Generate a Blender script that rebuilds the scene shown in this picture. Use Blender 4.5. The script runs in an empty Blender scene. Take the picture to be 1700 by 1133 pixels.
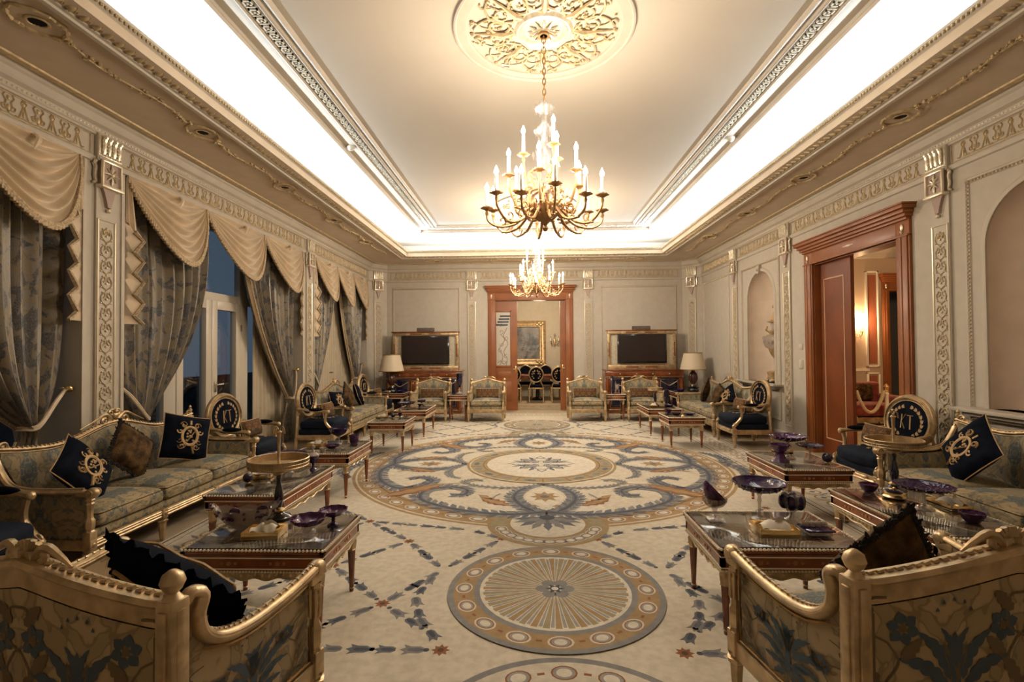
import bpy, math, random
import numpy as np
from mathutils import Matrix, Vector
from math import pi, sin, cos, sqrt, radians, atan2, exp

# ---------------------------------------------------------------- camera, world, large lights, exposure
SC = bpy.context.scene
COL = SC.collection
random.seed(7)
cd = bpy.data.cameras.new('camera'); CAM = bpy.data.objects.new('camera', cd); COL.objects.link(CAM); SC.camera = CAM
cd.sensor_fit = 'HORIZONTAL'; cd.sensor_width = 36.0; cd.lens = 36.0*820.9/1700.0; cd.clip_end = 200; cd.clip_start = 0.05
_p, _y, _r = radians(1.09), radians(1.917), radians(-.428)
_fw = Vector((-sin(_y)*cos(_p), cos(_y)*cos(_p), sin(_p))); _rt = Vector((cos(_y), sin(_y), 0)); _up = _rt.cross(_fw)
_R = _rt*cos(_r)+_up*sin(_r); _U = _up*cos(_r)-_rt*sin(_r)
CAM.matrix_world = Matrix(((_R.x, _U.x, -_fw.x, 0), (_R.y, _U.y, -_fw.y, 0), (_R.z, _U.z, -_fw.z, 1.45), (0, 0, 0, 1)))

W = bpy.data.worlds.new('dusk'); SC.world = W; W.use_nodes = True
W.node_tree.nodes['Background'].inputs[0].default_value = (0.21, 0.24, 0.275, 1)
W.node_tree.nodes['Background'].inputs[1].default_value = 0.24

XL, XR, YB, YF = -3.76, 4.0, 11.85, -0.6
CX, CY = 0.146, 6.28
CZ = 4.0                                   # ceiling
CVX0, CVX1, CVY0, CVY1 = -2.64, 2.88, 0.6, 10.73   # cove opening
def area(name, loc, rot, sx, sy, power, col, spread=None):
    l = bpy.data.lights.new(name, 'AREA'); l.shape = 'RECTANGLE'; l.size = sx; l.size_y = sy; l.energy = power; l.color = col
    if spread: l.spread = spread
    o = bpy.data.objects.new(name, l); COL.objects.link(o); o.location = loc; o.rotation_euler = rot; return o
COVE = (0.74, 0.87, 1.0)
PW = 22.0                                  # watts per metre of cove lamp
_m = .16
Y0L = 3.3                                  # the cove lamps start here; the end nearest the camera is unlit
for nm, loc, L, rz in (('left', (CVX0-_m, (Y0L+CVY1)/2, 3.68), CVY1-Y0L, pi/2), ('right', (CVX1+_m, (Y0L+CVY1)/2, 3.68), CVY1-Y0L, pi/2), ('back', ((CVX0+CVX1)/2, CVY1+_m, 3.68), CVX1-CVX0, 0)):
    area('cove_lamp_'+nm, loc, (pi, 0, rz), L, .05, PW*L*(1.6 if nm == 'back' else 1), COVE)
def point(name, loc, power, col, r=.03):
    l = bpy.data.lights.new(name, 'POINT'); l.energy = power; l.color = col; l.shadow_soft_size = r
    o = bpy.data.objects.new(name, l); COL.objects.link(o); o.location = loc; return o
WARM = (1.0, .83, .65)
BULB = 4.0; BULB_FAR = 8.0                                 # watts per candle bulb of the chandeliers
point('dining_room_fill', (.3, 13.6, 2.7), 70, (1, .78, .52), .2)  # added light for an assumed, unseen dining room chandelier; no fitting modelled
point('anteroom_fill', (6.2, 6.8, 2.8), 55, (1, .7, .42), .2)  # unseen fill added to brighten the anteroom walls, besides the sconce
SC.view_settings.view_transform = 'Standard'; SC.view_settings.look = 'None'; SC.view_settings.gamma = 1.0
SC.view_settings.use_curve_mapping = False
SC.view_settings.exposure = 0.92
try:
    SC.cycles.use_denoising = True; SC.cycles.max_bounces = 7; SC.cycles.diffuse_bounces = 4; SC.cycles.glossy_bounces = 4
    SC.cycles.transmission_bounces = 6; SC.cycles.transparent_max_bounces = 10; SC.cycles.sample_clamp_indirect = 4.0
    SC.cycles.caustics_reflective = False; SC.cycles.caustics_refractive = False; SC.cycles.use_light_tree = True
except Exception: pass

# ---------------------------------------------------------------- materials
class N:
    def __init__(s, name):
        s.m = bpy.data.materials.new(name); s.m.use_nodes = True; s.t = s.m.node_tree; s.b = s.t.nodes['Principled BSDF']
    def n(s, typ, ins=None, **pr):
        k = s.t.nodes.new(typ)
        for a, v in pr.items(): setattr(k, a, v)
        for a, v in (ins or {}).items():
            if hasattr(v, 'is_output'): s.t.links.new(v, k.inputs[a])
            else: k.inputs[a].default_value = v
        return k
    def math(s, op, a, b=0.0, c=None):
        k = s.n('ShaderNodeMath', {0: a, 1: b}, operation=op)
        if c is not None: k.inputs[2].default_value = c
        return k.outputs[0]
    def ramp(s, f, lo, hi):
        return s.n('ShaderNodeMapRange', {'Value': f, 'From Min': lo, 'From Max': hi}).outputs[0]
    def mix(s, f, a, b):
        k = s.t.nodes.new('ShaderNodeMix'); k.data_type = 'RGBA'
        for i, v in ((0, f), (6, a), (7, b)):
            if hasattr(v, 'is_output'): s.t.links.new(v, k.inputs[i])
            else: k.inputs[i].default_value = v if i == 0 else (*v[:3], 1)
        return k.outputs[2]
    def set(s, **kw):
        nm = {'col': 'Base Color', 'rough': 'Roughness', 'metal': 'Metallic', 'spec': 'Specular IOR Level', 'coat': 'Coat Weight', 'sheen': 'Sheen Weight',
              'trans': 'Transmission Weight', 'ior': 'IOR', 'emit': 'Emission Color', 'estr': 'Emission Strength', 'crough': 'Coat Roughness', 'srough': 'Sheen Roughness', 'alpha': 'Alpha'}
        for a, v in kw.items():
            i = s.b.inputs[nm[a]]
            if hasattr(v, 'is_output'): s.t.links.new(v, i)
            else: i.default_value = (*v[:3], 1) if isinstance(v, tuple) else v
        return s
    def noise(s, scale, vec=None, detail=3, dist=0, rough=.5, out=0):
        k = s.n('ShaderNodeTexNoise', {'Scale': scale, 'Detail': detail, 'Distortion': dist, 'Roughness': rough})
        if vec is None: vec = s.n('ShaderNodeTexCoord').outputs['Object']
        s.t.links.new(vec, k.inputs['Vector']); return k.outputs[out]
    def bump(s, h, st=.3, d=.01):
        k = s.n('ShaderNodeBump', {'Strength': st, 'Distance': d, 'Height': h}); s.t.links.new(k.outputs[0], s.b.inputs['Normal']); return s
    def uv(s): return s.n('ShaderNodeTexCoord').outputs['UV']
MATS = {}
def simple(name, col, rough=.5, metal=0, var=0, vs=6, bs=0, bscale=60, bd=.004, **kw):
    m = N(name); c = col
    if var: c = m.mix(m.ramp(m.noise(vs), .35, .65), tuple(x*(1-var) for x in col), tuple(min(1, x*(1+var)) for x in col))
    m.set(col=c, rough=rough, metal=metal, **kw)
    if bs: m.bump(m.noise(bscale, detail=2), bs, bd)
    MATS[name] = m.m; return m.m
simple('wall_paint', (.485, .435, .36), .8, var=.04, vs=9, bs=.25, bscale=140, bd=.002)
simple('moulding_paint', (.485, .43, .35), .55, var=.04)
simple('soffit_paint', (.60, .495, .375), .8, var=.04, bs=.2, bscale=140, bd=.002)
simple('niche_paint', (.60, .485, .38), .85, var=.05)
simple('ceiling_paint', (.485, .43, .35), .85)
simple('relief_gilt', (.53, .41, .235), .42, .28, var=.18, vs=25)
simple('relief_silver', (.74, .66, .50), .32, .45, var=.15, vs=30)
simple('line_gilt', (.80, .71, .54), .32, .45)
simple('bracket_mauve', (.40, .295, .245), .6, var=.05)
simple('gold_leaf', (.50, .36, .20), .36, .55, var=.25, vs=14, bs=.15, bscale=90)
simple('gold_dark', (.36, .21, .075), .42, .7, var=.25, vs=14)
simple('gold_bright', (.85, .62, .30), .22, .95)
simple('chandelier_gold', (.42, .245, .105), .4, .6, var=.2, vs=30)
simple('door_leaf_wood', (.17, .042, .010), .4, var=.15, vs=3, coat=.1)
simple('door_wood', (.25, .078, .018), .48, var=.12, vs=3, coat=.06, crough=.2)
simple('inlay_line', (.55, .36, .2), .4)
simple('mahogany', (.20, .052, .014), .22, var=.25, vs=8, coat=.5, crough=.12)
simple('mahogany_inlay', (.32, .12, .04), .3)
simple('navy_velvet', (.0035, .005, .011), .9, var=.4, vs=12, spec=.08)
simple('navy_satin', (.006, .010, .02), .8, var=.3, vs=9, spec=.15)
simple('thread_gold', (.42, .27, .12), .6, var=.15, vs=40, bs=.3, bscale=150)
simple('fur_brown', (.075, .042, .017), .85, var=.6, vs=14, spec=.1, bs=.6, bscale=60, bd=.01)
simple('fur_dark', (.018, .012, .010), .95, var=.5, vs=40, bs=1, bscale=120, bd=.01)
simple('satin_gold', (.58, .455, .305), .42, var=.12, vs=5, sheen=.4, bs=.1, bscale=200)
simple('sheer', (.50, .42, .30), .85, var=.06)
simple('fringe', (.46, .35, .22), .8, var=.3, vs=60, bs=.6, bscale=120)
simple('window_paint', (.58, .52, .42), .35)
simple('steel', (.6, .55, .48), .25, .9)
simple('black_gloss', (.008, .007, .008), .12, coat=.5)
simple('black_plastic', (.012, .011, .011), .4)
simple('screen', (.016, .009, .008), .35, coat=.3)
simple('speaker_cloth', (.10, .075, .055), .8, var=.2, vs=40)
simple('navy_glaze', (.010, .009, .03), .1, coat=.6)
simple('purple_glaze', (.035, .012, .03), .12, coat=.6)
simple('paper', (.72, .66, .55), .8)
simple('red_velvet', (.20, .020, .008), .8, var=.4, vs=10, sheen=.4)
simple('anteroom_wall', (.55, .42, .30), .8)
simple('red_panel', (.36, .11, .05), .6)
simple('rope_cream', (.62, .50, .34), .7, bs=.3, bscale=80)
simple('night_dark', (.02, .02, .025), .8)
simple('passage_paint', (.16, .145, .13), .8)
simple('terrace_stone', (.05, .065, .085), .8, var=.4, vs=5)
simple('marble_brown', (.075, .036, .018), .08, var=.6, vs=9, coat=.5, crough=.03)
simple('marble_lattice', (.20, .12, .07), .12, coat=.5, crough=.03)
simple('marble_navy', (.010, .014, .022), .06, var=.5, vs=15, coat=.6, crough=.03)
simple('switch_plate', (.6, .55, .45), .4)
simple('carpet_plain', (.38, .295, .195), .95, var=.06, vs=5, bs=.5, bscale=260, bd=.003)
simple('candle_white', (.9, .85, .75), .4)
simple('amber_stone', (.28, .12, .03), .3)
simple('lamp_ceramic', (.07, .022, .016), .12, var=.3, vs=20, coat=.6)
def emis(name, col, st):
    m = N(name); m.set(col=col, emit=col, estr=st); MATS[name] = m.m
emis('bulb_glow', (1.0, .80, .52), 26.0)
emis('sconce_glow', (1.0, .66, .36), 40.0)
m = N('lamp_shade'); m.set(col=(.62, .52, .38), rough=.9)
wv = m.n('ShaderNodeTexWave', {'Scale': 1.0}); MATS['lamp_shade'] = m.m
def thin_glass(name, tint, rough=.0, minr=.04):
    m = N(name); t = m.t; t.nodes.remove(m.b)
    tr = m.n('ShaderNodeBsdfTransparent', {'Color': (*tint, 1)}); gl = m.n('ShaderNodeBsdfGlossy', {'Color': (1, 1, 1, 1), 'Roughness': rough})
    lw = m.n('ShaderNodeLayerWeight', {'Blend': .5}); f = m.math('ADD', m.math('MULTIPLY', m.math('POWER', lw.outputs['Facing'], 4.0), .85), minr)
    mx = m.n('ShaderNodeMixShader', {0: f, 1: tr.outputs[0], 2: gl.outputs[0]})
    t.links.new(mx.outputs[0], t.nodes['Material Output'].inputs['Surface']); MATS[name] = m.m
m = N('frosted_pane'); m.set(col=(.62, .58, .50), rough=.25, alpha=.72); MATS['frosted_pane'] = m.m
thin_glass('glass_pane', (.75, .85, .95)); thin_glass('glass_top', (.93, .95, .96), .01, .06)
def crystal(name, tint, body, bodymix, cut=70, spec=.24, gc=(1, .97, .95)):
    m = N(name); t = m.t; t.nodes.remove(m.b)
    tr = m.n('ShaderNodeBsdfTransparent', {'Color': (*tint, 1)}); gl = m.n('ShaderNodeBsdfGlossy', {'Color': (*gc, 1), 'Roughness': .06})
    df = m.n('ShaderNodeBsdfDiffuse', {'Color': (*body, 1)})
    vo = m.n('ShaderNodeTexVoronoi', {'Scale': cut}); co = m.n('ShaderNodeTexCoord'); t.links.new(co.outputs['Object'], vo.inputs['Vector'])
    bp = m.n('ShaderNodeBump', {'Strength': .5, 'Distance': .006, 'Height': vo.outputs['Distance']})
    t.links.new(bp.outputs[0], gl.inputs['Normal'])
    a = m.n('ShaderNodeMixShader', {0: bodymix, 1: tr.outputs[0], 2: df.outputs[0]})
    lw = m.n('ShaderNodeLayerWeight', {'Blend': .45}); f = m.math('MAXIMUM', m.math('MULTIPLY', lw.outputs['Facing'], spec), .04)
    mx = m.n('ShaderNodeMixShader', {0: f, 1: a.outputs[0], 2: gl.outputs[0]})
    t.links.new(mx.outputs[0], t.nodes['Material Output'].inputs['Surface']); MATS[name] = m.m
crystal('crystal_clear', (.93, .92, .92), (.6, .58, .56), .03, gc=(.62, .66, .72)); crystal('crystal_stem', (.86, .84, .82), (.66, .62, .58), .22, 60, .55); crystal('crystal_purple', (.22, .07, .26), (.10, .022, .12), .45, 45, .30)
crystal('crystal_navy', (.06, .04, .16), (.028, .012, .075), .75, 40, .28); crystal('crystal_milky', (.80, .76, .74), (.52, .44, .38), .40, 60)

def fabric(name, bg, tan, blue, P=.34, dark=(.1, .07, .03), lo=.53, sc=2.6, rough=.75, mirror=True, spec=.5):
    m = N(name); uv = m.uv(); sx = m.n('ShaderNodeSeparateXYZ', {0: uv})
    u = m.math('MULTIPLY', sx.outputs[0], 1/P); v = m.math('MULTIPLY', sx.outputs[1], 1/P)
    fu = m.math('ABSOLUTE', m.math('SUBTRACT', m.math('FRACT', u), .5)) if mirror else u; v2 = m.math('PINGPONG', v, 1.7) if mirror else m.math('MULTIPLY', v, .8)
    vec = m.n('ShaderNodeCombineXYZ', {0: fu, 1: v2, 2: .37}).outputs[0]
    n1 = m.noise(sc, vec, 2, .6); n2 = m.noise(sc*1.7, vec, 2, 1.2); n3 = m.noise(sc*3.4, vec, 2, .5)
    band = m.ramp(m.math('ABSOLUTE', m.math('SUBTRACT', n2, .5)), .035, .015)
    band2 = m.ramp(m.math('SINE', m.math('MULTIPLY', n3, 42.0)), .2, .7)
    c = m.mix(m.ramp(n2, .50, .56), bg, tan)
    c = m.mix(m.math('MULTIPLY', band, .5), c, dark)
    bl = m.math('MULTIPLY', m.ramp(n1, lo, lo+.03), m.math('SUBTRACT', 1.0, m.math('MULTIPLY', band2, .6)))
    c = m.mix(bl, c, blue)
    th = m.noise(700, uv, 1)
    m.set(col=c, rough=rough, sheen=.05, spec=spec); m.bump(th, .15, .002); MATS[name] = m.m
fabric('damask', (.32, .235, .125), (.40, .29, .155), (.17, .15, .11), .50, dark=(.15, .095, .04), lo=.60)
fabric('damask_pale', (.25, .21, .13), (.33, .255, .145), (.085, .105, .11), .38, dark=(.12, .08, .035), spec=.25)
fabric('curtain_fabric', (.27, .24, .195), (.30, .24, .155), (.085, .09, .105), .16, dark=(.19, .16, .12), lo=.52, sc=1.7, rough=.42, mirror=False, spec=.6)
fabric('pillow_weave', (.10, .045, .016), (.19, .10, .035), (.03, .035, .04), .13, dark=(.05, .02, .01), spec=.1)
def rugm(name, col):
    simple(name, col, .95, var=.10, vs=22, bs=.5, bscale=260, bd=.003)
for nme, c in (('rug_cream', (.52, .455, .35)), ('rug_light', (.57, .51, .41)), ('rug_grey', (.19, .18, .17)), ('rug_slate', (.105, .11, .125)),
               ('rug_dark', (.05, .054, .068)), ('rug_tan', (.29, .185, .085)), ('rug_rust', (.22, .085, .028)), ('rug_brown', (.085, .04, .018)),
               ('rug_pale_grey', (.25, .235, .215)), ('rug_olive', (.27, .215, .12))): rugm(nme, c)

# ---------------------------------------------------------------- mesh builder
class MB:
    def __init__(s): s.v = []; s.f = []; s.mi = []; s.sm = []; s.uv = []; s.T = None; s.has_uv = False; s.nv = 0
    def add(s, vs, fs, mi=0, sm=False, uv=None):
        a = np.asarray(vs, float).reshape(-1, 3)
        if s.T is not None: a = a@s.T[:3, :3].T+s.T[:3, 3]
        b = s.nv; s.v.append(a); s.nv += len(a)
        s.f.extend([tuple(i+b for i in f) for f in fs]); s.mi.extend([mi]*len(fs)); s.sm.extend([sm]*len(fs))
        if uv is not None: s.has_uv = True; s.uv.append(np.asarray(uv, float))
        else: s.uv.append(np.full((len(a), 2), np.nan))
        return s
    def box(s, x0, x1, y0, y1, z0, z1, mi=0):
        v = [(x, y, z) for x in (x0, x1) for y in (y0, y1) for z in (z0, z1)]
        return s.add(v, [(0, 1, 3, 2), (4, 6, 7, 5), (0, 4, 5, 1), (2, 3, 7, 6), (0, 2, 6, 4), (1, 5, 7, 3)], mi)
    def rbox(s, x0, x1, y0, y1, z0, z1, r=.005, mi=0, k=1, fn=None, sub=0, sm=True):
        c = np.array([(x0+x1)/2, (y0+y1)/2, (z0+z1)/2]); h = np.array([abs(x1-x0), abs(y1-y0), abs(z1-z0)])/2; r = min(r, h.min()*.999)
        ax = []
        for a in range(3):
            e = [-h[a]+r*i/k for i in range(k)]; inn = list(np.linspace(-h[a]+r, h[a]-r, sub+2)) if sub else [-h[a]+r, h[a]-r]
            ax.append(e+inn+[-q for q in reversed(e)])
        d = {}; V = []; F = []
        def idx(p):
            key = tuple(np.round(p, 6))
            if key not in d:
                q = np.clip(p, -(h-r), h-r); w = p-q; l = np.linalg.norm(w)
                V.append(c+q+(w/l*r if l > 0 else 0)); d[key] = len(V)-1
            return d[key]
        for a in range(3):
            b, e = (a+1) % 3, (a+2) % 3
            for sg in (-1, 1):
                for i in range(len(ax[b])-1):
                    for j in range(len(ax[e])-1):
                        q = []
                        for (ii, jj) in ((i, j), (i+1, j), (i+1, j+1), (i, j+1)):
                            p = np.zeros(3); p[a] = sg*h[a]; p[b] = ax[b][ii]; p[e] = ax[e][jj]; q.append(idx(p))
                        F.append(tuple(q if sg > 0 else reversed(q)))
        V = np.array(V)
        if fn: V = np.array([fn(*p) for p in V])
        return s.add(V, F, mi, sm)
    def lathe(s, prof, cx=0, cy=0, z0=0, seg=16, mi=0, sm=True, flute=0, nf=8, sx=1, sy=1):
        V = []; F = []; n = len(prof)
        for j in range(seg):
            a = 2*pi*j/seg
            for (r, z) in prof:
                rr = r*(1+flute*cos(nf*a)); V.append((cx+rr*cos(a)*sx, cy+rr*sin(a)*sy, z0+z))
        for j in range(seg):
            k = (j+1) % seg
            for i in range(n-1):
                if prof[i][0] < 1e-6 and prof[i+1][0] < 1e-6: continue
                F.append((j*n+i, k*n+i, k*n+i+1, j*n+i+1))
        return s.add(V, F, mi, sm)
    def tube(s, pts, r=.01, seg=6, closed=False, mi=0, sm=True, flat=1.0, up=None):
        P = np.asarray(pts, float); n = len(P)
        if n < 2: return s
        rr = np.full(n, r) if np.isscalar(r) else np.asarray(r, float)
        if closed: T = np.roll(P, -1, 0)-np.roll(P, 1, 0)
        else:
            T = np.empty_like(P); T[1:-1] = P[2:]-P[:-2]; T[0] = P[1]-P[0]; T[-1] = P[-1]-P[-2]
        T /= (np.linalg.norm(T, axis=1)[:, None]+1e-12)
        a = np.array([0, 0, 1.]) if up is None else np.asarray(up, float)
        if abs(T[0]@a) > .95: a = np.array([0, 1., 0])
        V = []; nrm = a-T[0]*(a@T[0]); nrm /= np.linalg.norm(nrm)+1e-12
        for i in range(n):
            nrm = nrm-T[i]*(nrm@T[i]); nrm /= np.linalg.norm(nrm)+1e-12; b = np.cross(T[i], nrm)
            for j in range(seg):
                q = 2*pi*j/seg; V.append(P[i]+rr[i]*(cos(q)*b+flat*sin(q)*nrm))
        F = []
        m = n if closed else n-1
        for i in range(m):
            i2 = (i+1) % n
            for j in range(seg):
                k = (j+1) % seg; F.append((i*seg+j, i*seg+k, i2*seg+k, i2*seg+j))
        if not closed: F.append(tuple(reversed(range(seg)))); F.append(tuple((n-1)*seg+j for j in range(seg)))
        return s.add(V, F, mi, sm)
    def sphere(s, c, r, seg=10, rings=7, mi=0, sc=(1, 1, 1)):
        V = [(c[0], c[1], c[2]+r*sc[2])]; F = []
        for i in range(1, rings):
            t = pi*i/rings
            for j in range(seg):
                a = 2*pi*j/seg; V.append((c[0]+r*sc[0]*sin(t)*cos(a), c[1]+r*sc[1]*sin(t)*sin(a), c[2]+r*sc[2]*cos(t)))
        V.append((c[0], c[1], c[2]-r*sc[2]))
        for j in range(seg):
            k = (j+1) % seg; F.append((0, 1+j, 1+k))
            for i in range(rings-2): F.append((1+i*seg+j, 1+(i+1)*seg+j, 1+(i+1)*seg+k, 1+i*seg+k))
            F.append((1+(rings-2)*seg+j, len(V)-1, 1+(rings-2)*seg+k))
        return s.add(V, F, mi, True)
    def grid(s, fn, nu, nv, mi=0, sm=True, uv=None, thick=0, flip=False):
        V = [fn(i/nu, j/nv) for i in range(nu+1) for j in range(nv+1)]
        F = [(i*(nv+1)+j, (i+1)*(nv+1)+j, (i+1)*(nv+1)+j+1, i*(nv+1)+j+1) for i in range(nu) for j in range(nv)]
        if flip: F = [tuple(reversed(f)) for f in F]
        U = [uv(i/nu, j/nv) for i in range(nu+1) for j in range(nv+1)] if uv else None
        return s.add(V, F, mi, sm, U)
    def prism(s, poly, d0, d1, plane='xz', mi=0, sm=False):
        # poly: 2D outline; extruded along the third axis from d0 to d1
        def P(a, b, d): return {'xz': (a, d, b), 'xy': (a, b, d), 'yz': (d, a, b)}[plane]
        n = len(poly); V = [P(a, b, d0) for a, b in poly]+[P(a, b, d1) for a, b in poly]
        F = [tuple(range(n)), tuple(reversed(range(n, 2*n)))]+[(i, i+n, (i+1) % n+n, (i+1) % n) for i in range(n)]
        return s.add(V, F, mi, sm)
    def sweep(s, prof, path, closed=False, mi=0, sm=False, side=1):
        # prof: [(offset to the left of travel, z)], path: [(x, y)] in plan, mitred
        P = np.asarray(path, float); n = len(P); V = []
        for i in range(n):
            a = P[i]-P[i-1] if (i > 0 or closed) else P[1]-P[0]; b = P[(i+1) % n]-P[i] if (i < n-1 or closed) else P[-1]-P[-2]
            a = a/np.linalg.norm(a); b = b/np.linalg.norm(b); na = np.array([-a[1], a[0]]); nb = np.array([-b[1], b[0]]); m = (na+nb); m /= (m@na)
            for (o, z) in prof: V.append((P[i][0]+m[0]*o*side, P[i][1]+m[1]*o*side, z))
        k = len(prof); F = []
        for i in range(n if closed else n-1):
            i2 = (i+1) % n
            for j in range(k-1): F.append((i*k+j, i2*k+j, i2*k+j+1, i*k+j+1))
        return s.add(V, F, mi, sm)
    def ngon(s, pts, mi=0): return s.add(pts, [tuple(range(len(pts)))], mi)
    def build(s, name, mats, parent=None, sharp=38, **tags):
        me = bpy.data.meshes.new(name); V = np.concatenate(s.v) if s.v else np.zeros((0, 3))
        me.from_pydata(V.tolist(), [], s.f)
        mats = mats if isinstance(mats, (list, tuple)) else [mats]
        for k in mats: me.materials.append(MATS[k])
        me.polygons.foreach_set('material_index', np.array(s.mi, 'i')); me.polygons.foreach_set('use_smooth', np.array(s.sm, '?'))
        if any(s.sm): me.set_sharp_from_angle(angle=radians(sharp))
        if s.f:
            nl = len(me.loops); vi = np.empty(nl, 'i'); me.loops.foreach_get('vertex_index', vi)
            nrm = np.empty(len(me.polygons)*3); me.polygons.foreach_get('normal', nrm); nrm = np.abs(nrm.reshape(-1, 3))
            lt = np.empty(len(me.polygons), 'i'); me.polygons.foreach_get('loop_total', lt); pl = np.repeat(np.arange(len(lt)), lt)
            dom = nrm.argmax(1)[pl]; co = V[vi]
            uv = np.where((dom == 0)[:, None], co[:, [1, 2]], np.where((dom == 1)[:, None], co[:, [0, 2]], co[:, [0, 1]]))
            if s.has_uv:
                U = np.concatenate(s.uv)[vi]; ok = ~np.isnan(U[:, 0]); uv[ok] = U[ok]
            l = me.uv_layers.new(name='UVMap'); l.data.foreach_set('uv', uv.astype('f').ravel())
        me.update(); me.validate()
        o = bpy.data.objects.new(name, me); COL.objects.link(o)
        if parent: o.parent = parent
        return tag(o, **tags)
def tag(o, label=None, cat=None, group=None, kind=None):
    if label: o['label'] = label
    if cat: o['category'] = cat
    if group: o['group'] = group
    if kind: o['kind'] = kind
    return o
def thing(name, label, cat, loc=(0, 0, 0), rz=0, group=None, kind=None):
    o = bpy.data.objects.new(name, None); COL.objects.link(o); o.location = loc; o.rotation_euler = (0, 0, rz); o.empty_display_size = .1
    return tag(o, label, cat, group, kind)
def struct(o): o['kind'] = 'structure'; return o
_kids = {}
def children(o): return [c for c in o.children]
def dup(o, loc=None, rz=None, label=None, group=None, scale=None, par=None):
    c = o.copy(); COL.objects.link(c)
    if par is not None: c.parent = par
    if loc is not None: c.location = loc
    if rz is not None: c.rotation_euler = (0, 0, rz)
    if scale is not None: c.scale = scale
    if label: c['label'] = label
    if group: c['group'] = group
    for ch in children(o): dup(ch, par=c)
    return c
def xf(loc=(0, 0, 0), rz=0, rx=0, ry=0, sc=(1, 1, 1)):
    return np.array(Matrix.Translation(loc)@Matrix.Rotation(rz, 4, 'Z')@Matrix.Rotation(ry, 4, 'Y')@Matrix.Rotation(rx, 4, 'X')@Matrix.Diagonal((*sc, 1)))
def arc(cx, cy, r, a0, a1, n): return [(cx+r*cos(a0+(a1-a0)*i/n), cy+r*sin(a0+(a1-a0)*i/n)) for i in range(n+1)]
def spiral(cx, cy, r0, r1, a0, a1, n): return [(cx+(r0+(r1-r0)*i/n)*cos(a0+(a1-a0)*i/n), cy+(r0+(r1-r0)*i/n)*sin(a0+(a1-a0)*i/n)) for i in range(n+1)]
def smooth(pts, n=8):
    P = np.asarray(pts, float); P = np.vstack([2*P[0]-P[1], P, 2*P[-1]-P[-2]]); out = []
    for i in range(1, len(P)-2):
        for k in range(n):
            t = k/n; out.append(.5*((2*P[i])+(-P[i-1]+P[i+1])*t+(2*P[i-1]-5*P[i]+4*P[i+1]-P[i+2])*t*t+(-P[i-1]+3*P[i]-3*P[i+1]+P[i+2])*t**3))
    out.append(P[-2]); return np.array(out)
def softleaf(p0, p1, w, lobes=4, curve=0.0):
    p0 = np.asarray(p0, float); p1 = np.asarray(p1, float); d = p1-p0; nrm = np.array([-d[1], d[0]])/(np.linalg.norm(d)+1e-9); L = []; R = []; K = lobes*5
    for i in range(1, K):
        t = i/K; e = w*sin(pi*t**.85)**.75*(.66+.34*abs(sin(lobes*pi*t))); c = p0+d*t+nrm*curve*sin(pi*t); L.append(c+nrm*e); R.append(c-nrm*e)
    return [tuple(p0)]+[tuple(q) for q in L]+[tuple(p1)]+[tuple(q) for q in reversed(R)]
def flatleaf(p0, p1, w, lobes=4, curve=0.0):
    # serrated leaf outline between two 2D points
    p0 = np.asarray(p0, float); p1 = np.asarray(p1, float); d = p1-p0; nrm = np.array([-d[1], d[0]])/(np.linalg.norm(d)+1e-9)
    L = []; R = []; K = lobes*2
    for i in range(1, K+1):
        t = i/(K+1); e = w*sin(pi*t)**.7*(1.0 if i % 2 else .62); c = p0+d*t+nrm*curve*sin(pi*t)
        L.append(c+nrm*e-d*.02*(i % 2)); R.append(c-nrm*e-d*.02*(i % 2))
    return [tuple(p0)]+[tuple(q) for q in L]+[tuple(p1)]+[tuple(q) for q in reversed(R)]

# ================================================================ the room shell
TX = xf(rx=pi/2)                            # (x, y, z) -> (x, -z, y): flat drawing onto a wall, depth into the room
def wobj(mb, name, mats, wall, parent=None, **k):
    o = mb.build(name, mats, parent, **k)
    loc, rz = {'L': ((XL, 0, 0), pi/2), 'R': ((XR, 0, 0), -pi/2), 'B': ((0, YB, 0), 0)}[wall]
    o.location = loc; o.rotation_euler = (0, 0, rz); return o
CHX0, CHX1, CHY = -3.42, 3.66, 11.50
PERIM = [(XL, YF), (XL, CHY), (CHX0, YB), (CHX1, YB), (XR, CHY), (XR, YF)]
# floor: plain carpet everywhere, ceiling, soffit
mb = MB(); mb.box(-4.6, 4.6, YF-.3, 12.1, -.1, 0); struct(mb.build('floor', 'carpet_plain'))
mb = MB(); mb.box(-4.6, 4.6, YF-.3, 12.1, CZ, CZ+.1); struct(mb.build('ceiling', 'ceiling_paint'))
mb = MB()
mb.box(XL-.2, CVX0-.02, YF, 12.0, 3.53, 3.60); mb.box(CVX1+.02, XR+.2, YF, 12.0, 3.53, 3.60)
mb.box(CVX0-.02, CVX1+.02, CVY1+.02, 12.0, 3.53, 3.60); mb.box(CVX0-.02, CVX1+.02, YF, CVY0-.02, 3.53, 3.60)
struct(mb.build('ceiling_soffit', 'soffit_paint'))
# walls
mb = MB(); WO = -.42
for a, b in ((YF, 1.18), (4.03, 4.46), (8.10, 8.54), (11.34, 12.0)): mb.box(XL+WO, XL, a, b, 0, 3.16)
mb.box(XL+WO-.1, XL, YF, 12.0, 3.16, CZ)
struct(mb.build('wall_left', 'wall_paint'))
mb = MB()
mb.box(XL, -.80, YB, YB+.2, 0, CZ); mb.box(.90, XR+.2, YB, YB+.2, 0, CZ); mb.box(-.80, .90, YB, YB+.2, 2.66, CZ)
for (xa, xb) in ((XL, CHX0), (CHX1, XR)):
    c = [(xa, YB), (xb, YB), (xa if xa == XL else xb, CHY)]
    mb.prism(c if xa == XL else c, 0, CZ, 'xy')
struct(mb.build('wall_back', 'wall_paint'))
mb = MB(); mb.box(-4.2, 4.3, YF-.2, YF, 0, CZ); struct(mb.build('wall_front', 'wall_paint'))
mb = MB()
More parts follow.
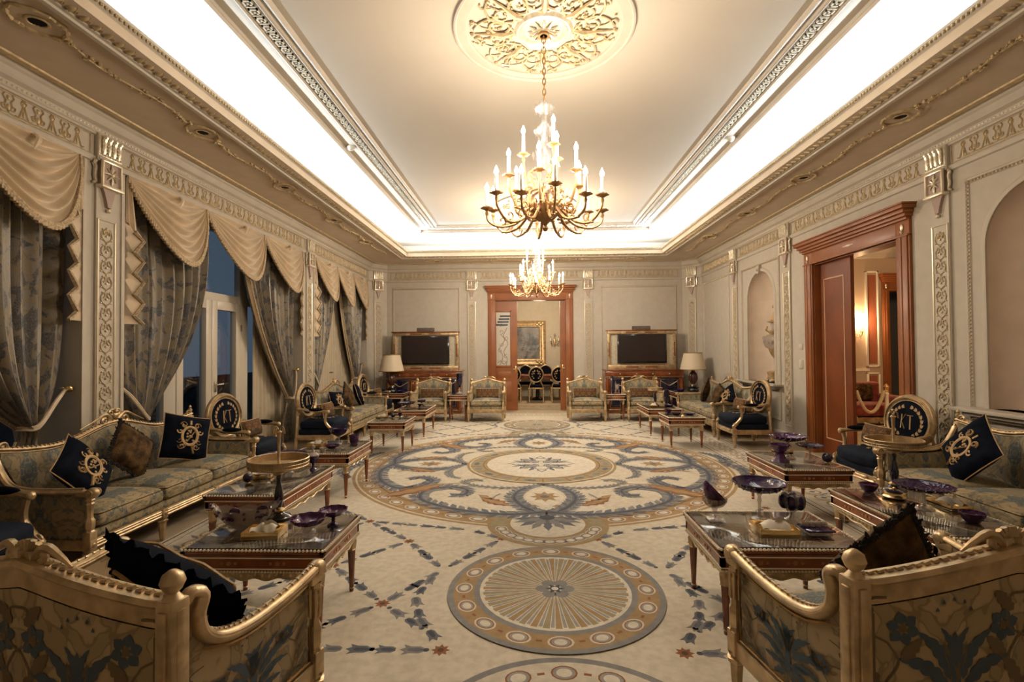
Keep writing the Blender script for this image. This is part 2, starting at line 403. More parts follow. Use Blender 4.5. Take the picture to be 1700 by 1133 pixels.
DR0, DR1, DRZ = 5.45, 7.04, 2.62
NI = [(3.49, 4.43, .91, 2.33), (8.16, 9.12, .88, 2.30)]
def box_r(y0, y1, z0, z1): mb.box(XR, XR+.15, y0, y1, z0, z1)
ys = YF
for (a, b, z0, zs) in NI:
    pass
box_r(YF, NI[0][0], 0, CZ); box_r(NI[0][1], DR0, 0, CZ); box_r(DR0, DR1, DRZ, CZ); box_r(DR1, NI[1][0], 0, CZ); box_r(NI[1][1], YB+.2, 0, CZ)
for (a, b, z0, zs) in NI:
    box_r(a, b, 0, z0); R = (b-a)/2; c = (a+b)/2; zt = zs+R+.06
    box_r(a, b, zt, CZ)
    pts = [(c-R*cos(pi*i/20), zs+R*sin(pi*i/20)) for i in range(21)]
    for (p, q) in zip(pts[:-1], pts[1:]): mb.add([(XR, p[0], p[1]), (XR, q[0], q[1]), (XR, q[0], zt), (XR, p[0], zt)], [(0, 1, 2, 3)])
struct(mb.build('wall_right', 'wall_paint'))
for i, (a, b, z0, zs) in enumerate(NI):
    mb = MB(); R = (b-a)/2; c = (a+b)/2; D = .36
    mb.grid(lambda u, v: (XR+D*sin(pi*u), c-R*cos(pi*u), z0+(zs-z0)*v), 20, 2)
    mb.grid(lambda u, v: (XR+D*sin(pi*u)*cos(v*pi/2), c-R*cos(pi*u)*cos(v*pi/2), zs+R*sin(v*pi/2)), 20, 8)
    mb.ngon([(XR+D*sin(pi*u/16), c-R*cos(pi*u/16), z0) for u in range(17)])
    struct(mb.build('wall_niche', 'niche_paint'))
    mb = MB(); mb.T = TX     # arched surround, on the right wall (local x = -Y)
    path = [(-b, z0)]+[(-c+R*cos(pi-pi*k/24), zs+R*sin(pi-pi*k/24)) for k in range(25)]+[(-a, z0)]
    mb.sweep([(0, -.0), (0, .018), (.02, .024), (.045, .018), (.06, 0)], path, side=1, sm=True)
    mb.T = TX@xf((-c, zs+R+.03, 0)); mb.prism([(-.04, -.07), (.04, -.07), (.055, .07), (-.055, .07)], 0, .05, 'xy'); mb.sphere((0, 0, .05), .03, 8, 5)
    o = wobj(mb, 'trim_%d' % (40+i), 'moulding_paint', 'R'); struct(o)
    mb = MB()
    for (w, z1, z2, d) in ((.24, -.035, 0, .16), (.17, -.07, -.035, .11), (.10, -.10, -.07, .06)): mb.rbox(XR-d, XR+.02, a-w, b+w, z0+z1, z0+z2, .008)
    struct(mb.build('trim_%d' % (44+i), 'moulding_paint'))
# perimeter mouldings
gap = .11
def per(prof, mat, name, **k):
    mb = MB(); mb.sweep(prof, PERIM, side=-1); return struct(mb.build(name, mat, **k))
per([(0, 3.11), (.02, 3.12), (.028, 3.145), (.028, 3.16), (.012, 3.17), (.012, 3.345), (.03, 3.352), (.035, 3.365), (.045, 3.375), (.05, 3.40), (.055, 3.41), (.085, 3.43), (.095, 3.45), (.11, 3.485), (.125, 3.50), (.125, 3.515), (.15, 3.53)], 'moulding_paint', 'trim_1')
per([(.152, 3.528), (.16, 3.515), (.215, 3.515), (.222, 3.528)], 'relief_gilt', 'trim_2')
mb = MB()
def along(path, step, fn):
    for (p, q) in zip(path[:-1], path[1:]):
        p = np.array(p, float); q = np.array(q, float); L = np.linalg.norm(q-p); d = (q-p)/L; k = int(L/step)
        for i in range(k): fn(p+d*(i+.5)*L/k, d)
def bead(p, d):
    if p[1] < 2.4: return
    n = np.array([d[1], -d[0]]); c = p+n*.047; mb.sphere((c[0], c[1], 3.392), .0105, 6, 4)
along(PERIM, .036, bead); struct(mb.build('trim_3', 'line_gilt'))
mb = MB()
bb = [(XL, YF), (XL, 1.18)], [(XL, 4.03), (XL, 4.46)], [(XL, 8.10), (XL, 8.54)], [(XL, 11.34), (XL, CHY), (CHX0, YB), (-.98, YB)], [(1.07, YB), (CHX1, YB), (XR, CHY), (XR, 7.24)], [(XR, 5.26), (XR, YF)]
for p in bb: mb.sweep([(0, .15), (.012, .145), (.02, .13), (.02, 0)], p, side=-1)
struct(mb.build('baseboard_room', 'moulding_paint'))
# cove moulding around the opening
RC = [(CVX0, CVY0), (CVX1, CVY0), (CVX1, CVY1), (CVX0, CVY1)]
mb = MB(); mb.sweep([(0.03, 3.60), (.03, 3.66), (0, 3.665), (0, 3.645), (.012, 3.635), (.012, 3.62), (.03, 3.61), (.055, 3.575), (.09, 3.548), (.125, 3.535), (.13, 3.52), (.15, 3.515), (.155, 3.50), (.185, 3.498), (.20, 3.515), (.225, 3.53)], RC, closed=True, side=-1, sm=True)
struct(mb.build('trim_4', 'moulding_paint', sharp=30))
mb = MB()
def eggs(p, d):
    if p[1] < 1.6: return
    n = np.array([d[1], -d[0]]); c = p+n*.074; ang = atan2(d[1], d[0])
    mb.T = xf((c[0], c[1], 3.556), rz=ang)@xf(rx=radians(40)); mb.sphere((0, 0, 0), .050, 7, 5, 0, (.60, 1.30, .62)); mb.sphere((.044, .0, 0), .024, 5, 4, 0, (.40, 2.4, .7)); mb.tube([(-.03, -.045, -.01), (0, .0, -.028), (.03, .05, -.01)], .007, 4)
along(RC+[RC[0]], .088, eggs)
def dots(p, d):
    if p[1] < 1.6: return
    n = np.array([d[1], -d[0]]); c = p+n*.004; mb.T = None; mb.sphere((c[0], c[1], 3.628), .012, 5, 4)
along(RC+[RC[0]], .037, dots)
struct(mb.build('trim_5', 'relief_gilt'))
# moulded frame on the upper ceiling
FX0, FX1, FY0, FY1 = -2.31, 2.58, .9, 10.42
RF = [(FX0, FY0), (FX1, FY0), (FX1, FY1), (FX0, FY1)]
z = CZ
mb = MB()
for prof in ([(0, z), (0, z-.035), (.012, z-.05), (.03, z-.05), (.045, z-.03), (.05, z-.028), (.055, z)],
             [(.215, z), (.215, z-.02), (.225, z-.026), (.235, z-.02), (.235, z-.008), (.355, z-.008), (.355, z-.02), (.365, z-.026), (.38, z-.02), (.385, z)],
             [(.42, z), (.425, z-.02), (.445, z-.026), (.46, z-.012), (.47, z)]):
    mb.sweep(prof, RF, closed=True, side=1)
struct(mb.build('trim_6', 'moulding_paint'))
mb = MB()
def key(p, d):
    if p[1] < 1.6: return
    n = np.array([-d[1], d[0]]); c = p+n*.295; mb.T = xf((c[0], c[1], z-.009), rz=atan2(d[1], d[0]))@xf(rx=pi)
    s = .035
    for (a, b, e, f) in ((-s, -s, s*.55, -s+.012), (-s, -s, -s+.012, s), (-s, s-.012, s*.55, s), (s*.55-.012, -s*.2, s*.55, s), (-s*.3, -s*.2, s*.55, -s*.2+.012), (s*.8, -s, s*1.05, s)): mb.box(min(a, e), max(a, e), min(b, f), max(b, f), 0, .014)
along([(RF[3][0], RF[3][1]-.3), (RF[0][0], RF[0][1]+.3)], .092, key) if False else None
for (a, b) in (((FX0, FY0+.3), (FX0, FY1-.3)), ((FX1, FY1-.3), (FX1, FY0+.3)), ((FX0+.3, FY1), (FX1-.3, FY1))):
    def key2(p, d, a=a, b=b):
        if p[1] < 1.6: return
        inw = np.array([1., 0]) if abs(a[0]-b[0]) < .01 and a[0] < 0 else (np.array([-1., 0]) if abs(a[0]-b[0]) < .01 else np.array([0, -1.]))
        c = p+inw*.295; mb.T = xf((c[0], c[1], z-.009), rz=atan2(d[1], d[0]))@xf(rx=pi); s = .035
        for (a1, b1, e, f) in ((-s, -s, s*.55, -s+.012), (-s, -s, -s+.012, s), (-s, s-.012, s*.55, s), (s*.55-.012, -s*.2, s*.55, s), (-s*.3, -s*.2, s*.55, -s*.2+.012), (s*.8, -s, s*1.05, s)): mb.box(min(a1, e), max(a1, e), min(b1, f), max(b1, f), 0, .014)
    along([a, b], .092, key2)
struct(mb.build('trim_7', 'relief_silver'))

# frieze scrolls: palmettes and urns by turns
def palmette(mb, kind):
    t = lambda pts, r, seg=4: mb.tube([(a*.86, 0, b*1.08) for a, b in pts], (r*1.25 if np.isscalar(r) else [q*1.25 for q in r]), seg, flat=.8)
    if kind:
        for sg in (-1, 1):
            t(smooth([(0, .02), (sg*.03, .05), (sg*.022, .085), (sg*.045, .115), (sg*.03, .135)], 3), [.006]*13)
            t(smooth([(0, .035), (sg*.045, .03), (sg*.055, .055), (sg*.035, .06)], 3), .0055)
        mb.sphere((0, 0, .12), .014, 6, 4, 0, (1, .6, 1.5)); mb.sphere((0, 0, .05), .014, 6, 4, 0, (1, .6, 2))
    else:
        for sg in (-1, 1):
            t(smooth([(sg*.07, .012), (sg*.045, .005), (sg*.03, .03), (sg*.018, .06), (sg*.006, .09), (sg*.02, .115), (0, .14)], 3), .006)
        mb.sphere((0, 0, .118), .013, 6, 4, 0, (1, .6, 1.2)); mb.sphere((0, 0, .045), .012, 6, 4, 0, (.8, .6, 2.2))
def frieze(segs, wall, name):
    mb = MB()
    for (a, b) in segs:
        k = max(1, round((b-a)/.118)); k += (k+1) % 2
        for i in range(k):
            s = a+(b-a)*(i+.5)/k; mb.T = xf((s if wall != 'R' else -s, -.014, 3.187)); palmette(mb, i % 2)
            if i < k-1:
                ds = (b-a)/k; mb.tube([(0, 0, .012), (ds*.5*(1 if wall != 'R' else -1), 0, .002), (ds*(1 if wall != 'R' else -1), 0, .012)], .005, 4)
        # frame of the frieze panel
        for (p, q) in ((a-.07, b+.07),):
            mb.T = xf((0, 0, 0))
            x0, x1 = (p, q) if wall != 'R' else (-q, -p)
            mb.box(x0, x1, -.020, -.012, 3.338, 3.344); mb.box(x0, x1, -.020, -.012, 3.176, 3.181)
            mb.box(x0, x0+.006, -.020, -.012, 3.176, 3.344); mb.box(x1-.006, x1, -.020, -.012, 3.176, 3.344)
    return struct(wobj(mb, name, 'relief_gilt', wall))
frieze([(2.6, 4.02), (4.48, 8.07), (8.53, 11.3)], 'L', 'trim_8')
frieze([(-3.25, -1.56), (-1.15, 1.22), (1.64, 3.48)], 'B', 'trim_9')
frieze([(3.0, 4.68), (5.11, 7.52), (7.95, 9.45), (9.87, 11.28)], 'R', 'trim_10')

# panel frames with a beaded inner edge
def panels(lst, wall, name):
    g = MB(); h = MB()
    for (a, b, z0, z1, bt) in lst:
        if wall == 'R': a, b = -b, -a
        for m in (g, h): m.T = TX
        P = [(a, z0), (b, z0), (b, z1), (a, z1)]
        g.sweep([(0, 0), (0, .012), (.01, .02), (.022, .02), (.03, .010), (.045, .010), (.05, 0)], P, closed=True, side=1)
        h.T = None
        if bt:
            for (p, q) in (((a+.035, z0), (a+.035, z1)), ((b-.035, z0), (b-.035, z1)), ((a, z1-.035), (b, z1-.035))):
                L = math.hypot(q[0]-p[0], q[1]-p[1]); k = int(L/.034)
                for i in range(k):
                    t = (i+.5)/k; h.sphere((p[0]+(q[0]-p[0])*t, -.014, p[1]+(q[1]-p[1])*t), .0105, 5, 4)
    o = struct(wobj(g, name, 'moulding_paint', wall)); 
    if h.v: h.build('beading', 'relief_gilt', o)
panels([(-3.28, -1.64, .3, 2.98, 1), (1.72, 3.52, .3, 2.98, 1)], 'B', 'trim_11')
panels([(9.95, 11.42, .3, 2.96, 1), (7.98, 9.38, .3, 2.93, 1), (3.25, 4.63, .3, 2.98, 1)], 'R', 'trim_12')

# pilasters: capital of leaves, mauve bracket with star leaf, long arabesque panel
def make_pilaster():
    t = thing('trim_20', None, None); struct(t)
    g = MB(); g.rbox(-.125, .125, -.05, 0, 3.13, 3.37, .004); g.box(-.105, .105, -.02, 0, .16, 3.16)
    g.rbox(-.115, .115, -.06, 0, 3.14, 3.165, .006)
    g.build('shaft', 'moulding_paint', t)
    g = MB(); g.rbox(-.12, .12, -.058, -.045, 3.172, 3.362, .004)
    for i in range(4):
        x = -.078+i*.052; w = .022 if i % 2 == 0 else .018; tz = 3.345
        g.tube(smooth([(x, -.055, 3.18), (x, -.066, 3.24), (x, -.070, 3.30), (x, -.086, tz), (x, -.088, tz-.025)], 4), [w*.5]+[w]*13+[w*.9, w*.7, w*.4], 6, flat=.6)
        for k in range(5):
            for sg in (-1, 1): g.sphere((x+sg*w*.8, -.07, 3.19+k*.03), .009, 5, 4, 0, (1, .8, 1.3))
    g.build('capital', 'relief_silver', t)
    g = MB(); g.rbox(-.095, .095, -.062, -.02, 2.925, 3.14, .004)
    pr = [(-.085, 2.925), (.085, 2.925), (.055, 2.87), (.032, 2.80), (.02, 2.74), (-.02, 2.74), (-.032, 2.80), (-.055, 2.87)]
    g.prism(list(reversed(pr)), -.05, -.02, 'xz'); g.build('bracket', 'bracket_mauve', t)
    g = MB(); g.T = TX
    g.sweep([(0, .06), (0, .078), (.008, .082), (.018, .078), (.018, .06)], [(-.105, 2.915), (.105, 2.915), (.105, 3.145), (-.105, 3.145)], closed=True, side=1)
    g.T = None; g.rbox(-.115, .115, -.088, -.02, 2.90, 2.925, .004); g.sphere((0, -.04, 2.715), .02, 8, 6)
    g.build('bracket_frame', 'line_gilt', t)
    g = MB()
    for k in range(8):
        a = 2*pi*k/8; L = .088 if k % 2 == 0 else .066
        g.tube([(0, -.066, 3.03), (L*.5*cos(a), -.075, 3.03+L*.5*sin(a)*1.15), (L*cos(a), -.066, 3.03+L*sin(a)*1.15)], [.005, .016, .003], 5, flat=.6)
    g.sphere((0, -.072, 3.03), .018, 8, 5)
    for sg in (-1, 1):
        g.tube(smooth([(sg*.12, -.03, 3.13), (sg*.14, -.035, 3.10), (sg*.125, -.035, 3.07), (sg*.13, -.03, 3.0), (sg*.12, -.03, 2.95), (sg*.145, -.03, 2.93)], 4), .011, 5)
        g.sphere((sg*.132, -.035, 3.12), .016, 6, 5)
    g.build('star_ornament', 'relief_silver', t)
    g = MB(); g.T = TX
    g.sweep([(0, .02), (0, .030), (.006, .032), (.012, .028), (.012, .018)], [(-.095, .26), (.095, .26), (.095, 2.63), (-.095, 2.63)], closed=True, side=1); g.build('panel_frame', 'line_gilt', t)
    g = MB(); zz = .33; k = 0
    while zz < 2.45:
        for sg in (-1, 1):
            g.tube([(x, -.024, z1) for x, z1 in smooth([(0, zz), (sg*.048, zz+.035), (sg*.052, zz+.085), (sg*.02, zz+.115), (sg*.012, zz+.085), (sg*.032, zz+.07)], 3)], .0055, 4)
            g.sphere((sg*.054, -.024, zz+.025), .011, 5, 4, 0, (1, .6, .7)); g.sphere((sg*.038, -.024, zz+.118), .010, 5, 4, 0, (1, .6, .7))
        g.sphere((0, -.026, zz+.058), .012, 6, 4, 0, (1, .6, 1)); g.sphere((0, -.024, zz+.13), .008, 5, 4)
        zz += .14; k += 1
    for k in range(5): g.sphere((-.03+k*.015, -.026, 2.52+.02*sin(k*pi/4)), .012, 5, 4, 0, (.8, .6, 1.6))
    g.build('arabesque', 'relief_gilt', t)
    return t
pil = make_pilaster(); first = True
for (x, y, rz) in ((XL, 4.25, pi/2), (XL, 8.32, pi/2), ((XL+CHX0)/2, (CHY+YB)/2, pi/4), (-1.36, YB, 0), (1.43, YB, 0), ((XR+CHX1)/2, (CHY+YB)/2, -pi/4), (XR, 9.66, -pi/2), (XR, 7.74, -pi/2), (XR, 4.89, -pi/2)):
    if first: pil.location = (x, y, 0); pil.rotation_euler = (0, 0, rz); first = False
    else: dup(pil, (x, y, 0), rz)
# tall edge strips beside the window bays
mb = MB()
for y in (4.03, 4.46, 8.10, 8.54, 11.34):
    s = 1 if y in (4.46, 8.54) else -1
    mb.box(y-.035 if s > 0 else y, y if s > 0 else y+.035, -.012, 0, 0, 3.11)
struct(wobj(mb, 'trim_13', 'moulding_paint', 'L'))

# soffit garlands
mb = MB(); DLY = [2.95, 4.52, 6.09, 7.66, 9.23]
def garland(p, q):
    p = np.array(p, float); q = np.array(q, float); d = q-p; L = np.linalg.norm(d); n = np.array([-d[1], d[0]])/L; K = 26; pts = []; rr = []
    for i in range(K+1):
        t = i/K; c = p+d*t+n*.035*sin(t*2*pi); pts.append((c[0], c[1], 3.524)); rr.append(.005+.006*abs(sin(t*pi*2.5))+.003*random.random())
    mb.tube(pts, rr, 5)
    for i in range(80):
        t = random.random(); w = .008+.030*abs(sin(t*pi*2.5)); c = p+d*t+n*(.035*sin(t*2*pi)+random.uniform(-w, w)); mb.sphere((c[0], c[1], 3.524), random.uniform(.007, .016), 5, 4)
def halo(x, y, along_y=True):
    for sg in (-1, 1):
        for e in (-1, 1):
            P = [(0, e*.17), (sg*.07, e*.13), (sg*.12, e*.05), (sg*.115, 0)]
            P = [(x+a, y+b) if along_y else (x+b, y+a) for a, b in P]
            mb.tube([(a, b, 3.524) for a, b in smooth(P, 4)], [.008+.005*(i % 3) for i in range(13)], 5)
    for e in (-1, 1):
        for k in range(6): mb.sphere((x+random.uniform(-.04, .04), y+e*.2+random.uniform(-.03, .03), 3.524) if along_y else (x+e*.2, y+random.uniform(-.04, .04), 3.524), .016, 5, 4)
for X in (-3.05, 3.36):
    for i, y in enumerate(DLY):
        halo(X, y); ny = DLY[i+1] if i < len(DLY)-1 else 10.75
        garland((X, y+.25), (X, ny-.25))
    garland((X, DLY[0]-1.2), (X, DLY[0]-.25))
BX = [-2.2, -.65, .9, 2.45]
for i, x in enumerate(BX):
    halo(x, 11.28, False)
    if i < 3: garland((x+.25, 11.28), (BX[i+1]-.25, 11.28))
struct(mb.build('trim_14', 'relief_gilt'))
def make_downlight():
    t = thing('downlight', 'x', 'downlight')
    g = MB(); g.lathe([(.048, 0), (.062, 0), (.066, -.006), (.060, -.012), (.050, -.012), (.046, -.004)], seg=20, z0=3.531); g.build('rim', 'relief_gilt', t)
    g = MB(); g.lathe([(0, -.003), (.049, -.003)], seg=20, z0=3.53)
    for k in range(-3, 4): g.box(-.045*cos(k*.35), .045*cos(k*.35), k*.012-.002, k*.012+.002, 3.521, 3.526)
    g.build('louvre', 'night_dark', t); return t
dl = make_downlight(); sp = [(-3.05, y, 'left') for y in DLY]+[(3.36, y, 'right') for y in DLY]
ordn = ['nearest', 'second nearest', 'third nearest', 'fourth nearest', 'farthest']
for i, (x, y, sd) in enumerate(sp):
    lab = 'small dark recessed downlight in the %s ceiling border, %s of its row' % (sd, ordn[i % 5])
    if i == 0: dl.location = (x, y, 0); dl['label'] = lab; dl['group'] = 'recessed downlights along the ceiling border'
    else: dup(dl, (x, y, 0), 0, lab)

# ceiling roses
def make_rose(x, y, lab):
    t = thing('ceiling_rose', lab, 'ceiling rose', (x, y, CZ), 0, 'plaster roses above the chandeliers')
    g = MB(); g.T = xf(rx=pi)
    g.lathe([(.60, 0), (.60, .012), (.612, .012), (.618, .02), (.69, .014), (.70, .026), (.715, .022), (.72, 0)], seg=72); g.lathe([(0, .004), (.60, .004)], seg=72); g.build('rim', 'moulding_paint', t)
    g = MB(); g.T = xf(rx=pi); g.lathe([(.15, .004), (.17, .03), (.185, .034), (.20, .026), (.215, .03), (.235, .004)], seg=40)
    g.lathe([(0, .05), (.03, .05), (.045, .03), (.05, .006)], seg=16)
    for k in range(12):
        a = k*pi/6; g.tube([(.05*cos(a), .05*sin(a), .012), (.09*cos(a), .09*sin(a), .03), (.13*cos(a), .13*sin(a), .01)], [.006, .013, .003], 5)
    g.build('boss', 'relief_silver', t)
    g = MB()
    def tb(P, r): g.tube([(a, b, .016) for a, b in P], r, 5, flat=.8)
    for k in range(8):
        A = k*pi/4; g.T = xf(rx=pi)@xf(rz=A)
        for sg in (-1, 1):
            tb([(a, sg*b) for a, b in spiral(.36, .085, .10, .018, pi, pi+2*pi*1.25, 26)], [.013-.0003*i for i in range(27)])
            tb(smooth([(.24, sg*.02), (.30, sg*.12), (.40, sg*.175), (.50, sg*.13), (.555, sg*.05)], 4), .009)
            tb(smooth([(.40, sg*.05), (.48, sg*.07), (.54, sg*.13), (.575, sg*.10)], 4), .007)
            for j in range(9):
                q = random.uniform(.28, .56); b = random.uniform(.02, .17)*q/.5; g.sphere((q, sg*b, .014), random.uniform(.008, .018), 5, 4, 0, (1.4, .8, .8))
        g.tube([(.24, 0, .01), (.32, 0, .03), (.42, 0, .02), (.55, 0, .012)], [.016, .026, .014, .004], 6); g.sphere((.57, 0, .014), .018, 6, 4)
    g.build('scrollwork', 'relief_gilt', t)
make_rose(.14, 3.9, 'large round plaster ceiling rose with scrollwork above the nearer chandelier')
make_rose(.15, 8.68, 'round plaster ceiling rose above the farther chandelier')
for x, y, s in ((-2.19, 6.03, 'left'), (2.46, 6.0, 'right')):
    g = MB(); g.T = xf((x, y, CZ))@xf(rx=pi); g.lathe([(0, .05), (.02, .048), (.035, .035), (.04, .02), (.055, .016), (.058, 0)], seg=14)
    g.build('smoke_detector', 'moulding_paint', None, label='small white dome detector on the %s band of the ceiling frame' % s, cat='detector')

# ---------------------------------------------------------------- casings and doors
def casing(parts, x0, x1, zt, w=.19, ov=.05, deep=.06):
    g, gi = parts
    for (a, b) in ((x0-w, x0), (x1, x1+w)):
        g.rbox(a, b, -deep*.6, 0, 0, zt+.188, .004); g.rbox(a+.02, b-.02, -deep*.85, 0, 0.12, zt+.01, .006); g.rbox(a+.06, a+.10, -deep, 0, .12, zt, .008); g.rbox(a-.01, b+.01, -deep, 0, 0, .14, .005)
    g.rbox(x0+.0005, x1-.0005, -deep*.598, 0, zt, zt+.189, .004); g.rbox(x0-w+.0, x1+w, -deep*.95, 0, zt+.0, zt+.02, .004)
    for (z0, z1, d, o) in ((.17, .20, .07, .0), (.20, .235, .10, .02), (.235, .275, .13, .035), (.275, .315, .165, .065), (.315, .335, .175, .075)):
        g.rbox(x0-w-o, x1+w+o, -d*.9, 0, zt+z0, zt+z1, .006)
    for x in (x0-w/2, x1+w/2):
        gi.sphere((x, -deep*.7, zt+.10), .03, 10, 7, 0, (.7, .35, 1.3))
        gi.tube([(x, -deep*.7, zt+.06), (x, -deep*.7, zt+.03)], [.02, .004], 6)
    c = (x0+x1)/2
    for k in range(-4, 5): gi.sphere((c+k*.022, -deep*.65, zt+.10), .012, 6, 4, 0, (1, .5, 1+.4*cos(k)))
    # jamb lining
    g.box(x0-.0, x0+.012, 0, .2, 0, zt); g.box(x1-.012, x1, 0, .2, 0, zt); g.box(x0, x1, 0, .2, zt-.012, zt)
g, gi = MB(), MB(); casing((g, gi), -.80, .90, 2.66, .17, deep=.05); o = struct(wobj(g, 'door_1', 'door_wood', 'B')); gi.build('gilt_mounts', 'line_gilt', o)
# leaves of the far doorway
def leaf(x0, x1, glass, name, parent):
    g = MB()
    if glass:
        g.box(x0, x0+.02, .09, .13, 1.05, 2.42); g.box(x1-.17, x1, .09, .13, 1.05, 2.42); g.box(x0, x1, .09, .13, 2.42, 2.64); g.box(x0, x1, .09, .13, .01, 1.05)
        g.rbox(x0+.02, x1-.13, .08, .09, 1.04, 1.09, .004); g.rbox(x0, x1-.13, .08, .09, 2.38, 2.42, .004); g.rbox(x1-.17, x1-.14, .08, .09, 1.06, 2.42, .004)
        g.rbox(x0+.02, x1-.16, .082, .09, .78, .94, .006); g.rbox(x0+.04, x1-.15, .08, .09, .22, .70, .008)
    else: g.box(x0, x1, .09, .13, .01, 2.64)
    return g.build(name, 'door_wood', parent)
d1 = struct(thing('door_2', None, None, (0, YB, 0)))
lf = leaf(-.80, -.27, True, 'door_leaf', d1)
g = MB(); g.box(-.785, -.44, .105, .115, 1.05, 2.42); g.build('glass_panel', 'frosted_pane', lf)
g = MB()
for s0, pts in ((0, [(-.70, 1.1), (-.62, 1.3), (-.70, 1.5), (-.58, 1.7), (-.68, 1.85)]), (0, [(-.55, 1.08), (-.52, 1.25), (-.6, 1.42), (-.5, 1.62), (-.6, 1.8), (-.52, 2.0)]), (0, [(-.75, 1.15), (-.66, 1.2), (-.60, 1.12), (-.52, 1.2)])):
    g.tube([(x, .10, z1) for x, z1 in smooth(pts, 5)], .008, 5)
for k in range(7): g.tube([(x, .10, z1) for x, z1 in spiral(-.62+.08*sin(k*2), 1.15+k*.15, .06, .01, k, k+6, 14)], .006, 5)
g.build('etched_scrolls', 'crystal_milky', lf)
g = MB()
for k in range(4): g.rbox(-.78+k*.03, -.5+.02*k, .1, .106, 2.05+k*.07, 2.09+k*.07, .01)
g.build('etched_waves', 'terrace_stone', lf)
g = MB(); g.rbox(-.33, -.30, .075, .09, .9, 1.08, .005); g.tube([(-.315, .08, 1.0), (-.315, .05, 1.0), (-.37, .045, 1.0)], .008, 6); g.sphere((-.70, .07, .87), .012, 8, 6); g.build('door_handle', 'gold_bright', lf)
d2 = struct(thing('door_3', None, None, (0, YB, 0))); lf = leaf(.76, .90, False, 'door_leaf', d2)
g = MB(); g.rbox(.80, .83, .075, .09, .9, 1.1, .005); g.tube([(.815, .08, 1.02), (.815, .05, 1.02), (.86, .045, 1.02)], .008, 6); g.build('door_handle', 'gold_bright', lf)
# right doorway (local x = -Y)
g, gi = MB(), MB(); casing((g, gi), -DR1, -DR0, DRZ, .19, deep=.055); o = struct(wobj(g, 'door_4', 'door_wood', 'R')); gi.build('gilt_mounts', 'line_gilt', o)
d3 = struct(thing('door_5', None, None, (XR, 0, 0), -pi/2))
g = MB(); g.box(-DR1, -6.37, .07, .115, .01, DRZ-.01); lf = g.build('door_leaf', 'door_leaf_wood', d3)
g = MB(); g.T = TX@xf((0, 0, -.071)); g.sweep([(0, 0), (0, .006), (.014, .006), (.014, 0)], [(-6.93, .22), (-6.50, .22), (-6.50, 2.40), (-6.93, 2.40)], closed=True, side=1); g.build('inlay', 'inlay_line', lf)
for (z0, z1, lab) in ((1.43, 1.51, 'square light switch plate on the wall beside the mahogany doorway'), (1.15, 1.28, 'lower wall plate beside the mahogany doorway, under the light switch')):
    g = MB(); g.rbox(-7.44, -7.35, -.012, 0, z0, z1, .003); g.rbox(-7.42, -7.37, -.018, 0, z0+.015, z1-.015, .002); o = wobj(g, 'light_switch', 'switch_plate', 'R', label=lab, cat='switch')

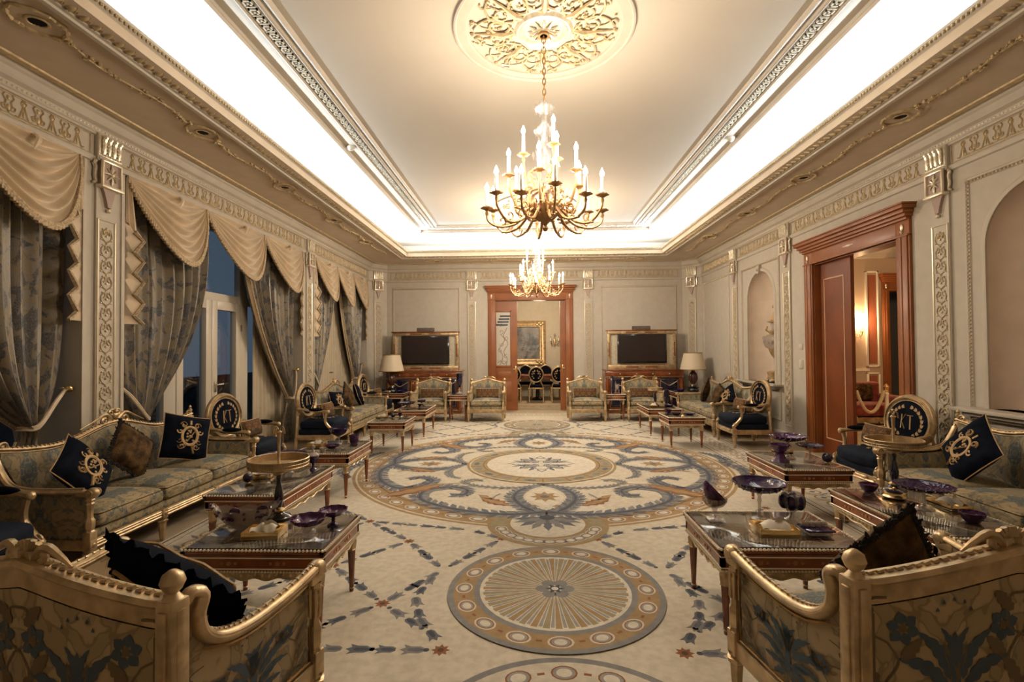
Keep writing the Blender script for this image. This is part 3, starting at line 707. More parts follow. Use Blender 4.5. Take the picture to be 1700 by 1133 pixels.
# ---------------------------------------------------------------- rug
def build_rug():
    g = MB(); Z = [.012]
    MATN = ['rug_cream', 'rug_light', 'rug_grey', 'rug_slate', 'rug_dark', 'rug_tan', 'rug_rust', 'rug_brown', 'rug_pale_grey', 'rug_olive']
    mi = {k[4:]: i for i, k in enumerate(MATN)}
    MX = [(1, 1)]
    def poly(P, col, lay, allm=True):
        for (sx, sy) in MX:
            V = [(CX+sx*x, CY+sy*y, .012+.00009*lay) for x, y in P]
            if sx*sy < 0: V.reverse()
            a = sum(V[i][0]*V[(i+1) % len(V)][1]-V[(i+1) % len(V)][0]*V[i][1] for i in range(len(V)))
            if a < 0: V.reverse()
            g.ngon(V, mi[col])
    def band(P, w, col, lay):
        P = np.asarray(P, float); n = len(P); w = np.full(n, w) if np.isscalar(w) else np.asarray(w, float)
        T = np.gradient(P, axis=0); T /= np.linalg.norm(T, axis=1)[:, None]+1e-9; Nn = np.stack([-T[:, 1], T[:, 0]], 1)
        A = P+Nn*w[:, None]; B = P-Nn*w[:, None]
        for i in range(n-1): poly([tuple(A[i]), tuple(A[i+1]), tuple(B[i+1]), tuple(B[i])], col, lay)
    def disc(cx, cy, r, col, lay, n=72, sy=1): poly([(cx+r*cos(2*pi*i/n), cy+r*sy*sin(2*pi*i/n)) for i in range(n)], col, lay)
    def feather(P, w0, w1, col, edge, lay, leaves=26, both=True, L=.13):
        leaves = int(leaves*1.35); L *= 1.12; P = smooth(P, 10); n = len(P); t = np.linspace(0, 1, n); w = w0+(w1-w0)*t
        T = np.gradient(P, axis=0); T /= np.linalg.norm(T, axis=1)[:, None]+1e-9; Nn = np.stack([-T[:, 1], T[:, 0]], 1)
        for k in range(leaves):
            i = int(k*(n-1)/leaves); p = P[i]; tt = T[i]; ll = L*(.55+.45*sin(pi*min(1, k/leaves+.12)))
            for sg in ((-1, 1) if both else (1,)):
                b = p+Nn[i]*sg*w[i]*.5; e = p+Nn[i]*sg*(w[i]+ll*.75)+tt*ll*.85; m = (b+e)/2; q = np.array([-(e-b)[1], (e-b)[0]])*.24
                poly([tuple(b-tt*.02), tuple(m+q), tuple(e), tuple(m-q)], edge if (k+(sg > 0)) % 2 else 'grey', lay+.2*(k % 2))
        band(P, w, col, lay+1); band(P, w*.4, 'dark' if col == 'slate' else 'slate', lay+2)
    def ringovals(cx, cy, R, n, a0, a1, rl, wv, lay, col='light'):
        for k in range(n):
            a = a0+(a1-a0)*(k+.5)/n; x, y = cx+R*cos(a), cy+R*sin(a)
            for (s1, c1, l1) in ((1.22, 'cream', 0), (1.0, 'rust', 1), (.86, 'pale_grey', 2), (.6, 'light', 3)):
                poly([(x+(rl*s1*cos(t)*(-sin(a))+wv*s1*sin(t)*cos(a)), y+(rl*s1*cos(t)*cos(a)+wv*s1*sin(t)*sin(a))) for t in [2*pi*j/14 for j in range(14)]], c1, lay+l1)
            b = a0+(a1-a0)*(k+1)/n; dd = rl*.28/R
            band([(cx+R*cos(b-dd), cy+R*sin(b-dd)), (cx+R*cos(b+dd), cy+R*sin(b+dd))], .008, 'rust', lay)
    def flower(x, y, r, lay, col='rust'):
        poly([(x+r*(1 if j % 2 == 0 else .62)*cos(pi*j/8), y+r*(1 if j % 2 == 0 else .62)*sin(pi*j/8)) for j in range(16)], col, lay); disc(x, y, r*.35, 'brown', lay+1, 8)
    def bell(x, y, a, s, lay, dk=0):
        c, n = cos(a), sin(a)
        def R(P): return [(x+s*(px*c-py*n), y+s*(px*n+py*c)) for px, py in P]
        poly(R([(-1, .25), (-.6, .5), (.2, .5), (.9, .75), (.65, .3), (1.15, 0), (.65, -.3), (.9, -.75), (.2, -.5), (-.6, -.5), (-1, -.25)]), 'slate' if dk else 'grey', lay)
        poly(R([(-.9, .12), (-.4, .28), (.3, .2), (.5, 0), (.3, -.2), (-.4, -.28), (-.9, -.12)]), 'dark' if dk else 'slate', lay+1)
    def chain(p, q, lay=1, n=None):
        p = np.array(p, float); q = np.array(q, float); L = np.linalg.norm(q-p); d = (q-p)/L; a = atan2(d[1], d[0]); n = n or max(1, round(L/.31))
        for k in range(n):
            t0 = .07+(L-.14)*(k+.5)/n; sgn = 1 if k < n/2 else -1
            c = p+d*t0; bell(c[0]-d[0]*.066, c[1]-d[1]*.066, a if sgn > 0 else a+pi, .056, lay, k % 2); bell(c[0]+d[0]*.066, c[1]+d[1]*.066, a if sgn > 0 else a+pi, .050, lay, (k+1) % 2)
            for e in (-.5, .5):
                c2 = p+d*(t0+e*(L-.14)/n); disc(c2[0], c2[1], .016, 'dark', lay, 6)
    # ground
    MX[0] = (1, 1); poly([(-2.95, -5.4), (2.95, -5.4), (2.95, 5.1), (-2.95, 5.1)], 'cream', 0)
    # border guilloche
    for sg in (-1, 1):
        for (xx, w, c) in ((2.92, .008, 'brown'), (2.86, .004, 'slate'), (2.50, .004, 'brown'), (2.44, .008, 'slate'), (2.40, .004, 'tan')):
            band([(sg*xx, -5.35), (sg*xx, 5.05)], w, c, 1)
        for k in range(52):
            y = -5.2+k*.2; x = sg*2.68; disc(x, y, .085, 'tan', 2, 14); disc(x, y, .066, 'cream', 3, 14); disc(x, y, .028, 'slate', 4, 8)
            poly(flatleaf((x-.0, y+.07), (x+sg*.14, y+.16), .02, 2), 'grey', 4); poly(flatleaf((x, y+.07), (x-sg*.14, y+.16), .02, 2), 'olive', 4)
    for sg in (1,):
        for (yy, w, c) in ((5.05, .01, 'brown'), (4.98, .004, 'slate'), (4.66, .004, 'brown'), (4.60, .008, 'slate')): band([(-2.9, yy), (2.9, yy)], w, c, 1)
        for k in range(28):
            x = -2.6+k*.19; disc(x, 4.82, .07, 'tan', 2, 12); disc(x, 4.82, .05, 'cream', 3, 12)
    # great ring
    disc(0, 0, 2.27, 'tan', 6, 140); disc(0, 0, 2.235, 'cream', 7, 140); disc(0, 0, 2.215, 'tan', 8, 140); disc(0, 0, 2.03, 'brown', 9, 140); disc(0, 0, 2.02, 'tan', 10, 140); disc(0, 0, 1.985, 'cream', 11, 140)
    ringovals(0, 0, 2.125, 56, 0, 2*pi, .068, .047, 12)
    # lobes at near and far end (small ring holding a palmette)
    MX[:] = [(1, 1), (1, -1)]
    disc(0, -2.14, .50, 'tan', 16, 60); disc(0, -2.14, .47, 'olive', 17, 60); disc(0, -2.14, .33, 'tan', 18, 60); disc(0, -2.14, .31, 'light', 19, 60)
    ringovals(0, -2.14, .40, 13, pi+.25, 2*pi-.25, .055, .042, 20)
    poly([(2.0*cos(a), 2.0*sin(a)) for a in np.linspace(-pi/2-.30, -pi/2+.30, 20)]+[(1.72*cos(a), 1.72*sin(a)) for a in np.linspace(-pi/2+.30, -pi/2-.30, 20)], 'light', 24)
    for k in range(9):
        a = -pi/2+(k-4)*.36; L = .30-.02*abs(k-4); poly(flatleaf((0, -2.0), (L*1.35*cos(a), -2.02+L*sin(a)), .045, 3), 'grey' if k % 2 else 'slate', 26+k % 2)
    disc(0, -2.0, .07, 'dark', 29, 10)
    # four mandorlas with golden star, along both axes
    def mand(X):
        def R(P): return [(x, y) if X == 0 else (-y, x) for x, y in P]
        for sg in (-1, 1):
            P = [(sg*.02, -1.92), (sg*.20, -1.72), (sg*.30, -1.42), (sg*.22, -1.14), (0, -.94)]; feather(R(P), .035, .025, 'slate', 'slate', 30, 16, True, .09)
        poly(R([(0, -1.80), (.12, -1.62), (.19, -1.40), (.12, -1.2), (0, -1.06), (-.12, -1.2), (-.19, -1.40), (-.12, -1.62)]), 'light', 34)
        poly(R([((.15 if j % 2 == 0 else .085)*cos(pi*j/8), -1.40+(.17 if j % 2 == 0 else .10)*sin(pi*j/8)) for j in range(16)]), 'tan', 35); poly(R([(.045*cos(pi*j/5), -1.40+.04*sin(pi*j/5)) for j in range(10)]), 'slate', 36)
    mand(0); MX[:] = [(1, 1), (-1, 1)]; mand(1)
    # scrolls in each quarter
    MX[:] = [(1, 1), (-1, 1), (1, -1), (-1, -1)]
    feather([(.0, -1.86), (.35, -1.93), (.80, -1.80), (1.18, -1.52), (1.22, -1.22), (1.0, -1.07), (.80, -1.16), (.80, -1.34), (.93, -1.36)], .036, .018, 'slate', 'slate', 38, 34, True, .10)
    feather([(1.86, .0), (1.93, -.35), (1.80, -.80), (1.52, -1.12), (1.30, -1.02), (1.22, -.80), (1.36, -.66), (1.50, -.74)], .036, .018, 'slate', 'slate', 38, 30, True, .10)
    feather([(.05, -1.0), (.35, -1.10), (.70, -1.02), (.86, -.86), (.76, -.76), (.66, -.84)], .02, .010, 'grey', 'grey', 42, 18, True, .05)
    feather([(1.0, -.05), (1.10, -.35), (1.06, -.60), (.92, -.72)], .02, .010, 'grey', 'grey', 42, 14, True, .05)
    band(smooth([(.62, -.72), (.90, -.92), (1.2, -.98), (1.45, -1.22)], 8), .010, 'olive', 44)
    for k, (p, q, w) in enumerate((((1.10, -.98), (1.60, -1.42), .13), ((.34, -1.68), (.62, -1.46), .085), ((1.26, -.42), (1.62, -.24), .07))):
        poly(flatleaf(p, q, w, 4), 'rust', 45); poly(flatleaf(p, q, w*.5, 4), 'tan', 46)
    poly(flatleaf((.50, -1.50), (.66, -1.34), .045, 2), 'tan', 45); band(smooth([(.30, -1.66), (.46, -1.60), (.50, -1.45), (.44, -1.30)], 5), .012, 'pale_grey', 44)
    band(smooth([(1.25, -.36), (1.45, -.42), (1.60, -.34), (1.72, -.40)], 5), .012, 'tan', 44)
    # outside side crests of the ring
    MX[:] = [(1, 1), (-1, 1), (1, -1), (-1, -1)]
    feather([(2.30, -.02), (2.38, -.25), (2.34, -.50), (2.20, -.72)], .035, .015, 'slate', 'slate', 47, 10, True, .08)
    band(spiral(2.38, -.14, .10, .02, 0, 7, 20), .010, 'pale_grey', 52)
    # centre medallion
    MX[:] = [(1, 1)]
    for r, c in ((.93, 'tan'), (.895, 'olive'), (.73, 'rust'), (.72, 'tan'), (.66, 'light')): disc(0, 0, r, c, 54, 90) if False else None
    for i, (r, c) in enumerate(((.93, 'tan'), (.90, 'cream'), (.885, 'olive'), (.73, 'brown'), (.722, 'tan'), (.68, 'light'))): disc(0, 0, r, c, 54+i, 90)
    for k in range(18):
        a = 2*pi*k/18; x, y = .81*cos(a), .81*sin(a)
        poly(flatleaf((x-.07*-sin(a), y-.07*cos(a)), (x+.08*-sin(a), y+.08*cos(a)), .042, 3), 'slate' if k % 2 else 'grey', 62); b = a+pi/18; band([(.74*cos(b), .74*sin(b)), (.885*cos(b), .885*sin(b))], .008, 'rust', 62)
    for k in range(8):
        a = pi*k/4; L = .42 if k % 2 == 0 else .37
        poly(flatleaf((.05*cos(a), .05*sin(a)), (L*1.04*cos(a), L*1.04*sin(a)), .085, 4), 'dark', 62); poly(flatleaf((.05*cos(a), .05*sin(a)), (L*cos(a), L*sin(a)), .06, 4), 'pale_grey' if k % 2 else 'light', 63)
        b = a+pi/8; poly(flatleaf((.16*cos(b), .16*sin(b)), (.40*cos(b), .40*sin(b)), .035, 3), 'slate', 62)
    for sg in (-1, 1): disc(sg*0, sg*.22, .10, 'pale_grey', 65, 20); disc(0, sg*.22, .07, 'light', 66, 20)
    disc(0, 0, .04, 'cream', 67, 10)
    # round shell medallions
    def shell(cy, far=False):
        R = .64
        for i, (r, c) in enumerate(((R, 'grey'), (R-.035, 'tan'), (R-.155, 'grey'), (R-.19, 'light'))): disc(0, cy, r, c, 70+i, 90)
        for k in range(40):
            a, b = 2*pi*(k-.27)/40, 2*pi*(k+.27)/40; r = .43
            poly([(.07*cos(a), cy+.07*sin(a)), (r*cos(a), cy+r*sin(a)), (r*cos(b), cy+r*sin(b)), (.07*cos(b), cy+.07*sin(b))], 'olive' if k % 2 else 'tan', 75)
            c = 2*pi*(k+.5)/40; band([(.10*cos(c), cy+.10*sin(c)), (.42*cos(c), cy+.42*sin(c))], [.001, .010], 'pale_grey', 75)
        for k in range(6): a = pi*k/3; disc(.075*cos(a), cy+.075*sin(a), .042, 'grey', 77, 14)
        poly([((.06 if j % 2 == 0 else .03)*cos(pi*j/6), cy+(.06 if j % 2 == 0 else .03)*sin(pi*j/6)) for j in range(12)], 'dark', 79); disc(0, cy, .022, 'light', 80, 10)
        ringovals(0, cy, R-.095, 16, pi/16-.2+.2, 2*pi+pi/16, .055, .042, 76)
    shell(-3.28); shell(3.28)
    R = .64; cy = -4.585
    for i, (r, c) in enumerate(((R, 'grey'), (R-.035, 'cream'), (R-.19, 'grey'), (R-.22, 'light'))): disc(0, cy, r, c, 70+i, 90)
    ringovals(0, cy, R-.11, 16, pi/16, 2*pi+pi/16, .06, .05, 76)
    # bellflower lattice
    MX[:] = [(1, 1), (-1, 1), (1, -1), (-1, -1)]
    A, B, C, D, E, F, G = (.36, -2.48), (1.06, -2.54), (1.50, -2.11), (1.47, -2.975), (.99, -3.46), (.58, -3.89), (1.47, -3.89)
    H = (.72, -3.02)
    for p in (A, B, C, D, E, F, G, (1.95, -2.54), (1.95, -3.46), (1.98, -1.72), (2.1, -3.0)): flower(p[0], p[1], .047, 3)
    for p, q in ((A, (.62, -2.30)), ((.62, -2.30), C), (A, H), (B, C), (B, D), (B, H), (D, E), (E, H), (E, (.66, -3.75)), (E, G), (D, (1.95, -2.54)), (C, (1.95, -2.54)), (D, (1.95, -3.46)), (C, (1.98, -1.72)), (G, (1.95, -3.46)), ((1.95, -2.54), (2.2, -2.2)), ((1.95, -3.46), (2.1, -3.0))): chain(p, q)
    pts = [(.76, -3.10), (.82, -3.38), (.74, -3.62), (.62, -3.80)]
    for i in range(len(pts)-1): chain(pts[i], pts[i+1], 4, 1)
    for p, q in ((F, (2.3, -3.89)), ((.9, -4.35), (1.6, -4.9)), (G, (1.0, -4.4)), (G, (2.0, -4.4))): chain(p, q)
    o = g.build('rug', MATN, None, label='vast cream carpet with blue and gold scroll medallions in the middle of the room', cat='rug'); return o
build_rug()

# ================================================================ windows and drapery (left wall)
WX = -4.165
BAYS = [(1.18, 4.03), (4.46, 8.10), (8.54, 11.34)]
for i, (a, b) in enumerate(BAYS):
    w = struct(thing('window_%d' % (i+1), None, None)); c = (a+b)/2; g = MB()
    for (p, q) in ((a, a+.07), (b-.07, b)): g.rbox(WX-.04, WX+.04, p, q, 0, 3.16, .004)
    for (p, q) in ((c-.83, c-.64), (c+.64, c+.83)): g.rbox(WX-.04, WX+.05, p, q, 0, 3.16, .005)
    for z0, z1 in ((0, .10), (2.13, 2.24), (3.06, 3.158)): g.rbox(WX-.038, WX+.035, a+.01, b-.01, z0, z1, .004)
    f = g.build('window_frame', 'window_paint', w)
    for sg, nm in ((-1, 'a'), (1, 'b')):
        g = MB(); x0, x1 = (c-.64, c-.005) if sg < 0 else (c+.005, c+.64)
        for k, (p, q, z0, z1) in enumerate(((x0, x0+.11, .1, 2.135), (x1-.11, x1, .1, 2.135), (x0+.105, x1-.105, .1, .30), (x0+.105, x1-.105, 2.02, 2.134))): g.rbox(WX-.03, WX+.06-.004*(k > 1), p, q, z0, z1, .004)
        cas = g.build('casement', 'window_paint', w)
        g = MB(); yy = c+sg*.06
        g.rbox(WX+.06, WX+.075, yy-.018, yy+.018, .93, 1.07, .004); g.tube([(WX+.07, yy, 1.03), (WX+.11, yy, 1.03), (WX+.115, yy+.10, 1.03)], .009, 6)
        if sg > 0: g.build('window_handle', 'steel', cas)
        g = MB()
        for z0 in (.45, 1.75): g.rbox(WX+.05, WX+.075, (x0 if sg < 0 else x1)-.012, (x0 if sg < 0 else x1)+.012, z0, z0+.09, .004)
        g.build('hinge', 'steel', cas)
        g = MB(); g.box(WX-.004, WX+.004, x0+.10, x1-.10, .29, 2.03); g.build('pane', 'glass_pane', cas)
    for (p, q, z0, z1) in ((a+.06, c-.82, .09, 2.14), (c+.82, b-.06, .09, 2.14), (a+.06, b-.06, 2.23, 3.07)):
        g = MB(); g.box(WX-.004, WX+.004, p, q, z0, z1); g.build('pane', 'glass_pane', w)
g = MB(); g.box(-9, -4.25, -1, 13, -.12, -.02); g.box(-7.0, -6.85, -1, 13, -.02, .95); struct(g.build('ground_terrace', 'terrace_stone'))

FAB = ['curtain_fabric', 'satin_gold']
def drape(name, label, x, ypier, ytop, ytie, ztie, inner_dir, n=8, tie_w=.10, zhook=1.16, fat=1.0, power=1.6, xb=None, bulge=.10):
    # ypier: pier side edge; ytop: inner edge at the top; inner_dir: +1 when the inner edge lies at larger Y
    t = thing(name, label, 'curtain', (x, ypier, 0), 0, 'blue grey floral curtains tied back along the windows')
    d = inner_dir; Wd = abs(ytop-ypier); tie = abs(ytie-ypier); ztop = 3.12; g = MB(); ph = random.random()*6
    def edge(s, tt):        # offset from the pier, s 0..1 across, tt 0 top..1 tie
        w = tt**(power*(1+3.0*(1-s)**1.5)); base = s*Wd*(1-w)+(tie-tie_w*.5+s*tie_w)*w
        return base+bulge*s*sin(pi*tt)*(1-.3*s)
    def fold(s, k): q = n*s+.18*sin(5.1*s+ph)+.12*sin(13*s+ph); return (1.6*abs(sin(pi*q))**.75-.8)*k+.22*k*sin(2*pi*n*2.3*s+ph*2)
    def pos(s, tt):
        if tt <= 1:
            z = ztop-(ztop-ztie)*tt-.10*s*sin(pi*min(1, tt))*tt; amp = .112*(1-.55*tt)
            return (fold(s, amp*fat)+.06*sin(pi*s)*tt, d*edge(s, tt), z-(.10*(1-s)*tt**4))
        q = tt-1; zt = ztie-.06; z = zt*(1-q)+.015*q; sp = tie_w+.20*min(1, q*1.6)
        return (fold(s, .022+.03*q)+.06*sin(pi*s)*(1-q), d*(tie-tie_w*.5-.05*q+s*sp), z-(.04*(1-s))*(1-q))
    NV = 44; tot = abs(Wd)
    g.grid(lambda u, v: pos(u, v*1.5 if v*1.5 <= 1 else 1+(v*1.5-1)*2), 110, NV, uv=lambda u, v: (u*Wd*1.7, (1-v)*3.1))
    g.build('drape', 'curtain_fabric', t)
    g = MB()                                     # satin lining roll and fringed edge along the inner hem
    E = [pos(1.0, tt) for tt in np.linspace(0, 1.0, 40)]; E2 = [pos(1.0, 1+q) for q in np.linspace(.05, 1, 12)]
    g.grid(lambda u, v: tuple(np.array(pos(1.0, v))+np.array((.012-.03*u+.02*sin(u*9), d*(.0+.085*u*(1-.75*v)), 0))), 6, 30, uv=lambda u, v: (u*.1, v*3))
    g.build('lining', 'satin_gold', t)
    g = MB(); g.tube([(p[0]+.012, p[1], p[2]) for p in E], [.011+.005*(k % 2) for k in range(len(E))], 6); g.tube([(p[0]+.01, p[1], p[2]) for p in E2], .010, 5)
    for k in range(0, 120):
        p = pos(1.0, k/120); g.sphere((p[0]+.02, p[1]+d*.006, p[2]-.004), .013, 5, 4, 0, (1, 1, 1.3))
    g.build('fringe', 'fringe', t)
    g = MB(); yt = tie                            # rope tieback to the hook on the pier reveal
    for off in (0, .02):
        P = smooth([(.07, .01, zhook), (.10, yt*.45, (zhook+ztie)/2+.03+off), (.11, yt-.01, ztie+off), (.06, yt+tie_w*.6, ztie-.01+off), (-.05, yt+tie_w*.3, ztie+off), (-.06, yt*.5, ztie+.10)], 6)
        g.tube([(a, d*b, c) for a, b, c in P], .012, 6)
    g.build('tieback', 'satin_gold', t)
    g = MB(); g.tube([(.0, 0, zhook), (.07, .0, zhook)], .008, 6); g.sphere((.09, 0, zhook), .03, 10, 7); g.sphere((.03, 0, zhook), .018, 8, 6); g.build('holdback', 'gold_bright', t)
    return t
CXD = -3.915
drape('curtain', 'blue grey floral curtain at the left edge, tied back beside the nearest pilaster', CXD, 4.0, 2.55, 3.72, .88, -1, 7, power=1.9, fat=1.0, bulge=.05)
drape('curtain', 'blue grey floral curtain between the nearest pilaster and the glass doors', CXD, 4.49, 5.80, 4.83, .80, 1, 8, power=1.25, fat=1.0, bulge=.42)
drape('curtain', 'blue grey floral curtain on the far side of the glass doors, before the second pilaster', CXD, 8.07, 6.50, 7.92, .72, -1, 8, power=1.0, bulge=.24)
drape('curtain', 'blue grey floral curtain just beyond the second pilaster, gathered low', CXD, 8.57, 9.75, 8.86, .86, 1, 7, power=1.3, bulge=.14)
drape('curtain', 'blue grey floral curtain beside the far left corner', CXD, 11.31, 10.05, 10.98, .86, -1, 7, power=1.2, bulge=.10)
drape('curtain', 'blue grey floral curtain of the window nearest the camera, nearer half', CXD, 1.22, 2.4, 1.6, .82, 1, 7)

def swag(y0, y1, drop, label, peak=.58):
    t = thing('swag', label, 'swag', (XL-.02, y0, 3.13), 0, 'gold satin swags over the windows'); w = y1-y0; g = MB()
    zt = lambda s: 0
    def fn(u, v):
        s = u; sh = (sin(pi/2*min(1, s/.6))**.85 if s < .6 else max(0, 1-((s-.6)/.4)**2.0)**.6)
        r = v**.9; z = -drop*sh*r*(1-.04*sin(s*6)); pk = peak*w
        y = s*w; k = (1-r)*.55*sh; y = y*(1-k)+pk*k
        x = .035+.10*sh*r+.034*sin(r*2*pi*6.0+.8*sin(3*s))*sh*(1-.2*r)
        return (x, y, z-.0)
    g.grid(fn, 44, 78, uv=lambda u, v: (u*w, v*drop*1.5)); g.build('swag_cloth', 'satin_gold', t)
    g = MB(); P = [fn(u, 1.0) for u in np.linspace(0, 1, 50)]
    g.tube([(p[0]+.005, p[1], p[2]-.012) for p in P], .014, 5)
    for k in range(60):
        p = fn((k+.5)/60, 1.0); g.rbox(p[0]-.012, p[0]+.018, p[1]-.014, p[1]+.014, p[2]-.055-.006*(k % 2), p[2]-.012, .006)
    g.build('fringe', 'fringe', t)
    g = MB(); g.tube(smooth([(.05, peak*w, -.02), (.09, peak*w+.01, -.05), (.08, peak*w-.02, -.14)], 4), [.03, .035, .034, .03, .028, .024, .02, .012, .006], 6, flat=.5); g.build('pleat_knot', 'satin_gold', t)
    return t
js = [(1.25, 2.12), (2.12, 3.02), (3.02, 3.99)], [(4.48, 5.62), (5.62, 6.88), (6.88, 8.06)], [(8.56, 9.56), (9.56, 10.44), (10.44, 11.32)]
nm = ['nearest window bay', 'glass door bay', 'far window bay']; od = ['first', 'middle', 'last']
for bi, bay in enumerate(js):
    for k, (a, b) in enumerate(bay):
        if bi == 0 and k == 0: continue
        swag(a, b, .66+.02*((k+bi) % 2), 'gold satin swag, %s of the three seen over the %s' % (od[k], nm[bi]) if bi else 'gold satin swag at the upper left corner of the photo, %s' % ('cut off by the frame' if k == 1 else 'beside the nearest pilaster'))
def jabot(y, d, label, z0=2.55):
    t = thing('jabot', label, 'jabot', (XL-.0, y, 0), 0, 'gold zigzag cascades at the window edges')
    g = MB(); P = []; zz = z0+.05; k = 0
    while zz > 1.62: P.append((.03+.015*(k % 2), d*(.075+.095*(k % 2)), zz)); zz -= (.075 if k % 2 == 0 else .125); k += 1
    top = (.0, d*.02, 3.10)
    g.grid(lambda u, v: (.01+.02*sin(u*12), d*(.0+.16*u*(.35+.65*v)), 3.1-(.42+.12*u)*v), 10, 10, uv=lambda u, v: (u*.2, v))
    for (p, q) in zip(P[:-1], P[1:]):
        a = (.0, d*.0, p[2]+.14); b = (.0, d*.0, q[2])
        g.add([a, p, q, b], [(0, 1, 2, 3)], 0, True)
    g.build('cascade', 'satin_gold', t)
    g = MB()
    g.tube([(a+.008, b, c) for a, b, c in P], ([.024, .017]*len(P))[:len(P)], 5); g.build('fringe', 'fringe', t)
jabot(4.03, -1, 'gold cascade with zigzag fringe at the left side of the nearest pilaster', 2.75)
jabot(4.47, 1, 'gold cascade with zigzag fringe at the right side of the nearest pilaster')
jabot(8.10, -1, 'gold cascade with zigzag fringe on the near side of the second pilaster')
jabot(8.55, 1, 'gold cascade with zigzag fringe on the far side of the second pilaster')
jabot(11.33, -1, 'gold cascade with zigzag fringe beside the far left corner')
for (a, b, lab) in ((7.18, 8.08, 'pale sheer curtain hanging over the glass at the right of the glass doors'), (8.56, 11.32, 'pale sheer curtain covering the far window bay'), (4.52, 5.1, 'pale sheer curtain behind the tied curtain left of the glass doors')):
    g = MB(); n = (b-a)/.11
    g.grid(lambda u, v: (-4.078+.016*sin(2*pi*n*u+.5*sin(7*u))+.006*sin(31*u), a+(b-a)*u, .02+3.12*v), int(n*10), 3); g.build('sheer_curtain', 'sheer', None, label=lab, cat='sheer curtain', group='sheer curtains')
for (y, lab) in ((4.0, 'small beige strip of the curtain return beside the nearest pilaster'),): pass

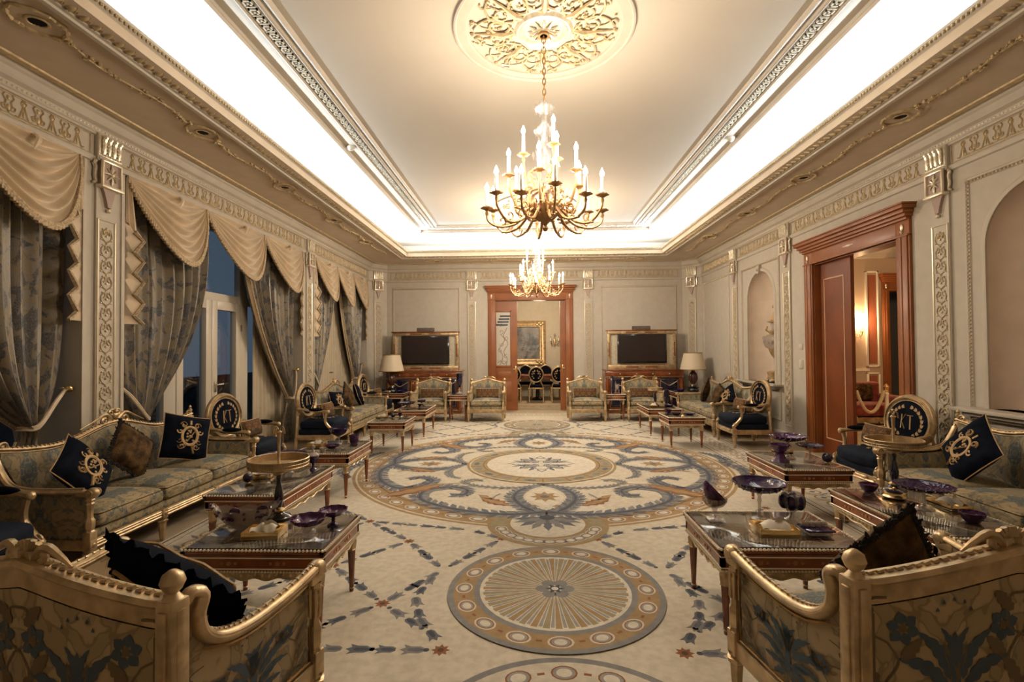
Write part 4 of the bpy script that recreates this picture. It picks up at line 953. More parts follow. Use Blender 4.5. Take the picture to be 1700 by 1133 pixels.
# ================================================================ chandeliers
def make_chandelier(loc, label, rot=0):
    t = thing('chandelier', label, 'chandelier', loc, rot, 'candle chandeliers')
    # local z = 0 at the lowest tip; hook at z = 1.60
    top = CZ-loc[2]
    g = MB(); z = 1.06; k = 0
    while z < top-.03:
        r = .013 if z < top-.22 else .016; h = .030
        g.tube([(r*cos(a)*(1 if k % 2 else 0), r*cos(a)*(0 if k % 2 else 1), z+h*sin(a)+h*.5) for a in [2*pi*j/10 for j in range(10)]], .0042, 5, True); z += .042; k += 1
    g.lathe([(0, .05), (.03, .04), (.045, .02), (.05, 0), (.0, 0)], z0=top-.05, seg=14); g.build('chain', 'gold_dark', t)
    g = MB()
    g.lathe([(0, .0), (.014, .01), (.022, .03), (.012, .05), (.018, .062), (.03, .075), (.06, .10), (.10, .13), (.125, .17), (.135, .195), (.10, .20), (0, .20)], seg=20, flute=.05, nf=10)
    for k in range(12):
        a = k*pi/6; g.tube([(.05*cos(a), .05*sin(a), .09), (.10*cos(a), .10*sin(a), .14), (.135*cos(a), .135*sin(a), .20), (.15*cos(a), .15*sin(a), .215)], [.006, .012, .010, .004], 5)
        g.sphere((.125*cos(a+.26), .125*sin(a+.26), .205), .018, 6, 5)
    g.build('bowl', 'chandelier_gold', t)
    g = MB(); g.lathe([(.05, .20), (.035, .24), (.05, .27), (.06, .31), (.035, .34), (.03, .38), (.055, .42), (.06, .46), (.035, .50), (.03, .55), (.05, .60), (.055, .66), (.03, .70), (.022, .76), (.045, .79), (.04, .84), (.02, .88), (.02, .94), (.06, .965), (.075, .99), (.05, 1.02), (.012, 1.04), (.008, 1.07)], seg=12, flute=.12, nf=6)
    for (zz, r, n) in ((.99, .07, 9), (.80, .07, 8), (.62, .09, 8), (.34, .12, 12), (.27, .15, 14)):
        for k in range(n):
            a = 2*pi*k/n; g.sphere((r*cos(a), r*sin(a), zz), .013, 6, 4, 0, (1, 1, 2.0)); g.sphere((r*cos(a), r*sin(a), zz-.034), .008, 5, 4)
    g.build('crystal_column', 'crystal_clear', t)
    def ring(n, r, zc, zb, off, h, dz=0):
        for k in range(n):
            a = off+2*pi*k/n; c, s = cos(a), sin(a); zcup = zc+dz*(k % 2); g = MB()
            P = smooth([(.06, zb), (.13, zb-.035), (r*.50, zb-.135), (r*.78, zb-.165), (r*.98, zcup-.09), (r, zcup)], 5)
            g.tube([(q*c, q*s, w) for q, w in P], [.0135-.006*i/len(P) for i in range(len(P))], 6)
            for (q, w, rr) in ((.30, -.08, .014), (.55, -.148, .013), (.82, -.165, .012)):
                g.sphere((q*r*c, q*r*s, zb+w), rr, 5, 4, 0, (1.3, 1.3, .8))
            P2 = spiral(r*.42, zb-.02, .05, .012, -pi/2, pi*1.4, 14); g.tube([(q*c, q*s, w) for q, w in P2], .0075, 5)
            P2 = spiral(r*.74, zb-.115, .036, .008, -pi/2, -pi*2.2, 14); g.tube([(q*c, q*s, w) for q, w in P2], .006, 5)
            g.lathe([(.006, -.055), (.014, -.03), (.010, -.012), (.022, .0), (.045, .006), (.048, .013), (.018, .014), (.012, .03), (.012, .038)], cx=r*c, cy=r*s, z0=zcup, seg=12, flute=.10, nf=6)
            arm = g.build('arm', 'chandelier_gold', t)
            g = MB(); g.lathe([(.0, 0), (.0135, 0), (.0135, h), (.009, h+.006), (0, h+.006)], cx=r*c, cy=r*s, z0=zcup+.03, seg=8); g.build('candle', 'candle_white', arm)
            g = MB(); g.lathe([(.006, 0), (.014, .01), (.018, .024), (.013, .042), (.006, .058), (0, .07)], cx=r*c, cy=r*s, z0=zcup+.036+h, seg=8); g.build('bulb', 'bulb_glow', arm)
            ln = 'candle_bulb_light_%d' % (loc[1] > 6); l = bpy.data.lights.get(ln) or bpy.data.lights.new(ln, 'POINT')
            l.energy = BULB_FAR if loc[1] > 6 else BULB; l.color = WARM; l.shadow_soft_size = .012
            lo = bpy.data.objects.new('bulb_light', l); COL.objects.link(lo); lo.parent = arm; lo.location = (r*c, r*s, zcup+.036+h+.09)
            for j in range(3):
                b = j*2.1; g = None
    ring(12, .46, .17, .20, .12, .11, .05); ring(6, .30, .38, .34, .35, .12, .03); ring(3, .17, .62, .50, .9, .14)
    ring(1, .0001, .68, .66, 0, .14) if False else None
    for (n, r, zz) in ((12, .30, .10), (6, .20, .30), (3, .12, .52)):
        for k in range(n):
            g = MB(); a = 2*pi*k/n+.3; g.sphere((r*cos(a), r*sin(a), zz), .011, 6, 4, 0, (1, 1, 2.2)); g.tube([(r*cos(a), r*sin(a), zz+.02), (r*.9*cos(a), r*.9*sin(a), zz+.08)], .0025, 4); g.build('crystal_drop', 'crystal_clear', t)
    return t
make_chandelier((.14, 3.9, 2.385), 'large gilt and crystal candle chandelier hanging nearer, under the big ceiling rose')
make_chandelier((.15, 8.7, 2.385), 'gilt and crystal candle chandelier hanging farther, before the far doorway', .35)

# ================================================================ furniture
MATS['motif_blue'] = simple('motif_blue', (.055, .078, .10), .8); simple('motif_tan', (.14, .095, .045), .8); simple('motif_brown', (.10, .065, .03), .8)
def leg(g, x, y, h=.20, r=.026, z0=0):
    g.lathe([(r*.5, 0), (r*.62, .01), (r*.5, .02), (r*.62, .03), (r*.95, h*.80), (r*1.25, h*.84), (r*1.3, h*.90), (r*.8, h*.94), (r*1.1, h*.97), (r*1.1, h)], cx=x, cy=y, z0=z0, seg=12, flute=.06, nf=6)
def rosette(g, x, y, z, r, ax='y'):
    s = (1, .45, 1) if ax == 'y' else (.45, 1, 1); g.sphere((x, y, z), r, 8, 6, 0, s)
def seat_cushion(g, x0, x1, y0, y1, z0, z1, puff=.025, mi=0, r=.03):
    cx, cy = (x0+x1)/2, (y0+y1)/2; hx, hy = (x1-x0)/2, (y1-y0)/2
    def fn(x, y, z):
        a, b = (x-cx)/hx, (y-cy)/hy; k = max(0, 1-abs(a)**3)*max(0, 1-abs(b)**3)
        return (x, y, z+(puff*k if z > (z0+z1)/2 else -puff*.2*k))
    g.rbox(x0, x1, y0, y1, z0, z1, r, mi, 3, fn, 8)
def piping(g, x0, x1, y0, y1, z, r=.005, c=.03, mi=0):
    P = arc(x1-c, y1-c, c, 0, pi/2, 4)+arc(x0+c, y1-c, c, pi/2, pi, 4)+arc(x0+c, y0+c, c, pi, 1.5*pi, 4)+arc(x1-c, y0+c, c, 1.5*pi, 2*pi, 4)
    g.tube([(a, b, z) for a, b in P], r, 5, True, mi)
def damask_motif(S, g, w, h, mi=(1, 2)):
    # S(u, v): panel drawing (metres) -> 3D
    def pol(P, m):
        for sx in (1, -1):
            Q = [S(sx*x, y) for x, y in P]
            if sx < 0: Q.reverse()
            g.ngon(Q, m)
    B, T = mi
    for k, (a, L, ww) in enumerate(((6, .145, .019), (30, .175, .023), (54, .165, .021), (76, .12, .014))):
        r = radians(a); x0, y0 = .026-.004*k, -.045+.028*k; pol(softleaf((x0, y0), (x0+L*cos(r), y0+L*sin(r)*1.05), ww, 5, .02), B)
    pol(softleaf((.012, -.07), (.10, -.03), .018, 3), B); pol(softleaf((.012, -.09), (.13, -.10), .020, 3), B); pol(softleaf((.008, -.12), (.075, -.17), .02, 3), B)
    pol([(0, -.12), (.016, -.10), (.013, .06), (.022, .10), (0, .15)], B); pol(softleaf((.0, .0), (.035, .12), .012, 2), T)
    for k in range(5): a = radians(20+k*35); pol([(.0+.055*cos(a)-.005, .19+.045*sin(a)), (.055*cos(a)+.005, .19+.045*sin(a)+.004), (.055*cos(a), .19+.045*sin(a)+.014)], B)
    fx, fy = min(.155, w-.05), min(.20, h/2-.06)
    for k in range(6):
        a = k*pi/3+.3; pol(softleaf((fx+.012*cos(a), fy+.012*sin(a)), (fx+.05*cos(a), fy+.05*sin(a)), .017, 1), B)
    pol([(fx+.012*cos(pi*j/4), fy+.012*sin(pi*j/4)) for j in range(8)], T)
    def ln(P, r=.0035):
        P = smooth(P, 5)
        for sx in (1, -1):
            for i in range(len(P)-1):
                d = P[i+1]-P[i]; n = np.array([-d[1], d[0]])/(np.linalg.norm(d)+1e-9)*r
                q = [P[i]+n, P[i+1]+n, P[i+1]-n, P[i]-n]; q = [S(sx*a, b) for a, b in q]; g.ngon(q if sx > 0 else q[::-1], T)
    ln([(.02, -.14), (.12, -.20), (.21, -.14), (.22, -.02), (.17, .06), (.20, .12)]); ln([(.20, .12), (.26, .16), (.25, .24), (.20, .25)])
    for p, q in (((.21, -.12), (.27, -.02)), ((.22, -.02), (.28, .08)), ((.18, -.17), (.26, -.20)), ((.16, .07), (.10, .13)), ((.24, .2), (.30, .26))): pol(softleaf(p, q, .022, 4), T)

def make_bergere(X=.35, nm='armchair', cat='armchair'):
    t = thing(nm, 'x', cat); F, Bk = -.30, .30; e = X-.35; wide = e > .05
    g = MB(); g.rbox(-X+.02, X-.02, F-.015, F+.02, .195, .265, .006); g.rbox(-X+.02, X-.02, F-.022, F, .215, .228, .004); g.rbox(-X+.02, X-.02, F-.022, F, .24, .25, .004)
    for s in (-1, 1): g.rbox(s*X-.017, s*X+.017, F, Bk, .195, .265, .006)
    g.rbox(-X, X, Bk-.02, Bk+.02, .195, .265, .006); g.build('seat_rail', 'gold_leaf', t)
    for (x, y) in ((-X, F), (X, F), (-X, Bk), (X, Bk)): g = MB(); leg(g, x, y, .21, .028); g.build('leg', 'gold_leaf', t)
    # arms
    RA = smooth([(Bk-.035, .752), (Bk-.055, .775), (Bk-.09, .755), (Bk-.075, .70), (Bk-.10, .635), (Bk-.17, .592), (.02, .575), (-.14, .583), (F+.03, .605), (F-.005, .612)], 5)
    RA = [tuple(p) for p in RA]
    topz = lambda y: float(np.interp(-y, [-p[0] for p in RA[14:]], [p[1] for p in RA[14:]]))
    for s in (-1, 1):
        g = MB()
        g.rbox(s*X-.026, s*X+.026, F-.026, F+.026, .20, .30, .006); rosette(g, s*X, F-.026, .25, .016)
        g.lathe([(.026, 0), (.020, .012), (.026, .03), (.026, .09), (.020, .10), (.017, .11), (.021, .20), (.024, .215), (.018, .225), (.024, .24), (.026, .26)], cx=s*X, cy=F, z0=.30, seg=12, flute=.07, nf=6)
        g.rbox(s*X-.028, s*X+.028, F-.030, F+.05, .560, .596, .012); g.sphere((s*X, F-.012, .606), .036, 12, 8, 0, (.95, 1.15, .95)); [g.tube([(s*X+.024*cos(q), F+.024*sin(q), .43), (s*X+.024*cos(q), F+.024*sin(q), .54)], .0045, 4) for q in [2*pi*k/8 for k in range(8)]]
        for k in (-1, 1): g.tube([(s*X+k*.027, F-.012+a, .60+b) for a, b in spiral(0, 0, .024, .004, 0, 9, 20)], .004, 5)
        g.build('arm_post', 'gold_leaf', t)
        g = MB(); n = len(RA); ww = [.018+.010*min(1, i/12) for i in range(n)]
        g.tube([(s*X, a, b) for a, b in RA], ww, 10, flat=.75, up=(0, 0, 1)); g.tube([(s*X, a, b+.020) for a, b in RA[14:]], .007, 6)
        for sd in (-1, 1): g.tube([(s*X+sd*.021, a, b+.006) for a, b in RA[12:]], .006, 5)
        for i in range(16, n-2, 1): g.sphere((s*X, RA[i][0], RA[i][1]+.024), .0085, 5, 4, 0, (1.4, .8, .6))
        for k in range(7): g.sphere((s*(X-.012), Bk-.10-.012*k, .66-.016*k), .013, 6, 4)
        g.build('arm_rail', 'gold_leaf', t)
        g = MB()
        g.grid(lambda u, v: (s*(X-.004+.012*sin(pi*u)*sin(pi*v)), F+.035+(Bk-F-.06)*u, .262+(topz(F+.035+(Bk-F-.06)*u)-.012-.262)*v), 16, 8, flip=(s < 0))
        g.grid(lambda u, v: (s*(X-.022-.03*sin(pi*u)*sin(pi*v)), F+.035+(Bk-F-.06)*u, .262+(topz(F+.035+(Bk-F-.06)*u)-.012-.262)*v), 16, 8, flip=(s > 0))
        def S(u, v, s=s): return (s*(X+.009), .0+u*s*1.0, .415+v*.9)
        damask_motif(lambda u, v: (s*(X+.0105), .02+s*u*.95, .40+v*.60), g, .23, .30)
        g.build('arm_panel', ['damask', 'motif_blue', 'motif_tan'], t)
        g = MB(); Pp = [(F+.045, .28), (Bk-.035, .28), (Bk-.035, topz(Bk-.19)+.03)]+[(y, topz(y)-.028) for y in np.linspace(Bk-.13, F+.045, 9)]
        g.tube([(s*(X+.010), a, b) for a, b in Pp], .0055, 5, True); g.build('panel_border', 'gold_dark', t)
    # back
    zt = lambda x: .772+.075*max(0, 1-(abs(x)/(X-.05))**1.35)*(1 if abs(x) < X-.05 else 0)-.012*sin(pi*min(1, abs(x)/(X-.01)))
    yb = lambda x: Bk+.045*(1-(x/(X-.01))**2)
    for s in (-1, 1):
        g = MB(); g.rbox(s*X-.030, s*X+.030, Bk-.028, Bk+.028, .20, .785, .006); g.rbox(s*X-.014, s*X+.014, Bk+.022, Bk+.036, .30, .76, .004); g.rbox(s*(X+.022)-.010, s*(X+.022)+.014, Bk-.014, Bk+.014, .30, .76, .004)
        g.lathe([(.026, 0), (.020, .008), (.014, .016), (.024, .026), (.032, .044), (.026, .064), (.010, .076), (0, .079)], cx=s*X, cy=Bk, z0=.785, seg=14)
        g.build('back_post', 'gold_leaf', t)
    xs = np.linspace(-X+.02, X-.02, 41)
    g = MB()
    V = []
    for x in xs:
        z = zt(x); y = yb(x)
        V += [(x, y-.045, z-.05), (x, y-.045, z), (x, y-.02, z+.014), (x, y+.012, z+.012), (x, y+.016, z+.0), (x, y+.004, z-.006), (x, y+.004, z-.066)]
    k = 7; F2 = [(i*k+j, i*k+j+1, (i+1)*k+j+1, (i+1)*k+j) for i in range(len(xs)-1) for j in range(k-1)]
    g.add(V, F2, 0, False)
    g.tube([(x, yb(x)+.010, zt(x)-.002) for x in xs], .009, 6); g.tube([(x, yb(x)-.04, zt(x)+.002) for x in xs], .009, 6); g.tube([(x, yb(x)-.006, zt(x)-.066) for x in xs], .006, 5)
    for x in np.linspace(-X+.03, X-.03, 26+int(e*60)):
        g.tube([(x-.010, yb(x)-.018, zt(x)+.015), (x+.010, yb(x)-.014, zt(x)+.015)], [.009, .006], 6)
    g.rbox(-X+.03, X-.03, Bk-.012, Bk+.022, .265, .30, .004)
    g.build('back_frame', 'gold_leaf', t)
    g = MB(); zc = zt(0)+.01
    for s in (-1, 1):
        g.tube([(s*a, yb(0)-.015, zc+b) for a, b in spiral(.048, .012, .034, .006, pi*.9, pi*.9+8, 22)], [.013-.0003*i for i in range(23)], 6)
        g.tube(smooth([(s*.02, yb(0)-.015, zc-.01), (s*.07, yb(.07)-.015, zc+.035), (s*.13, yb(.13)-.015, zc+.012), (s*.17, yb(.15)-.015, zc-.012)], 4), [.006, .012, .014, .015, .014, .013, .012, .010, .009, .008, .006, .005, .004], 6)
    for k in range(-3, 4): g.tube([(0, yb(0)-.015, zc), (.018*k, yb(0)-.020, zc+.052-.004*abs(k)*abs(k)*.6)], [.006, .009], 5)
    g.build('crest', 'gold_leaf', t)
    g = MB()
    def Sb(x, z): return (x, yb(x)+.004, z)
    g.grid(lambda u, v: Sb((2*u-1)*(X-.025), .285+(zt((2*u-1)*(X-.025))-.070-.285)*v), 28, 8, flip=True)
    [damask_motif(lambda u, v, c=c: (c-u, yb(c-u)+.0065, .475+v*1.0), g, .30, .44) for c in ((-.215, .215) if wide else (0,))]
    # border stripe of the back panel
    for (a, b) in ((-X+.04, -X+.05), (X-.05, X-.04)): g.add([Sb(b, .30)[:1]+(yb(b)+.006, .30), (a, yb(a)+.006, .30), (a, yb(a)+.006, .68), (b, yb(b)+.006, .68)], [(0, 1, 2, 3)], 2)
    g.build('outer_back', ['damask', 'motif_blue', 'motif_tan'], t)
    g = MB(); g.grid(lambda u, v: ((2*u-1)*(X-.035), yb((2*u-1)*(X-.035))-.046-.055*sin(pi*u)**.5*sin(pi*min(1, v*1.02))**.5, .30+(zt((2*u-1)*(X-.035))-.03-.30)*v), 22, 14); g.build('inner_back', 'damask_pale', t)
    g = MB(); g.rbox(-X+.03, X-.03, F+.0, Bk-.02, .262, .325, .012, 0, 2); g.build('seat_deck', 'damask_pale', t)
    g = MB(); seat_cushion(g, -X+.035, X-.035, F-.012, Bk-.06, .32, .43, .045, r=.045); c = g.build('seat_cushion', 'damask_pale', t)
    g = MB(); piping(g, -X+.037, X-.037, F-.003, Bk-.062, .418); piping(g, -X+.037, X-.037, F-.003, Bk-.062, .338); g.build('piping', 'fur_brown', c)
    return t
def pillow_mesh(w, h, th, mats, fringe=None, sag=.10):
    def fr(u, v, sg):
        a, b = 2*u-1, 2*v-1; k = max(0, (1-a**4))**.6*max(0, (1-b**4))**.6
        x = w/2*a*(1-sag*(1-b*b)*abs(a)**2*.5); z = h/2*b*(1-sag*(1-a*a)*abs(b)**2*.5)
        return (x, sg*(-th/2)*k, z)
    g = MB(); g.grid(lambda u, v: fr(u, v, 1), 14, 14, uv=lambda u, v: (u*w, v*h)); g.grid(lambda u, v: fr(u, v, -1), 14, 14, flip=True, uv=lambda u, v: (u*w+.5, v*h))
    edge = [fr(u, 0, 1) for u in np.linspace(0, 1, 12)]+[fr(1, v, 1) for v in np.linspace(0, 1, 12)][1:]+[fr(u, 1, 1) for u in np.linspace(1, 0, 12)][1:]+[fr(0, v, 1) for v in np.linspace(1, 0, 12)][1:-1]
    return g, edge, fr
def make_pillow(kind, w=.36, h=.36, th=.13):
    P = {'crest': 'throw_pillow', 'fur': 'fur_pillow', 'lumbar': 'lumbar_pillow', 'ruffled': 'ruffled_pillow'}[kind]
    t = thing(P, 'x', 'pillow')
    g, edge, fr = pillow_mesh(w, h, th, None)
    g.build('cover', {'crest': 'navy_velvet', 'fur': 'fur_brown', 'lumbar': 'pillow_weave', 'ruffled': 'navy_velvet'}[kind], t)
    g = MB()
    if kind == 'crest': g.tube(edge, .0045, 5, True); g.build('piping', 'thread_gold', t)
    elif kind == 'fur':
        random.seed(3); E2 = []
        for i in range(len(edge)):
            p, q = np.array(edge[i]), np.array(edge[(i+1) % len(edge)])
            for k in range(3): E2.append(p+(q-p)*k/3)
        for p in E2:
            for k in range(3):
                d = p/(np.linalg.norm(p)+1e-6); e = p+d*random.uniform(.008, .024)+np.array([random.uniform(-.012, .012) for _ in range(3)]); g.tube([p-d*.015, (p+e)/2, e], [.010, .009, .003], 4)
        g.build('fur_trim', 'fur_dark', t)
    elif kind == 'ruffled':
        g2 = MB(); n = len(edge); E2 = []
        for i in range(n):
            p, q = np.array(edge[i]), np.array(edge[(i+1) % n])
            for k in range(4): E2.append(p+(q-p)*k/4)
        V = []; m2 = len(E2)
        for i, p in enumerate(E2):
            d = p/(np.linalg.norm(p)+1e-6)
            for j in range(4): V.append(p-d*.01+d*(.045*j/3)+np.array([0, (.010*j/3)*sin(i*1.35), .004*sin(i*2.1)*j]))
        g2.add(V, [(i*4+j, ((i+1) % m2)*4+j, ((i+1) % m2)*4+j+1, i*4+j+1) for i in range(m2) for j in range(3)], 0, True)
        g2.build('ruffle', 'navy_velvet', t)
        E = np.array([fr(u, v, 1) for u, v in [(.13, .13), (.87, .13), (.87, .87), (.13, .87)]]); P4 = []
        for i in range(4):
            a, b = E[i], E[(i+1) % 4]
            for k in range(8):
                c = a+(b-a)*k/8; c = np.array(fr(min(1, max(0, c[0]/w+.5)), min(1, max(0, c[2]/h+.5)), 1)); P4.append((c[0], c[1]-.004, c[2]+.010*sin(k*pi/2)))
        for s in (1, -1): g = MB(); g.tube([(x, s*y, z) for x, y, z in P4], .0065, 5, True); g.build('braid', 'thread_gold', t)
    else: g.tube(edge, .005, 5, True); g.build('piping', 'thread_gold', t)
    if kind == 'crest':
        g = MB()
        def S(x, z, o=.004):
            p = fr(min(1, max(0, x/w+.5)), min(1, max(0, z/h+.5)), 1); return (x, p[1]-o, z)
        def cur(P, r): g.tube([S(a, b) for a, b in P], r, 5, flat=.5)
        k2 = w/.36
        cur([(.058*k2*cos(a), .072*k2*sin(a)) for a in np.linspace(0, 2*pi, 28)], .013); 
        for a in (.35, .95, 2.2, 2.8, 3.6, 4.15, 5.25, 5.8):
            j = int(a*3); cx, cz = .080*k2*cos(a), .096*k2*sin(a); cur([(cx+x, cz+z) for x, z in spiral(0, 0, .022*k2, .005, a, a+6*(-1)**j, 12)], .0065)
        for s in (-1, 1):
            cur([(s*x*k2, z*k2) for x, z in spiral(.05, .085, .028, .006, 0, 7, 16)], .007); cur([(s*x*k2, z*k2) for x, z in spiral(.055, -.085, .026, .006, 0, -7, 16)], .007)
        for j in range(9): g.sphere(S(random.uniform(-.033, .033)*k2, random.uniform(-.045, .045)*k2), .009*k2, 6, 4, 0, (1, .5, 1))
        cur([(-.02*k2, -.05*k2), (.03*k2, .035*k2)], .010); cur([(0, .09*k2), (0, .125*k2)], .010); cur([(.02*k2, -.08*k2), (.045*k2, -.135*k2)], .012)
        g.build('crest_embroidery', 'thread_gold', t)
    return t
def make_sofa():
    t = thing('sofa', 'x', 'sofa'); L, F, Bk = .95, -.34, .34
    g = MB(); g.rbox(-L+.02, L-.02, F-.015, F+.02, .18, .245, .006)
    for z in (.195, .215, .232): g.tube([(-L+.03, F-.016, z), (L-.03, F-.016, z)], .007, 6)
    for s in (-1, 1): g.rbox(s*L-.017, s*L+.017, F, Bk, .18, .245, .006)
    g.rbox(-L, L, Bk-.02, Bk+.02, .18, .245, .006); g.build('seat_rail', 'gold_leaf', t)
    for x in (-L, -L/3, L/3, L):
        g = MB(); g.rbox(x-.027, x+.027, F-.03, F+.024, .175, .25, .005); rosette(g, x, F-.03, .213, .016); leg(g, x, F, .18, .029); g.build('leg', 'gold_leaf', t)
    for x in (-L, L): g = MB(); leg(g, x, Bk, .18, .029); g.build('leg', 'gold_leaf', t)
    for s in (-1, 1):
        g = MB(); g.rbox(s*L-.028, s*L+.028, F-.028, F+.028, .24, .30, .006)
        g.lathe([(.026, 0), (.020, .01), (.027, .03), (.027, .075), (.020, .085), (.017, .10), (.021, .17), (.026, .18), (.018, .19), (.026, .205), (.02, .215), (.028, .235)], cx=s*L, cy=F, z0=.30, seg=12, flute=.07, nf=6)
        g.rbox(s*L-.032, s*L+.032, F-.035, F+.08, .525, .565, .014)
        g.sphere((s*L, F-.020, .548), .038, 12, 8, 0, (.95, 1, .95))
        for k in (-1, 1): g.tube([(s*L+k*.034, F-.02+a, .548+b) for a, b in spiral(0, 0, .030, .004, 0, 9, 20)], .005, 5)
        g.build('arm_post', 'gold_leaf', t)
        g = MB(); P = smooth([(F+.04, .555), (-.1, .552), (.10, .56), (.20, .60), (.26, .68), (.30, .76)], 5)
        g.tube([(s*L, a, b) for a, b in P], .024, 8, flat=.75); g.tube([(s*L, a, b+.02) for a, b in P], .007, 6); g.build('arm_rail', 'gold_leaf', t)
        g = MB()
        tz = lambda y: float(np.interp(y, [p[0] for p in P], [p[1] for p in P]))
        for q in (0, 1): g.grid(lambda u, v: (s*(L-.004-.045*q-.02*q*sin(pi*u)*sin(pi*v)), F+.03+(Bk-F-.06)*u, .245+(tz(F+.03+(Bk-F-.06)*u)-.012-.245)*v), 14, 8, flip=((s < 0) != (q == 1)))
        g.grid(lambda u, v: (s*(L-.004-.045*u), F+.03, .245+.30*v), 1, 4)
        g.build('arm_panel', 'damask_pale', t)
    def zt(x):
        a = abs(x)/L; return .80+.075*exp(-(a/.30)**2)-.035*sin(pi*min(1, a))**2*0-.03*exp(-((a-.55)/.25)**2)+.02*exp(-((a-1)/.12)**2)
    yb = lambda x: Bk-.01
    xs = np.linspace(-L, L, 61); g = MB()
    g.tube([(x, yb(x), zt(x)) for x in xs], .026, 8, flat=.8); g.tube([(x, yb(x)-.026, zt(x)+.004) for x in xs], .008, 6); g.tube([(x, yb(x)-.022, zt(x)-.016) for x in xs], .006, 5)
    for x in np.linspace(-L+.03, L-.03, 58): g.tube([(x-.010, yb(x)-.018, zt(x)+.017), (x+.012, yb(x)-.006, zt(x)+.020)], [.009, .006], 5)
    for s in (-1, 1):
        g.rbox(s*L-.026, s*L+.026, Bk-.035, Bk+.02, .24, .80, .006); g.lathe([(.02, 0), (.012, .01), (.022, .03), (.02, .045), (.008, .055), (.016, .068), (.008, .082), (0, .09)], cx=s*L, cy=Bk-.01, z0=.82, seg=10)
        g.tube([(s*(L-.06)+a*s, Bk-.03, .83+b) for a, b in spiral(0, 0, .035, .006, 0, 8, 18)], .009, 5)
    g.build('back_frame', 'gold_leaf', t)
    g = MB(); zc = zt(0)+.02
    for s in (-1, 1):
        g.tube([(s*a, Bk-.025, zc+b) for a, b in spiral(.10, .0, .045, .008, pi*.8, pi*.8+8, 22)], [.016-.0004*i for i in range(23)], 6)
        g.tube(smooth([(s*.03, Bk-.02, zc), (s*.10, Bk-.03, zc+.05), (s*.20, Bk-.03, zc+.01), (s*.32, Bk-.02, zc-.04)], 5), [.016-.0008*i for i in range(16)], 6)
        g.tube([(s*a, Bk-.02, zc+.035+b) for a, b in spiral(.032, .02, .032, .006, pi, pi-8, 18)], .011, 6)
    g.sphere((0, Bk-.03, zc+.03), .03, 8, 6, 0, (1, .6, 1.1)); g.sphere((0, Bk-.03, zc+.065), .02, 8, 6)
    g.build('crest', 'gold_leaf', t)
    g = MB(); g.grid(lambda u, v: (-L+.03+(2*L-.06)*u, Bk-.045-.05*sin(pi*u)**.3*sin(pi*min(1, v*1.03))**.5, .25+(zt(-L+.03+(2*L-.06)*u)-.02-.25)*v), 40, 12)
    g.grid(lambda u, v: (-L+.03+(2*L-.06)*u, Bk+.012, .25+(zt(-L+.03+(2*L-.06)*u)-.02-.25)*v), 40, 4, flip=True); g.build('upholstered_back', 'damask_pale', t)
    g = MB(); g.rbox(-L+.03, L-.03, F+.005, Bk-.03, .242, .30, .012, 0, 2); g.build('seat_deck', 'damask_pale', t)
    w = (2*L-.11)/3
    for k in range(3):
        x0 = -L+.055+k*w; g = MB(); seat_cushion(g, x0+.002, x0+w-.002, F-.018, Bk-.08, .295, .405, .045, r=.045); c = g.build('seat_cushion', 'damask_pale', t)
        g = MB(); piping(g, x0+.004, x0+w-.004, F-.008, Bk-.082, .393, .004); piping(g, x0+.004, x0+w-.004, F-.008, Bk-.082, .312, .004); g.build('piping', 'fur_brown', c)
    return t
def wreath(g, S, rx, rz, n=11, gap=.25, L=.05, w=.016, full=False):
    for s in (-1, 1):
        for k in range(n):
            a = -pi/2+s*(gap+(pi-2*gap if not full else pi-.2)*k/(n-1)); c = (rx*cos(a), rz*sin(a)); tg = s
            tx, tz = -sin(a)*s*rx, cos(a)*s*rz; q = math.hypot(tx, tz); tx /= q; tz /= q
            for e in (-1, 1):
                nx, nz = cos(a), sin(a); p = (c[0]+(tx*.9+e*nx*.38)*L, c[1]+(tz*.9+e*nz*.38)*L)
                P = [S(*p2) for p2 in flatleaf(c, p, w*.6, 1)]; g.ngon(P); 
            m = (c[0]+tx*L, c[1]+tz*L); g.ngon([S(*p2) for p2 in flatleaf(c, m, w*.5, 1)])
